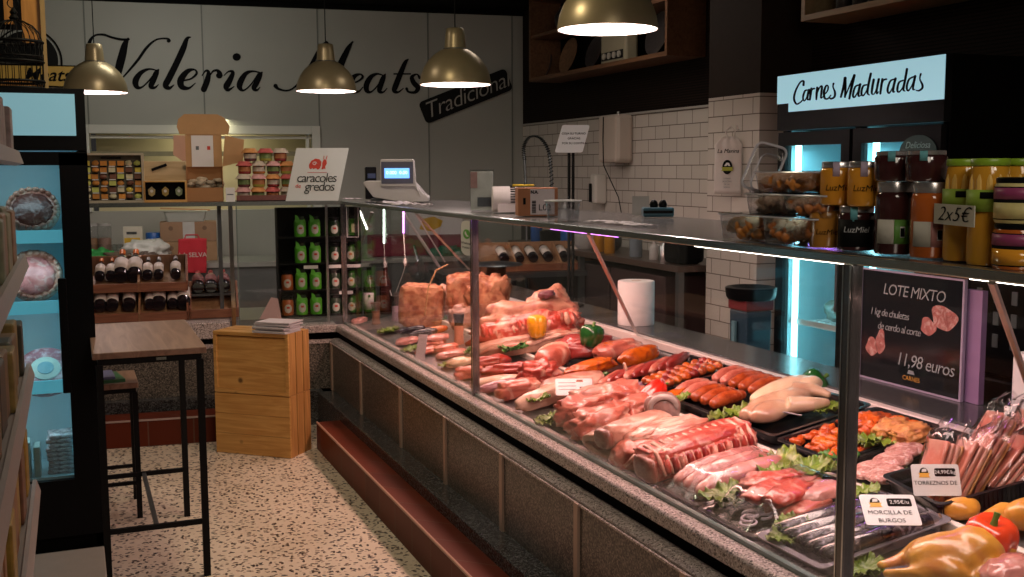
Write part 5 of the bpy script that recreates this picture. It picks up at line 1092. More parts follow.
# slender black certificate on the corner pane
p = at(351,225,x=1.52); t = thing('certificate', 'narrow black framed notice hanging inside the corner glass', 'notice', (1.53,p.y,1.11), -.3)
MB().bx((-.035,0,-.0),(.035,.008,.175)).build('board', black, t, smooth=False)
m = MB()
for a,b in (((-.035,-.002,0),(-.031,0,.175)),((.031,-.002,0),(.035,0,.175)),((-.031,-.002,0),(.031,0,.004))): m.bx(a,b)
m.build('frame', paper, t, smooth=False); MB().bx((-.008,-.002,.03),(.01,0,.08)).build('emblem', simple('cream_print',(.5,.42,.3),.5,.5,90), t, smooth=False)
t = tag(MB().prism(rrect(.022,.062,.02),0,.002,Matrix(((0,0,-1,0),(-1,0,0,0),(0,1,0,0),(0,0,0,1)))).build('phone_sticker', simple('sticker_white',(.75,.75,.72),.4,.03), None, (1.4962,at(468,238,x=1.5).y,at(468,238,x=1.5).z), smooth=False),'white rounded sticker with a green telephone bubble inside the glass','sticker')
t.scale = (1,3.2,1.15)
g_ = MB().prism([(.013*math.cos(q),.014+.017*math.sin(q)) for q in [2*PI*k/24 for k in range(24)]],.002,.003,PM).build('green_bubble', green, t, smooth=False)
MB().prism([(-.006,.022),(-.002,.024),(-.001,.018),(.004,.010),(.008,.010),(.007,.005),(.001,.005),(-.006,.014)],.003,.0036,PM).build('handset_print', paper, t, smooth=False)
textmesh('Whatsapp',.011,ink,'lettering',t,(-.0035,0,-.018),RX,0,.0001); textmesh('Pedidos',.010,ink,'lettering',t,(-.0035,0,-.034),RX,0,.0001)
# ------------------------------------------------------------------ meat and greens on the deck
pork = meat('pork_pink',(.50,.10,.065),(.68,.22,.15),(.84,.50,.38),11,.42)
porkp = meat('pale_pork',(.60,.24,.17),(.74,.36,.26),(.86,.58,.45),10,.46)
beef = meat('beef_red',(.26,.018,.014),(.44,.045,.035),(.66,.24,.18),12,.30)
ribm = meat('rib_meat',(.46,.04,.028),(.64,.12,.08),(.82,.44,.33),16,.42,.3,None,.8)
fatm = meat('pork_fat',(.70,.42,.30),(.80,.54,.40),(.66,.22,.15),11,.30)
skin = meat('pork_skin',(.46,.22,.13),(.62,.36,.24),(.40,.13,.09),14,.40,.4)
belly = meat('belly_layers',(.58,.18,.13),(.74,.32,.23),(.88,.62,.50),9,.5,.3,(1,5,5))
orangem = meat('orange_marinade',(.60,.10,.005),(.78,.20,.01),(.36,.04,.01),20,.40,.25,None,.8)
redmar = meat('red_marinade',(.60,.08,.01),(.75,.17,.02),(.78,.32,.08),26,.38,.28,None,.8)
chickp = meat('chicken_pale',(.60,.42,.26),(.72,.53,.36),(.72,.38,.28),8,.35,.22,None,.4)
chicky = meat('chicken_yellow',(.72,.32,.03),(.82,.44,.08),(.72,.26,.10),7,.4,.28,None,.5)
fillet = meat('pink_fillet',(.58,.20,.18),(.72,.32,.27),(.84,.54,.47),9,.42,.2)
raus = meat('raw_sausage',(.60,.16,.11),(.74,.27,.19),(.86,.50,.38),30,.38,.25)
csau = meat('red_sausage',(.44,.07,.015),(.60,.13,.03),(.76,.36,.18),34,.34,.25)
blood = meat('black_pudding',(.015,.012,.02),(.05,.04,.06),(.45,.42,.48),34,.36,.18)
hamm = meat('cured_ham',(.58,.24,.11),(.72,.37,.20),(.42,.13,.06),20,.45,.6,None,1.0)
mince = meat('minced_meat',(.55,.22,.18),(.68,.34,.28),(.84,.62,.54),60,.45,.35,None,1.0)
lett = meat('lettuce_green',(.10,.20,.012),(.22,.32,.03),(.36,.42,.08),16,.35,.4,None,.6)
pars = meat('parsley_green',(.02,.16,.01),(.05,.26,.02),(.10,.34,.04),30,.4,.5)
brownend = meat('dried_end',(.20,.05,.03),(.30,.08,.05),(.34,.12,.08),20,.3,.4)
def food(name, label, cat, px, py, size, rz, mt, amp=.18, fr=1.7, box=.8, seed=1, lift=0, group=None, flat=.55, sub=4, tilt=0):
    p = dk(px, py, lift+size[2]*.0); m = MB(); m.blob((0,0,size[2]*flat*.98),(size[0]/2,size[1]/2,size[2]*.64),amp,fr,seed,sub,None,flat,box)
    if tilt: m.xf(Matrix.Rotation(tilt,4,'Y'))
    o = m.build(name, mt, None, tuple(p+Vector((0,0,.002))), drot(rz), ang=180); return tag(o,label,cat,group)
def leafy(px, py, r, label, lift=0, n=3, seed=1, mt=None, rz=0):
    p = dk(px,py,lift+.003); t = thing('lettuce', label, 'lettuce', tuple(p), rot=drot(rz))
    rnd = random.Random(seed)
    for k in range(n):
        cx,cy = (rnd.uniform(-.45,.45)*r,rnd.uniform(-.45,.45)*r) if n>1 else (0,0); s = r*rnd.uniform(.65,.9); ph = rnd.random()*6; a0 = rnd.random()*6
        def f(u,v):
            th = u*2*PI; rr = v*(1+.10*math.sin(2*th+ph)+.05*math.sin(5*th)+.03*math.sin(17*th+ph)); z = .22*s*v*v+.10*s*v**2*math.sin(3*th+ph)+.10*s*v**3*math.sin(11*th+ph)+.07*s*v**4*math.sin(23*th+ph*2)+.10*s*noise.noise(Vector((math.cos(th)*v*2.5+k,math.sin(th)*v*2.5,seed)))
            return Vector((cx+rr*s*math.cos(th+a0)*1.15,cy+rr*s*math.sin(th+a0)*.85,z+.004+.006*k+.02*s))
        MB().grid(f,96,9).build('leaf', mt or lett, t, solid=.0009, ang=180, fixn=False)
    return t
def ssg(name, label, cat, pts, r, mt, loc, rz, group=None, knots=True):
    n = len(pts); P_ = spline([tuple(p) for p in pts],6); rr = [r*(min(1,math.sin(PI*min(max(i/(len(P_)-1),.0),1))**.35) if 0<i<len(P_)-1 else .22)*(1+.04*math.sin(i*1.7)) for i in range(len(P_))]
    m = MB(); m.tube(P_, rr, 12); o = m.build(name, mt, None, loc, drot(rz), ang=180); return tag(o,label,cat,group)
def rring(sx,sy,z,r=.02): return [Vector((x,y,z)) for x,y in rrect(sx,sy,r,4)]
def tray(X, Y, lx, ly, h, mt, label, rz=0, name='meat_tray', lip=.008):
    t = thing(name, label, 'tray', (X,Y,deckz(X)+.003), rot=drot(rz)); m = MB(); a,b = lx/2,ly/2
    m.ring_loft([rring(a*.94,b*.94,0),rring(a-.003,b-.003,h-.003),rring(a+lip,b+lip,h-.003),rring(a+lip,b+lip,h),rring(a-.006,b-.006,h),rring(a*.93-.004,b*.93-.004,.003)])
    m.build('shell', mt, t, ang=35); return t
def onT(X, Y, dz=0): return Vector((X,Y,deckz(X)+.003+dz))
tr_black = simple('tray_black',(.012,.012,.014),.18,0); tr_clear = simple('tray_silver',(.36,.34,.38),.15,.05,metal=.5)
# --- far end
t = thing('wine_bottle', 'dark green wine bottle with a white label standing at the far end of the display', 'bottle', tuple(dk(370,317)), 0)
MB().lathe([(.034,0),(.038,.008),(.038,.19),(.030,.225),(.015,.25),(.0145,.30),(.016,.303),(.016,.312)],28).build('glass', simple('bottle_green',(.02,.05,.01),.1,.1,coat=.6), t)
m = MB(); m.ring_loft([[Vector((math.cos(a)*.0386,math.sin(a)*.0386,z)) for a in [-3.3+2.2*k/14 for k in range(15)]] for z in (.05,.155)],cap=False,closed=False); m.build('label', simple('wine_label',(.58,.52,.54),.5,.06,40), t, solid=.0005, fixn=False)
MB().box((-.012,-.0395,.135),(.014,.002,.016)).build('label_crest', ink, t, smooth=False)
MB().lathe([(.0152,.25),(.0165,.255),(.0165,.31),(.001,.314)],20).build('capsule', black, t)
t = thing('wine_bottle', 'shadowy dark wine bottle just right of the white-labelled one', 'bottle', tuple(dk(386,314)), 0)
MB().lathe([(.034,0),(.038,.008),(.038,.18),(.030,.215),(.015,.24),(.0145,.29),(.001,.292)],24).build('glass', darkjam, t)
def grinder(px,py,h,label,body,capm):
    t = thing('pepper_mill', label, 'pepper mill', tuple(dk(px,py)))
    MB().lathe([(.026,0),(.027,.004),(.023,h*.3),(.025,h*.62)],20).build('body', body, t); MB().lathe([(.0255,h*.62),(.022,h*.66),(.029,h*.97),(.027,h),(.001,h)],20).build('cap', capm, t)
grinder(376,324,.13,'brown pepper mill in front of the white-labelled bottle',simple('pepper_brown',(.30,.14,.08),.3,.4,60),simple('smoke_cap',(.12,.09,.08),.3,.1))
grinder(396,321,.15,'lilac tinted grinder with black cap left of the ham block',simple('lilac_salt',(.50,.34,.42),.3,.3,60),black)
grinder(459,344,.155,'pink salt grinder with a tapered black cap near the middle post',simple('pink_salt',(.62,.24,.16),.3,.3,60),black)
tag(MB().blob((0,0,.02),(.05,.035,.02),.2,2,3,3,None,.5,.7).build('wrapped_meat', fillet, None, tuple(dk(360,324)), drot(.3), ang=180),'pinkish wrapped piece in the far corner of the display','meat')
# ham block
p = dk(421,326); R0 = Matrix.Rotation(-.35,3,'Z')
m = MB(); m.blob((0,0,.115),(.125,.06,.125),.10,2.2,4,4,None,.92,.36); t = m.build('ham_block', hamm, None, tuple(p+Vector((0,0,.002))), (0.06,0.05,-.38), ang=180); tag(t,'big squared block of cured ham standing at the far end of the display','meat')
leafy(480,352,.07,'dark parsley clump at the foot of the middle post',.035,3,44,pars); leafy(520,349,.08,'dark parsley along the divider in front of the carcass',.045,3,45,pars); leafy(436,322,.05,'green sprig between the ham block and the bacon piece',.01,2,46,pars); leafy(540,400,.05,'yellow-green leaf between the pale loin and the red chunk',.04,2,47); leafy(640,436,.05,'small leaf peeking out beside the belly strip',.03,2,48)
food('ham_end','dark-rimmed cured ham end behind the ham block near the post','meat',470,322,(.20,.14,.24),-.3,hamm,.25,2,.6,7)
food('bacon_piece','streaky red and white bacon piece between the ham block and the salt grinder','meat',447,318,(.07,.11,.16),.2,belly,.2,2,.6,8)
food('dried_meat','rough brown dried meat with a thin tail at the right of the middle post','meat',494,322,(.22,.12,.23),-.5,hamm,.45,2.4,.8,12)
food('ham_hock','small pale ham hock beside the ham end','meat',463,331,(.12,.1,.12),-.3,skin,.3,2,.7,14)
t = tag(MB().tube([(0,0,0),(.02,.0,.14),(.06,0,.22),(.12,-.01,.25)],[.004,.004,.004,.002],6).build('hanging_cord', card, None, tuple(dk(425,315,.2)), (0,0,0)),'short brown cord rising from the ham block','cord')
# puddings, pink steaks
for k,(px,py,L,r,mt,lab) in enumerate(((413,334,.15,.022,blood,'black and white pudding lying furthest left in the far group'),(424,337,.16,.022,blood,'black and white pudding lying nearest the pink steaks'),(436,334,.14,.021,orangem,'orange sausage beside the two far puddings'))):
    ssg('sausage',lab,'sausage',[(-L/2,0,r),(0,.006,r),(L/2,0,r)],r,mt,tuple(dk(px,py)),-.35+.1*k)
random.seed(31)
for k,(px,py,w_,l,lf) in enumerate(((408,344,.13,.10,0),(433,346,.14,.10,0),(437,341,.13,.09,.022),(428,354,.13,.09,0),(452,357,.15,.10,0),(447,351,.12,.09,.022))):
    food('pork_steak',['leftmost pink steak of the far stack','lower pink steak behind the price holder','upper pink steak behind the price holder','pink steak right beside the price holder','widest pink steak of the far group in front','pink steak on top of the widest one'][k],'steak',px,py,(w_,l,.028),-.35,pork if k%2 else fillet,.15,2,.8,k+3,lf)
leafy(387,334,.07,'lettuce in the far left corner of the display',0,3,2); leafy(411,351,.055,'small lettuce by the glass beneath the leftmost far steak',0,2,3); leafy(449,367,.055,'yellow-green lettuce by the pale chicken fillet left of the middle post',0,3,5)
food('chicken_fillet','pale chicken fillet just left of the middle post','meat',463,366,(.16,.08,.035),-.3,chickp,.15,2,.8,5)
food('beef_piece','red piece of beef just right of the middle post','meat',492,369,(.17,.10,.05),-.5,beef,.2,2,.8,6)
food('pork_piece','marbled pink piece by the glass left of the middle post','meat',452,383,(.13,.09,.045),-.3,pork,.25,2,.7,15)
t = thing('price_holder','slanted clear price holder standing in front of the far steaks','price holder',tuple(dk(416,362))); MB().prism([(-.02,0),(.03,0),(.05,.13),(.005,.135)],0,.003,FX).build('plate', simple('frosted_plate',(.45,.40,.40),.3,.05), t, smooth=False); MB().bx((-.025,-.01,0),(.035,.02,.006)).build('foot', clear, t, smooth=False)
# --- carcass with ribs
p = dk(541,357); t = thing('pork_carcass','large open pork carcass piece with frilled ribs behind the yellow pepper','meat',(1.98,4.66,deckz(1.98)+.005),rot=(0,-.18,-.42)); t.scale = (.90,.90,.92)
MB().blob((.02,.10,.12),(.26,.09,.13),.30,2.2,3,4,None,.8,.75).build('skin_side', skin, t, ang=180)
MB().blob((.13,.10,.165),(.12,.07,.12),.30,1.6,8,4,None,.9,.8).build('shoulder_hump', skin, t, ang=180)
MB().blob((-.02,.0,.10),(.28,.08,.085),.32,2.8,5,4,None,.8,.8).build('rib_meat', ribm, t, ang=180)
MB().blob((-.02,-.07,.045),(.29,.07,.05),.2,2,6,4,None,.8,.7).build('belly_flap', fatm, t, ang=180)
for k in range(17):
    x = -.25+k*.031; MB().blob((x,-.035-.01*math.sin(k),.135+.012*math.sin(k*1.9)),(.018,.045,.034),.3,2,k,2).build('rib_frill', ribm if k%3 else fatm, t, ang=180)
MB().tube([(-.29,-.11,.03),(-.2,-.13,.06),(0,-.145,.055),(.16,-.135,.07),(.26,-.11,.06)],[.006,.012,.013,.012,.006],8).build('fat_edge', porkp, t, ang=180)
MB().blob((.13,.02,.265),(.045,.03,.022),.4,2,4,3).build('dark_patch', meat('purple_patch',(.16,.05,.08),(.24,.10,.12),(.4,.25,.25),20,.3), t, ang=180)
# peppers
def pepper(px, py, r, h, mt, label, lift=0, rot=(0,0,0), stem=True, lobes=4, free=None):
    p = dk(px,py,lift) if free is None else free; t = thing('bell_pepper', label, 'pepper', tuple(p+Vector((0,0,.002)))); t.rotation_euler = rot
    m = MB(); prof = [(.20,0),(.55,-.01),(.80,.10),(.92,.30),(1.0,.55),(1.0,.72),(.90,.88),(.65,.97),(.35,.95),(.12,.88)]; n = 40; rings = []
    for q,z in prof: rings.append([Vector((math.cos(a)*r*q*(1-.11*(1-abs(math.sin(a*lobes/2+.4)))**2*1.6),math.sin(a)*r*q*(1-.11*(1-abs(math.sin(a*lobes/2+.4)))**2*1.6),h*(z+.01))) for a in [2*PI*k/n for k in range(n)]])
    m.ring_loft(rings); m.build('flesh', mt, t, ang=180)
    if stem: MB().tube([(0,0,h*.88),(.002,0,h*1.0),(.008,0,h*1.13)],[r*.16,r*.11,r*.13],8).build('stem', MT['pepper_stem'] if 'pepper_stem' in MT else simple('pepper_stem',(.10,.22,.03),.5,.1), t)
    return t
yel = simple('pepper_yellow',(.85,.38,.01),.2,.06,6,coat=.5); gre = simple('pepper_green',(.015,.11,.02),.2,.2,6,coat=.5); redp = simple('pepper_red',(.72,.03,.015),.18,.1,6,coat=.5)
redo = simple('pepper_red_orange',(.80,.07,.02),.18,.25,4,coat=.5)
pepper(0,0,.048,.105,yel,'upside-down yellow bell pepper perched on the carcass ribs',free=at(537,338,x=1.955),stem=False)
pepper(0,0,.054,.10,gre,'dark green bell pepper right of the ham joint, mid display',free=at(590,348,x=2.08),rot=(.1,.1,.5))
pepper(801,394,.055,.10,gre,'dark green bell pepper lying behind the chicken tray',rot=(.9,.2,.9))
pepper(637,406,.036,.135,redp,'long red pepper lying beside the wrapped sausage end',lift=.03,rot=(-.2,1.05,-.1),lobes=3)
# --- middle of the back lane
t = thing('round_joint','round cut ham joint with a pale rim in front of the yellow pepper','meat',tuple(dk(553,368)),rot=drot(.15))
MB().blob((.03,.02,.05),(.095,.062,.053),.06,1.5,3,4,Matrix.Rotation(.2,3,'Z'),.85,.9).build('fat_rim', fatm, t, ang=180)
MB().blob((-.012,-.028,.052),(.092,.060,.055),.05,1.5,5,4,Matrix.Rotation(.2,3,'Z'),.9,.9).build('cut_face', pork, t, ang=180)
food('beef_joint','dark red beef joint behind the round ham joint','meat',583,358,(.28,.15,.085),-.5,beef,.3,2,.8,9)
food('pork_joint','smooth pink pork piece right of the green pepper in the middle','meat',618,358,(.22,.13,.065),-.2,pork,.15,1.8,.8,10)
food('pork_offcut','small red frilled offcut behind the first green pepper','meat',575,330,(.10,.1,.06),0,ribm,.4,3,.9,13,lift=.02)
tray(2.13,4.03,.36,.42,.018,tr_black,'flat black tray under the orange marinated pieces')
food('marinated_loin','flat orange marinated loin at the left of the first black tray','meat',592,373,(.22,.11,.042),.05,orangem,.2,2,.7,11,lift=.012)
food('marinated_roll','orange marinated roll at the rear of the first black tray','meat',640,364,(.19,.085,.06),.1,orangem,.1,2,.75,12,lift=.012)
t = tag(MB().lathe([(.001,-.004),(.037,-.004),(.040,0),(.037,.006),(.001,.006)],28,).build('roll_end_slice', fatm, None, tuple(dk(626,372,.040)), (0,1.35,-.35)),'pale round slice standing against the end of the orange roll','slice')
food('marinated_chunk','small orange chunk left of the orange roll','meat',613,357,(.10,.09,.055),0,orangem,.2,2,.8,22,lift=.012)
tray(2.15,3.66,.38,.33,.022,tr_black,'black tray holding the thin red slices and the skewers')
for k in range(9):
    px,py = 612+k*8.2,383-k*2.3
    food('meat_slice','%s thin red slice from the left in the fanned row'%ORD[k],'slice',px,py,(.19,.045,.030),.55,beef if k%3 else pork,.15,2,.8,k,lift=.014+.001*k,group='fanned slices on the second tray',sub=3)
random.seed(41)
for j in range(4):
    X0,Y0 = 2.03+.0*j,3.72-.045*j; t = thing('meat_skewer',['meat skewer furthest from the glass of the four','second meat skewer of the row','third meat skewer of the row','front meat skewer nearest the red pepper'][j],'skewer',tuple(onT(2.16,3.645-.037*j,.032)),rot=drot(.12))
    MB().cyl((-.17,0,0),(.17,0,0),.0022,n=6).build('stick', tan, t)
    for k in range(8): MB().blob((-.14+k*.04,random.uniform(-.003,.003),0),(.022,.021,.017),.3,2,k+j*9,2).build('cube', (csau,orangem,redmar,beef)[(k+j)%4], t, ang=180)
leafy(606,377,.03,'sprig of green at the left corner of the second black tray',.01,2,8,pars); leafy(553,369,.05,'dark parsley under the front of the ham joint',0,4,9,pars,0); leafy(505,343,.09,'dark green parsley along the divider left of the carcass',0,3,19,pars)
t = tag(MB().blob((0,0,.01),(.055,.03,.008),.4,4,6,3).build('patterned_wrapper', simple('purple_white_wrap',(.45,.30,.45),.3,.7,70), None, tuple(dk(633,388,.01)), drot(-.3), ang=180),'crumpled purple and white wrapper at the corner of the second tray','wrapper')
# price cards
def pcard(px, py, w, h, rz, lines, label, lift=.05, tiltx=-1.05, logo=True, pos=None):
    p = dk(px,py,lift) if pos is None else pos; t = thing('price_card', label, 'price card', tuple(p)); t.rotation_euler = (Matrix.Rotation(rz,3,'Z')@Matrix.Rotation(tiltx,3,'X')).to_euler()
    MB().prism(rrect(w/2,h/2,.006),0,.0012,FX).build('card', MT['card_white'] if 'card_white' in MT else simple('card_white',(.74,.73,.74),.3,.02), t, smooth=False)
    if logo:
        MB().prism([(-w*.24+w*.09*math.cos(q),h*.24+w*.10*math.sin(q)) for q in [2*PI*k/24 for k in range(24)]],.0012,.0018,FX).build('emblem', ink, t, smooth=False)
        MB().prism([(-w*.36,h*.08),(-w*.12,h*.08),(-w*.15,h*.15),(-w*.12,h*.22),(-w*.36,h*.22),(-w*.33,h*.15)],.0018,.0022,FX).build('emblem_band', MT['card_band'] if 'card_band' in MT else simple('card_band',(.80,.42,.04),.5), t, smooth=False)
        MB().prism([(-w*.29,h*.25),(-w*.27,h*.34),(-w*.22,h*.36),(-w*.18,h*.33),(-w*.19,h*.26)],.0018,.0022,FX).build('emblem_bull', paper, t, smooth=False)
        MB().prism([(x+w*.20,y+h*.24) for x,y in rrect(w*.22,h*.13,.004)],.0012,.0018,FX).build('price_patch', ink, t, smooth=False)
        textmesh(lines[0],h*.165,paper,'lettering',t,(w*.20,-.0024,h*.24),(PI/2,0,0),0,.0002)
        for i,s_ in enumerate(lines[1:]): textmesh(s_,h*.185,ink,'lettering',t,(-w*.02,-.0018,-h*.10-h*.26*i),(PI/2,0,0),0,.0002)
    else:
        for i in range(3): MB().bx((-w*.42,-.0018,h*(.22-.2*i)),(w*.05,-.0012,h*(.27-.2*i))).build('printed_line', dsteel, t, smooth=False)
        MB().prism([(x+w*.28,y-h*.15) for x,y in rrect(w*.13,h*.15,.003)],.0012,.0018,FX).build('price_patch', ink, t, smooth=False); MB().prism([(w*.06,h*.28),(w*.26,h*.28),(w*.24,h*.42),(w*.08,h*.42)],.0012,.0018,FX).build('emblem', simple('card_brown',(.3,.08,.04),.5), t, smooth=False)
    return t
# --- middle of the front lane
food('purple_fillet','purplish fillet by the glass right of the middle post','meat',490,394,(.20,.07,.035),-.35,meat('purple_meat',(.40,.16,.22),(.52,.26,.30),(.7,.45,.4),12,.35),.15,2,.8,16)
food('pale_fat_strip','pale strip of fat under the curled steak right of the middle post','meat',495,385,(.22,.08,.03),-.4,fatm,.15,2,.8,17)
food('curled_steak','long dark red curled steak right of the middle post','meat',512,377,(.30,.09,.05),-.55,beef,.4,2.6,.85,18)
food('red_chunk','red marbled chunk between the curled steak and the pale fat piece','meat',540,383,(.16,.12,.075),-.3,ribm,.4,2.4,.8,19)
food('orange_red_chunk','orange-red cut behind the glass in front of the curled steak','meat',517,398,(.18,.12,.06),-.3,pork,.3,2,.75,20)
food('fat_covered_loin','long pale fat-covered loin pointing towards the price card','meat',537,408,(.30,.10,.06),.15,fatm,.14,1.8,.75,21)
food('card_meat','pale pork cut under the first white price card','meat',574,391,(.26,.14,.055),-.25,porkp,.12,1.6,.7,22)
pcard(574,387,.140,.090,-.38,(),'flat white price card lying on the pale pork cut, mid display',.080,-1.0,False)
leafy(549,424,.065,'yellow-green lettuce by the glass in front of the pale loin',0,3,12)
P9 = [(571,428,.20,.14,.085,pork,23),(598,416,.22,.15,.09,porkp,24),(586,440,.22,.13,.08,pork,25),(622,412,.20,.15,.085,pork,26),(605,404,.20,.12,.06,ribm,27),(640,420,.16,.12,.07,pork,28)]
L9 = ['pink pork cut nearest the glass in the big central heap','pale pork cut in the middle of the big central heap','pink pork cut low at the front of the central heap','pink pork cut at the rear right of the central heap','red marbled cut at the rear of the central heap','pink cut of the central heap beside the wrapped sausage end']
for (px,py,a,b,c_,mt,sd),lb in zip(P9,L9): food('pork_cut',lb,'meat',px,py,(a,b,c_),-.2+sd%3*.25,mt,.38,2.3,.75,sd)
for k,(px,py) in enumerate(((603,396),(613,395),(624,396))):
    food('kidney',['leftmost of three rounded pink kidneys on the central heap','middle one of three rounded pink kidneys','rightmost of three rounded pink kidneys'][k],'kidney',px,py+4,(.05,.065,.045),.2,fillet,.12,1.5,1,k+30,lift=.05)
t = thing('belly_piece','pale pork belly strip with a dark brown cut end','meat',tuple(dk(628,440,.045)),rot=drot(.05))
MB().blob((.02,0,.03),(.12,.05,.038),.1,1.6,3,4,None,.8,.6).build('belly', porkp, t, ang=180); MB().blob((-.105,0,.030),(.020,.043,.034),.08,1.6,3,3,None,.9,.7).build('dried_end', brownend, t, ang=180)
t = thing('skin_roll','folded skin-on pork piece with a red inside by the glass','meat',tuple(dk(616,448)),rot=drot(.1)); t.location.x += .02
m = MB(); m.grid(lambda u,v: Vector(((.5-u)*.24*0+(-.11+.23*u),(-.07+.13*math.sin(PI*.9*v)*.9-.0),.012+.055*(1-math.cos(PI*v))*.5+.012*math.sin(u*5)*v)),20,14); m.build('skin', skin, t, solid=.022, ang=180, fixn=False)
MB().blob((.01,-.0,.034),(.115,.05,.03),.12,2,5,3,None,.8,.7).build('red_inside', beef, t, ang=180)
t = thing('chop_slab','bone-in pork chop slab with pale fat curls beside the small lettuce','meat',tuple(dk(668,447,.015)),rot=drot(-.12))
MB().blob((0,0,.04),(.135,.07,.045),.16,2.2,4,4,None,.8,.7).build('slab', belly, t, ang=180)
MB().tube([(-.13,-.05,.03),(-.09,-.068,.055),(-.03,-.066,.04),(.02,-.07,.05),(.06,-.066,.03)],[.006,.011,.010,.011,.006],8).build('fat_curl', fatm, t, ang=180)
MB().tube([(-.12,-.03,.06),(-.07,-.05,.075),(-.04,-.03,.08),(0,-.05,.07)],[.004,.007,.007,.003],8).build('bone_edge', porkp, t, ang=180)
MB().blob((-.08,-.062,.042),(.028,.012,.02),.1,2,2,3).build('lean_eye', beef, t, ang=180)
t = thing('loin_slab','pale pork loin slab with a white fat seam left of the rib rack','meat',tuple(dk(641,463)),rot=drot(.0))
MB().blob((.03,0,.035),(.14,.085,.042),.14,1.8,6,4,None,.8,.65).build('slab', pork, t, ang=180); MB().tube([(-.11,-.06,.03),(-.08,-.075,.055),(-.04,-.078,.03),(0,-.08,.045),(.06,-.08,.03)],[.005,.010,.008,.009,.004],8).build('fat_seam', fatm, t, ang=180)
# rib rack
A_ = dk(645,488); B_ = dk(752,453); L_ = (B_-A_).length; t = thing('rib_rack','long rack of red ribs lying across the display in front of the packed loins','ribs',tuple((A_+B_)/2+Vector((0,.03,.002))),rot=drot(math.atan2(B_.y-A_.y,B_.x-A_.x)))
MB().blob((0,.01,.035),(L_*.5,.075,.045),.10,2.4,4,4,None,.8,.5).build('lower_meat', ribm, t, ang=180)
MB().blob((0,.02,.070),(L_*.50,.068,.030),.10,2.6,9,4,None,.8,.5).build('upper_meat', ribm, t, ang=180)
for k in range(13):
    x = -L_*.42+k*L_*.84/12; MB().tube([(x,.085,.075),(x+.002,.03,.097),(x+.002,-.03,.088),(x,-.062,.055),(x,-.070,.03)],[.004,.0075,.0075,.007,.004],8).build('rib_bone', fatm if k%2 else porkp, t, ang=180)
for k in range(12):
    x = -L_*.42+(k+.5)*L_*.84/12; MB().blob((x,-.066,.052),(.012,.012,.026),.3,2,k,2).build('rib_meat_strip', beef if k%2 else ribm, t, ang=180)
MB().blob((-L_*.5,-.01,.045),(.018,.06,.042),.1,2,3,3,None,.9,.7).build('dried_end', brownend, t, ang=180)
leafy(700,447,.055,'small lettuce tucked behind the rib rack',.02,3,14)
# wrapped sausage end
t = thing('wrapped_sausage_end','grey plastic-wrapped sausage end behind the belly strip','sausage',tuple(dk(664,420,.02)),rot=drot(-.4))
MB().blob((0,0,.045),(.062,.045,.055),.08,1.5,3,4,None,.9,.95).build('sausage', meat('grey_wrapped',(.34,.18,.16),(.46,.28,.24),(.62,.48,.44),10,.4,.15), t, ang=180)
m = MB(); m.tube([(.045*math.cos(a),-.030-.012*math.sin(a),.05+.045*math.sin(a)) for a in [PI*k/10-.2 for k in range(12)]],[.006]+[.011]*10+[.006],8); m.build('cut_ring', simple('pale_casing',(.55,.46,.42),.2,.1), t, ang=180)
food('brown_round','brown round cut below the wrapped sausage end','meat',648,414,(.09,.08,.045),0,skin,.12,2,.8,33)
# --- back lane trays, near half
tray(2.145,3.19,.37,.385,.040,tr_black,'black tray of fresh and red sausages')
for k,(y,mt,lb) in enumerate(((3.350,raus,'fresh pink sausage furthest back in the sausage tray'),(3.295,raus,'second fresh pink sausage in the tray'),(3.240,csau,'red sausage third in the tray'),(3.180,csau,'red sausage fourth in the tray'),(3.120,csau,'red sausage nearest the chicken tray'))):
    for s in (0,1):
        ssg('sausage',lb+(', left half of the pair',', right half of the pair')[s],'sausage',[(-.075,0,0),(0,.008,.006),(.075,0,0)],.024,mt,tuple(onT(2.06+s*.155,y,.044+.008*s)),.05)
food('marinated_strip','orange marinated strip at the far edge of the sausage tray','meat',672,404,(.16,.05,.035),.2,orangem,.3,2,.8,41,lift=.02)
leafy(683,401,.035,'thin yellow-green leaf at the far edge of the sausage tray',.05,2,21); leafy(733,418,.065,'lettuce standing between the sausage tray and the chicken tray',.03,3,22)
tray(2.145,2.86,.37,.29,.040,tr_black,'black tray of pale chicken pieces')
def remesh(o, v=.006):
    md = o.modifiers.new('r','REMESH'); md.mode = 'VOXEL'; md.voxel_size = v; md.use_smooth_shade = True; ms = o.modifiers.new('sm','SMOOTH'); ms.iterations = 6; ms.factor = .5; return o
def chicken(loc, rot, mt, label, s=1.0):
    m = MB(); m.blob((0,0,.055),(.105,.068,.052),.05,1.5,2,3); m.blob((.05,.0,.065),(.065,.06,.05),.05,1.5,3,3)
    for q in (-1,1):
        m.blob((-.045,q*.052,.045),(.058,.034,.036),.05,1.5,4,3,Matrix.Rotation(q*.5,3,'Z')); m.tube([(-.07,q*.055,.042),(-.105,q*.035,.045),(-.145,q*.022,.046)],[.024,.015,.010],10); m.blob((-.15,q*.022,.046),(.013,.012,.011),.1,2,3,2)
        m.tube([(.075,q*.045,.055),(.05,q*.082,.045),(.0,q*.078,.032),(.03,q*.092,.026)],[.016,.014,.012,.008],8)
    m.tube([(.10,0,.05),(.135,0,.038)],[.028,.018],8); m.xf(Matrix.Scale(s,4)); return tag(remesh(m.build('plucked_chicken', mt, None, loc, rot, ang=180)),label,'chicken')
m = MB(); m.blob((0,.02,.04),(.13,.055,.034),.10,1.6,2,3); m.blob((-.08,-.03,.035),(.075,.045,.034),.1,1.6,5,3); m.tube([(-.02,-.05,.045),(.04,-.09,.04),(.10,-.10,.03)],[.030,.024,.014],10); m.tube([(.08,.05,.05),(.13,.0,.045),(.15,-.05,.03)],[.03,.022,.012],10); m.blob((-.12,.02,.03),(.04,.035,.028),.1,1.6,6,3)
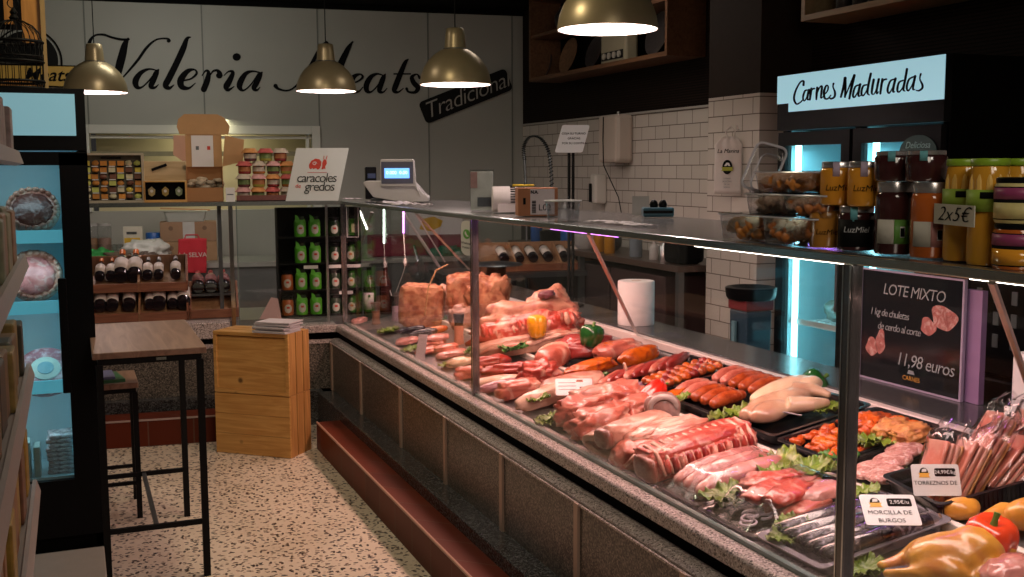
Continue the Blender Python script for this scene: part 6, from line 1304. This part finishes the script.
tag(remesh(m.build('chicken_pieces', chickp, None, tuple(onT(2.12,2.88,.03)), drot(.05), ang=180)),'big pale split chicken on the near part of the chicken tray','chicken')
m = MB(); m.blob((0,0,.035),(.14,.05,.036),.08,1.4,3,3,Matrix.Rotation(.1,3,'Z')); m.blob((.09,-.03,.03),(.06,.035,.03),.1,1.4,5,3)
tag(remesh(m.build('chicken_breast', meat('breast',(.74,.55,.36),(.80,.62,.42),(.74,.5,.36),6,.3,.25,None,.2), None, tuple(onT(2.17,2.965,.045)), drot(.1), ang=180)),'smooth pale chicken breast at the far side of the chicken tray','chicken')
tag(MB().bx((-.028,-.012,0),(.028,.012,.002)).build('small_label', white, None, tuple(dk(792,414,.085)), (-.3,.2,-.4), smooth=False),'tiny blank white label on the pale chicken','label')
leafy(829,413,.055,'lettuce at the rear corner of the chicken tray',.03,3,23)
tray(2.145,2.555,.37,.27,.036,tr_black,'black tray of orange marinated chunks behind the near post')
random.seed(51)
for k in range(110):
    x = random.uniform(-.158,.158); y = random.uniform(-.108,.108); z = .022+.050*(1-abs(x)/.18)*(1-abs(y)/.13)*random.random()*1.4
    tag(MB().blob((0,0,0),(random.uniform(.020,.034),random.uniform(.013,.022),.013),.5,2.4,k,2,Matrix.Rotation(random.random()*3,3,'Z')@Matrix.Rotation(random.uniform(-.5,.5),3,'Y')).build('marinated_chunk', redmar if k%5 else orangem, None, tuple(onT(2.145+x,2.555+y,z)), ang=180),'orange-red marinated chunks heaped in the tray behind the near post','meat chunk','marinated chunks in the tray')
leafy(834,462,.06,'dark lettuce at the front corner of the marinated chunks tray',.02,2,24,pars)
leafy(872,445,.06,'lettuce just right of the near post among the minced patties',.03,3,25)
tray(2.145,2.29,.37,.22,.034,tr_black,'black tray of minced patties and breaded pieces right of the near post')
for k,(px,py,lb) in enumerate(((872,476,'minced patty at the front left of its tray'),(893,466,'minced patty in the middle of its tray'),(905,456,'minced patty at the rear of its tray'),(886,480,'minced patty nearest the card'))):
    food('minced_patty',lb,'patty',px,py,(.115,.10,.028),.1*k,mince,.08,1.5,.95,k+50,lift=.018)
for k,(px,py,mt,lb) in enumerate(((912,443,orangem,'right breaded piece behind the patties'),(893,438,orangem,'middle breaded piece behind the patties'),(868,432,redmar,'dark red marinated lump beside the breaded pieces'))):
    food('breaded_piece',lb,'meat',px,py,(.12,.09,.045),.3*k,meat('breaded_%d'%k,(.62,.24,.06),(.74,.38,.12),(.5,.16,.05),30,.4,.5,None,1) if k<2 else mt,.3,3,.85,k+55,lift=.03)
leafy(897,482,.05,'lettuce in the gap between patties and the black cracklings tray',.01,2,26)
# --- packed cracklings tray
tt = tray(2.10,2.07,.34,.24,.052,tr_black,'deep ribbed black tray of vacuum-packed cracklings',-.15,'deep_tray',.006)
for k in range(26):
    x = -.16+k*.0128; MB().bx((x,-.118,.006),(x+.004,-.1155,.044)).build('wall_rib', tr_black, tt, smooth=False)
film = glass('vacuum_film',(.95,.93,.94),1.6,.12)
bacon = meat('crackling_layers',(.58,.13,.08),(.72,.28,.19),(.84,.52,.38),9,.46,.3,(7,1,1)); rind = meat('crackling_rind',(.62,.28,.06),(.72,.40,.12),(.5,.2,.05),14,.4,.4)
labs = ['leftmost vacuum pack of cracklings leaning in the deep tray','second vacuum pack of cracklings from the left','third vacuum pack of cracklings, behind the price card','vacuum pack of cracklings right of the price card','rightmost front vacuum pack with an orange rind','rear vacuum pack of cracklings at the left of the frame edge','rear vacuum pack of cracklings cut by the frame edge']
for k,(x,y,rz,lx,dz) in enumerate(((-.140,.01,.1,.42,0),(-.095,-.01,-.05,.55,0),(-.035,.0,-.1,.60,.005),(.025,-.03,-.15,.72,0),(.085,-.055,-.2,.78,0),(.05,.06,-.1,.60,.025),(.12,.035,-.2,.62,.02))):
    p = onT(2.10+x,2.07+y,.012+dz); t = thing('vacuum_pack', labs[k], 'food pack', tuple(p)); t.scale = (1.25,1.1,1.08); t.rotation_euler = (Matrix.Rotation(-.25+rz,3,'Z')@Matrix.Rotation(lx,3,'Y')@Matrix.Rotation(-.15,3,'X')).to_euler()
    for j,(xx,mt) in enumerate(((-.016,bacon),(-.002,porkp),(.010,bacon))): MB().bx((xx,-.034,0),(xx+.0105,.034,.150)).build('meat_strip', mt, t, bevel=.004)
    MB().bx((.0215,-.034,0),(.027,.034,.152)).build('rind', rind, t, bevel=.003)
    m = MB(); n1 = 10
    def fil(u,v,k=k):
        a = 2*PI*u; sx = .026+.004*math.sin(9*a+k); sy = .042+.004*math.sin(7*a+k*2); z = -.004+.215*v; w_ = 1 if v<.72 else max(.25,1-(v-.72)*2.6)
        return Vector((.005+math.copysign(abs(math.cos(a))**.6,math.cos(a))*sx*w_+.006*math.sin(v*14+k)*(v>.7), math.copysign(abs(math.sin(a))**.6,math.sin(a))*sy*(1 if v<.72 else 1+.25*math.sin(v*20+k)*.5)+.004*math.sin(13*v+6*a), z+.008*math.sin(5*a+k)*(v>.9)))
    m.grid(fil,26,14); m.build('film', film, t, ang=180, fixn=False)
pp = onT(1.985,2.045,.075); pcard(0,0,.118,.078,-.40,('24,99€/kg','TORREZNOS DE'),'white price card reading Torreznos on the front of the deep black tray',0,-.42,True,Vector(at(936,480,x=1.955)))
# --- front lane trays, near half
tray(1.715,2.575,.36,.22,.022,tr_black,'shallow black tray of wrapped pork tenderloins by the glass')
for k,(y,lb) in enumerate(((2.635,'pork tenderloin furthest from the camera in the wrapped tray'),(2.58,'pork tenderloin in the middle of the wrapped tray'),(2.52,'pork tenderloin nearest the lettuce in the wrapped tray'))):
    ssg('pork_tenderloin',lb,'meat',[(-.16,.0,0),(-.06,.012,.006),(.06,-.006,.008),(.15,.006,.0)],.032 if k!=1 else .036,fillet,tuple(onT(1.715,y,.034)),.08)
def wrapfilm(X,Y,lx,ly,h,label):
    m = MB(); m.grid(lambda u,v: Vector(((u-.5)*lx,(v-.5)*ly,h*min(1,4.5*min(u,1-u))*min(1,4.5*min(v,1-v))*(1+.10*noise.noise(Vector((u*5,v*5,X*9))))+.004*noise.noise(Vector((u*16,v*16,Y*7))))),30,24)
    return tag(m.build('cling_film', film, None, tuple(onT(X,Y,.02)), drot(0), ang=180, fixn=False),label,'film')
wrapfilm(1.715,2.575,.37,.23,.052,'glossy cling film stretched over the tenderloin tray')
leafy(724,508,.075,'big lettuce by the glass between the tenderloins and the pink bacon tray',.02,4,27); leafy(776,479,.085,'large bright lettuce on the divider side beside the tenderloins',.02,4,28,None,1); leafy(812,474,.07,'large folded lettuce left of the near post',.035,3,29)
tray(1.715,2.32,.37,.25,.022,tr_black,'shallow tray of pink sliced meat by the glass left of the near post')
random.seed(61)
for k in range(11):
    x = random.uniform(-.13,.13); y = -.085+.017*k
    p = onT(1.715+x*.6,2.32+y,.026+.016*(k%3)); o = MB().blob((0,0,.010),(.085,.045,.017),.3,2.2,k,3,Matrix.Rotation(random.uniform(-.5,.6),3,'Z'),.7,.85).build('meat_piece', (pork,fillet,ribm)[k%3] , None, tuple(p), drot(.1), ang=180); tag(o,'pink piece in the wrapped tray by the near post, %s from the far side'.replace('%s',ORD[0]) if False else '%s pink piece from the camera side in the wrapped tray'%ORD[k],'meat piece','pink pieces piled in the wrapped tray')
wrapfilm(1.715,2.32,.38,.26,.058,'glossy cling film over the pink pieces left of the near post')
m = MB()
for k in range(7):
    a = random.random()*6; m.tube([(-.15+.012*k+.02*math.cos(a+q),-.09+.012*(k%4)+.022*math.sin(a+q),.012+.004*(k%3)) for q in [j*.45 for j in range(12)]],.0035,6)
o = tag(m.build('string_coil', simple('pale_string',(.62,.52,.58),.3,.1), None, tuple(onT(1.715,2.36,.012)), drot(0), ang=180),'pale coiled casing at the glass corner of the pink tray','string')
leafy(770,545,.06,'lettuce by the glass at the front corner of the black pudding tray',.02,3,30)
tb = tray(1.725,2.06,.37,.24,.030,tr_clear,'silvery clear tray of wrapped black puddings by the near post',0,'clear_tray',.010)
bl = ['black pudding at the far side of the silvery tray','second wrapped black pudding from the far side','third wrapped black pudding from the far side','fourth wrapped black pudding, in front of the post','wrapped black pudding nearest the camera in the tray']
for k in range(5):
    y = 2.145-k*.045; t = thing('wrapped_pudding', bl[k], 'sausage', tuple(onT(1.72,y,.032)), rot=drot(-.05))
    P_ = spline([(-.15,0,0),(-.05,.004,.003),(.05,-.003,.003),(.15,0,0)],6); MB().tube(P_,[.008]+[.0215]*(len(P_)-2)+[.008],12).build('pudding', blood, t, ang=180)
    MB().tube([(-.165,0,0),(-.15,0,0),(0,.002,.003),(.15,0,0),(.172,0,.004)],[.016,.0245,.0255,.0245,.012],12).build('wrapping', film, t, ang=180)
pcard(0,0,.125,.085,-.42,('2,95€/u','MORCILLA DE','BURGOS'),'white price card reading Morcilla de Burgos on the silvery tray',0,-.95,True,Vector(at(890,510,x=1.70)))
leafy(866,568,.06,'lettuce under the yellow chicken right of the near post',0,2,31); leafy(858,495,.05,'bright lettuce between the near post and the silvery tray',.03,2,32)
# near yellow chicken, red pepper, chicken parts
pcn = dk(925,596); chicken((1.745,1.755,deckz(1.745)+.004), drot(-.42), chicky, 'whole yellow plucked chicken in the front lane at the lower right', .98)
pepper(0,0,.056,.115,redo,'big shiny red bell pepper at the lower right',free=Vector(at(985,566,x=1.83)),rot=(.2,-.15,.4))
m = MB(); m.tube([(0,0,.04),(.05,.02,.05),(.10,.02,.045)],[.045,.040,.020],12); m.blob((-.02,0,.04),(.06,.045,.04),.1,1.5,2,3); m.tube([(.09,.02,.045),(.14,.01,.04)],[.02,.012],8)
tag(remesh(m.build('chicken_quarter', chicky, None, tuple(Vector((2.04,1.80,deckz(2.04)+.01))), drot(-.3), ang=180)),'golden chicken quarter at the right edge behind the red pepper','chicken')
tag(remesh(MB().blob((0,0,.03),(.05,.035,.028),.1,1.5,2,3).build('chicken_piece', chicky, None, tuple(dk(962,520)), drot(-.3), ang=180)),'small golden chicken piece left of the red pepper','chicken')
food('pink_breast','pink raw breast at the bottom right corner','meat',1010,590,(.13,.10,.06),-.3,fillet,.15,1.6,.85,71)
tag(remesh(MB().tube([(-.06,0,.03),(0,.01,.035),(.06,0,.03)],[.03,.036,.02],12).build('chicken_thigh', chicky, None, tuple(dk(1010,532,.0)), drot(-.2), ang=180)),'golden chicken thigh at the right edge above the chicken','chicken')
# ------------------------------------------------------------------ long bench against the back wall
ZB = .756
def bw(px, d=.5, z=ZB):
    p = bwall(px, 255, d); return Vector((p.x, p.y, z))
S9 = 9.1/FPX
t = thing('rear_bench', 'long pale bench along the grey back wall, loaded with boxes and jars', 'bench', tuple(WB), -BD)
MB().bx((-5.2,-.80,ZB-.04),(-.35,-.06,ZB-.001)).build('top', simple('bench_top',(.30,.29,.27),.4,.06), t, smooth=False)
MB().bx((-5.2,-.78,.12),(-.35,-.74,ZB-.04)).build('front_panel', simple('bench_front',(.10,.10,.10),.5,.06), t, smooth=False)
for u in (-5.15,-3.9,-2.65,-1.4,-.42): MB().bx((u-.025,-.74,0),(u+.025,-.70,ZB-.04)).build('leg', dsteel, t, smooth=False)
MB().bx((-5.2,-.30,1.02),(-2.9,-.06,1.04)).build('upper_shelf', MT['bench_top'], t, smooth=False) if False else None
# storage on the bench, left part
for k,(px,c,lab) in enumerate(((92,(.30,.15,.07),'brown-filled clear storage jar at the left end of the rear bench'),(105.5,(.28,.16,.12),'second clear storage jar with reddish filling on the rear bench'))):
    t = thing('storage_jar', lab, 'jar', tuple(bw(px,.40)), 0)
    MB().lathe([(.045,0),(.05,.01),(.05,.19),(.042,.20)],20).build('filling', simple('jar_fill%d'%k,c,.6,.2,30), t); MB().lathe([(.053,0),(.055,.01),(.055,.29),(.050,.30)],20).build('glass', clear, t); MB().lathe([(.05,.30),(.052,.32),(.001,.322)],20).build('lid', palew, t)
for k,px in enumerate((97,112,122,118)):
    t = tag(MB().lathe([(.03,0),(.036,.02),(.04,.15),(.041,.155)],18).build('clear_glass', clear, None, tuple(bw(px,.55+.05*(k%2)))),['clear glass between the two storage jars','clear glass right of the second storage jar','clear glass nearest the yellow and white carton','clear glass behind the dull green cloth'][k],'glass')
t = thing('yellow_carton','white and yellow carton on the rear bench left of the cardboard boxes','carton',tuple(bw(134,.45)),-BD)
MB().bx((-.075,-.03,0),(.075,.06,.29)).build('carton', simple('white_carton',(.62,.58,.48),.5,.05), t, smooth=False); MB().bx((-.068,-.033,.12),(.055,-.03,.20)).build('yellow_panel', simple('yellow_panel',(.65,.40,.03),.5,.2,20), t, smooth=False)
MB().bx((-.05,-.033,.23),(.03,-.03,.25)).build('printed_line', dsteel, t, smooth=False)
t = thing('round_tin','blue tin with an orange band beside the white carton','tin',tuple(bw(154,.45,ZB+.13)),0); MB().lathe([(.055,0),(.06,.01),(.06,.05)],24).build('body', simple('orange_tin',(.60,.20,.03),.4), t); MB().lathe([(.061,.05),(.061,.10),(.055,.11),(.001,.11)],24).build('lid', bluep, t)
tag(MB().bx((-.09,-.05,0),(.09,.05,.128)).build('dark_carton', black, None, tuple(bw(154,.45)),(0,0,-BD),smooth=False),'dark carton beneath the blue and orange tin','box')
crumple = simple('white_plastic_bag',(.62,.62,.58),.3,.1,20,.6)
tag(MB().blob((0,0,.09),(.19,.10,.11),.4,2.6,3,4,None,.75).build('plastic_bag', crumple, None, tuple(bw(145,.68)),ang=180),'crumpled white plastic bag in front of the cardboard boxes','bag')
tag(MB().blob((0,0,.05),(.13,.08,.075),.5,3,5,4,None,.7).build('green_cloth', simple('green_cloth',(.02,.26,.05),.7,.3,20), None, tuple(bw(97,.70)),ang=180),'bright green crumpled cloth at the left end of the rear bench','cloth')
tag(MB().blob((0,0,.04),(.15,.07,.06),.4,3,8,4,None,.7).build('brown_sack', simple('brown_sack',(.13,.09,.06),.7,.3,20), None, tuple(bw(121,.74)),ang=180),'brown folded sack right of the green cloth','sack')
tag(MB().blob((0,0,.05),(.10,.06,.06),.45,3,9,4,None,.7).build('patterned_cloth', simple('patterned_cloth',(.14,.10,.08),.7,.8,60), None, tuple(bw(146,.76)),ang=180),'dark patterned cloth in front of the white plastic bag','cloth')
for k,(z,lab) in enumerate(((0,'lower brown cardboard box on the rear bench'),(.165,'upper brown cardboard box with a white tape strip'))):
    t = thing('cardboard_box', lab, 'box', tuple(bw(189.5,.42,ZB+z)), -BD, 'cardboard boxes on the rear bench')
    MB().bx((-.225,-.12,0),(.225,.12,.162)).build('carton', simple('carton_brown%d'%k,(.34-.03*k,.21-.02*k,.11),.8,.1), t, smooth=False, bevel=.003)
    if k: MB().bx((-.045,-.123,.02),(.05,-.12,.162)).build('tape_label', simple('pale_tape',(.50,.50,.48),.5), t, smooth=False)
    for x in (-.14,.13): MB().lathe([(.018,0),(.018,.004)],16).xf(Matrix.Rotation(PI/2,4,'X')).build('hand_hole', simple('tape_dark%d%d'%(k,x>0),(.16,.09,.05),.6), t, (x,-.121,.11))
t = thing('clear_crate','frosted clear tub with a brown stick across it on top of the cardboard boxes','tub',tuple(bw(187,.42,ZB+.3285)),-BD)
m = MB(); m.ring_loft([rring(.15,.10,0),rring(.17,.11,.08),rring(.18,.12,.085),rring(.17,.11,.09)]); m.build('tub', simple('frosted_tub',(.40,.42,.38),.3,.1), t, ang=40); MB().box((0,0,.10),(.40,.03,.012),Matrix.Rotation(.05,3,'Y')).build('lid_stick', card, t, smooth=False)
t = thing('red_tote','red cloth bag printed La Selva hanging at the front of the rear bench','bag',tuple(bw(193,.84,.68)),-BD)
m = MB(); m.grid(lambda u,v: Vector((-.115+.22*u+.012*(v-.5),-.012-.012*math.sin(PI*u)-.004*math.sin(9*u+4*v),.28*v+.006*math.sin(3*u))),16,14); m.build('cloth', simple('red_cloth',(.50,.02,.035),.8,.08,60), t, solid=.004, ang=180, fixn=False)
MB().tube([(-.06,-.012,.28),(-.05,.01,.31),(.04,.01,.31),(.055,-.012,.28)],.006,6).build('handle', MT['red_cloth'], t)
textmesh('LA SELVA',.052,simple('pale_print',(.6,.5,.45),.6),'lettering',t,(0,-.031,.15),(PI/2,0,0),0,.0004,bold=.0006)
light('rack_fill_light','AREA',(.45,6.0,2.9),6,(1,.85,.72),.3,.3,(.35,6.9,.8))  # added fill with no fixture, brightens the wine racks and rear left
# ------------------------------------------------------------------ wine racks on the back counter
wr_m = wood('wine_rack_wood',(.22,.07,.035),(.36,.14,.07),'x',1,.5,knots=False); wr_l = wood('wine_rack_light',(.38,.18,.09),(.52,.28,.15),'z',1,.5,knots=False)
def wine_rack(loc, rz, W, tiers, label, div=(0,)):
    t = thing('wine_rack', label, 'wine rack', loc, rz)
    for k in range(tiers):
        z = .17*k; y = .07*k
        MB().bx((-W/2,y,z),(W/2,y+.018,z+.052)).build('front_lip', wr_m, t, smooth=False, bevel=.002)
        MB().box((0,y+.13,z+.055),(W-.01,.26,.010),Matrix.Rotation(.36,3,'X')).build('bottle_board', wr_l, t, smooth=False)
        for x in (-W/2,)+tuple(div)+(W/2-.012,): MB().prism([(0,0),(.26,0),(.26,.20),(.22,.20),(0,.06)],0,.012,Matrix(((0,0,1,x),(1,0,0,y),(0,1,0,z),(0,0,0,1)))).build('divider', wr_m if x<=-W/2+.01 or x>W/2-.03 else wr_l, t, smooth=False)
    MB().bx((-W/2,.07*(tiers-1)+.26,0),(W/2,.07*(tiers-1)+.275,.17*tiers+.03)).build('back_board', wr_l, t, smooth=False)
    return t
wg = simple('wine_glass_dark',(.02,.015,.02),.12,.1,coat=.6); wlb = simple('wine_label_pale',(.85,.72,.66),.5,.08,60); ocap = simple('orange_capsule',(.80,.18,.02),.35,.08); rcap = simple('red_capsule',(.35,.03,.03),.35,.1)
def rack_bottle(loc, rz, s, capm, label, group, tilt=1.12, lab=wlb):
    t = thing('wine_bottle', label, 'bottle', loc, 0, group); t.rotation_euler = (Matrix.Rotation(rz,3,'Z')@Matrix.Rotation(-tilt,3,'X')).to_euler(); r = .037*s
    MB().lathe([(r*.9,0),(r,.008),(r,.15*s),(r*.8,.185*s),(.014*s,.21*s),(.014*s,.235*s)],20).build('glass', wg, t); MB().lathe([(.016*s,.225*s),(.016*s,.27*s),(.001,.272*s)],14).build('capsule', capm, t)
    m = MB(); m.ring_loft([[Vector((math.cos(a)*r*1.015,math.sin(a)*r*1.015,z)) for a in [-PI+.15+(PI-.3)*k/12 for k in range(13)]] for z in (.045*s,.15*s)],cap=False,closed=False); m.build('label', lab, t, solid=.0006, fixn=False)
ra = bfront(137,290,.22); wine_rack((ra.x,ra.y,.6155),-BD,.575,2,'two-tier dark red wooden wine rack behind the bar table')
ctop = {0:'lower',1:'upper'}; nb = {0:-1,1:-1}
for tier,px,s,cp in ((1,100,.8,ocap),(1,111,.8,ocap),(1,121,1.15,ocap),(1,135,1.15,ocap),(1,148,.8,palew),(1,159,.8,palew),(1,176,.85,palew),(0,99,.95,rcap),(0,111,.95,rcap),(0,128,1.0,rcap),(0,149,.8,rcap),(0,158,1.1,rcap),(0,172,.8,palew),(0,183,1.1,rcap)):
    p = bfront(px,290,.285+.07*tier); nb[tier] += 1
    side = 'left' if px<140 else 'right'
    rack_bottle((p.x,p.y,.6155+.17*tier+.085),-BD,s,cp,'%s wine bottle from the left in the %s tier of the two-tier rack'%(ORD[nb[tier]],ctop[tier]),'bottles in the %s %s bins of the wine rack'%(side,ctop[tier]))
rb_ = bfront(214,300,.26); wine_rack((rb_.x,rb_.y,.6155),-BD,.29,1,'low wooden tray right of the two-tier wine rack',())
for k,px in enumerate((198,211,224)):
    p = bfront(px,285,.42); rack_bottle((p.x,p.y,.785),-BD,1,rcap,['leftmost dark bottle lying above the low wooden tray','middle dark bottle above the low wooden tray','rightmost dark bottle above the low wooden tray'][k],'dark bottles above the low tray',1.3,simple('dim_label%d'%k,(.25,.08,.08),.5))
tl = thing('bottle_ledge','thin steel ledge under the dark bottles right of the wine rack','ledge',(rb_.x,rb_.y+.16,.755),-BD); MB().bx((-.17,-.02,-.02),(.17,.2,-.005)).build('board', dsteel, tl, smooth=False)
for x in (-.16,.15): MB().bx((x,-.01,-.135),(x+.01,.18,-.02)).build('support', dsteel, tl, smooth=False)
# pink sheets inside the left pane
t = tag(MB().prism([(-.05,0),(.08,0),(.06,.13),(.02,.14)],0,.004,FX).build('pink_sheet', simple('pink_paper',(.60,.34,.34),.6,.05), None, tuple(bfront(268,322,.09)), (-.5,0,-.2), smooth=False),'pink folded sheet leaning inside the glass above the leaflets','paper'); t.location.z = .617
simple('brace_metal',(.75,.62,.62),.35,.05,metal=.4)
# hanging led strips at the corner with cables
for k,(a,b,mt,lab) in enumerate((((359,209),(367,229),'strip_warm','slanting warm led strip hanging at the far corner'),((384,209),(384,243),'strip_white','white-green led strip hanging straight at the far corner'),((403.5,210),(403.5,233),'strip_purple','purple led strip hanging at the far corner'))):
    A_ = at(*a,x=1.80); B_ = at(*b,x=1.80); t = thing('led_strip',lab,'lamp',tuple(A_)); o = -A_; e = B_+Vector((0,0,0))
    MB().cyl((0,0,0),B_+o,.006,n=8).build('tube', MT[mt], t)
    if k:
        q = [at(x_,y_,x=1.80)+o for x_,y_ in (((384,243),(385,262),(388,283),(393,300)) if k==1 else ((403.5,233),(405,258),(404,270),(396,292)))]
        MB().tube([Vector(v) for v in spline([tuple(v) for v in q],5)],.0028,6).build('cable', white, t); c_ = at(*((385,264) if k==1 else (405,262)),x=1.80)+o; MB().tube([c_+Vector((0,0,.022)),c_,c_-Vector((0,0,.022))],[.006,.013,.006],10).build('connector', white, t)
for k,(a,b,r) in enumerate((((372,212),(355,262),.010),((400,208),(440,268),.020),((412,208),(445,262),.007))):
    A_ = at(*a,x=1.95); B_ = at(*b,x=2.2); t = tag(MB().tube([Vector((0,0,0)),B_-A_],r,8,.5).build('steel_brace', MT['brace_metal'], None, tuple(A_)),['thin steel brace leaning left at the far corner','broad steel brace slanting right at the far corner','narrow steel brace right of the broad one'][k],'brace')
# saw-like steel utensil beside the ham
A_ = at(418,262,x=2.25); B_ = at(461,290,x=2.15); t = thing('steel_cleaver','broad steel cleaver leaning behind the ham block','cleaver',tuple(A_)); u_ = (B_-A_)
m = MB(); d_ = u_.normalized(); n_ = Vector((0,0,1)); 
m._add([Vector((0,0,0)),d_*.10+n_*.055,d_*.22-n_*.0,d_*.20-n_*.09,d_*.08-n_*.12]+[v+Vector((-.004,-.004,0)) for v in (Vector((0,0,0)),d_*.10+n_*.055,d_*.22,d_*.20-n_*.09,d_*.08-n_*.12)],[(0,1,2,3,4),(9,8,7,6,5),(0,5,6,1),(1,6,7,2),(2,7,8,3),(3,8,9,4),(4,9,5,0)]); m.build('blade', steel, t, smooth=False)
MB().tube([d_*.0,d_*-.12+n_*.10],.010,8).build('handle', chrome, t)
# ------------------------------------------------------------------ things seen through the glass on the rear bench, middle and right
t = thing('white_carton','large white carton with a yellow mark on the rear bench behind the glass','box',tuple(bw(432,.45,ZB+.18)),-BD)
MB().bx((-.22,-.1,0),(.26,.1,.22)).build('carton', simple('dim_white_card',(.80,.74,.76),.6,.05), t, smooth=False); MB().prism([(-.13,.05),(-.03,.03),(.06,.07),(.08,.12),(0,.16),(-.1,.14)],.1005,.103,FX).build('yellow_mark', simple('mustard_print',(.75,.42,.02),.5), t, smooth=False)
t = thing('maroon_crate','wide maroon crate under the white carton on the rear bench','crate',tuple(bw(420,.45)),-BD); MB().bx((-.45,-.16,0),(.40,.14,.178)).build('body', simple('maroon_plastic',(.24,.02,.05),.4,.1), t, smooth=False, bevel=.01); MB().bx((-.46,-.17,.16),(.41,-.16,.178)).build('rim', simple('maroon_rim',(.2,.04,.05),.4), t, smooth=False)
tag(MB().blob((0,0,.03),(.16,.06,.05),.5,3,2,4,None,.7).build('dark_green_cloth', simple('dark_green_cloth',(.015,.18,.10),.7,.3), None, tuple(bw(447,.66)),ang=180),'dark green folded cloth in front of the white carton','cloth')
rc_ = bwall(548,280,2.3); pt_ = thing('prep_table','dark prep table carrying the long wine rack seen through the glass','table',(rc_.x-.05,rc_.y+.15,0),-BD); MB().bx((-.75,-.22,.715),(.62,.26,.755)).build('top', dsteel, pt_, smooth=False); MB().bx((-.73,-.18,.12),(.60,.24,.16)).build('lower_shelf', dsteel, pt_, smooth=False)
for a_ in (-.72,.57):
    for b_ in (-.19,.21): MB().bx((a_,b_,0),(a_+.03,b_+.03,.715)).build('leg', dsteel, pt_, smooth=False)
wine_rack((rc_.x-.05,rc_.y,ZB),-BD,.95,1,'long wooden wine rack on the dark prep table seen through the display glass',(-.2,.15))
for k,px in enumerate((505,520,534,549,565,580)):
    p = bwall(px,275,2.22); rack_bottle((p.x,p.y,ZB+.085),-BD,1.0,black,['leftmost pale-labelled bottle in the long rack seen through the glass','second pale-labelled bottle in the long rack','third pale-labelled bottle in the long rack','fourth pale-labelled bottle in the long rack','fifth pale-labelled bottle in the long rack','rightmost pale-labelled bottle in the long rack'][k],'bottles in the long rear rack',1.2)
t = thing('steel_bowl','wide steel bowl turned over on a dark stand behind the ham block','bowl',(2.50,6.45,0)); t.location.z = .7585
MB().lathe([(.17,.14),(.16,.15),(.02,.165),(.001,.165)],32).build('bowl', dsteel, t); MB().lathe([(.07,0),(.06,.14)],24).build('stand', black, t)
t = thing('spray_bottle','clear spray bottle standing on the rear bench at the right, seen through the glass','bottle',tuple(bw(536,.3,ZB+.27)),0)
MB().lathe([(.05,0),(.055,.02),(.05,.14),(.02,.20),(.018,.23)],20).build('body', palew, t); MB().box((-.02,0,.25),(.09,.03,.04)).build('trigger_head', palew, t, smooth=False, bevel=.006); tag(MB().bx((-.12,-.08,0),(.12,.08,.265)).build('dark_carton', black, None, tuple(bw(536,.3)),(0,0,-BD),smooth=False),'dark carton carrying the clear spray bottle','box')
# ------------------------------------------------------------------ keep the food behind the front glass
bpy.context.view_layer.update()
for o in [q for q in bpy.data.objects if q.parent is None and q.get('category') in ('meat','lettuce','steak','ribs','price holder','sausage','tray','film','food pack')]:
    if not (.6 < o.location.y < 6.3 and o.location.z < 1.0 and o.location.x > 1.3): continue
    vs = [q.matrix_world @ Vector(c) for q in [o]+list(o.children_recursive) if q.type == 'MESH' for c in q.bound_box]
    d = 1.514-min(v.x for v in vs)
    if d > 0: o.location.x += d; o.location.z += d*DS
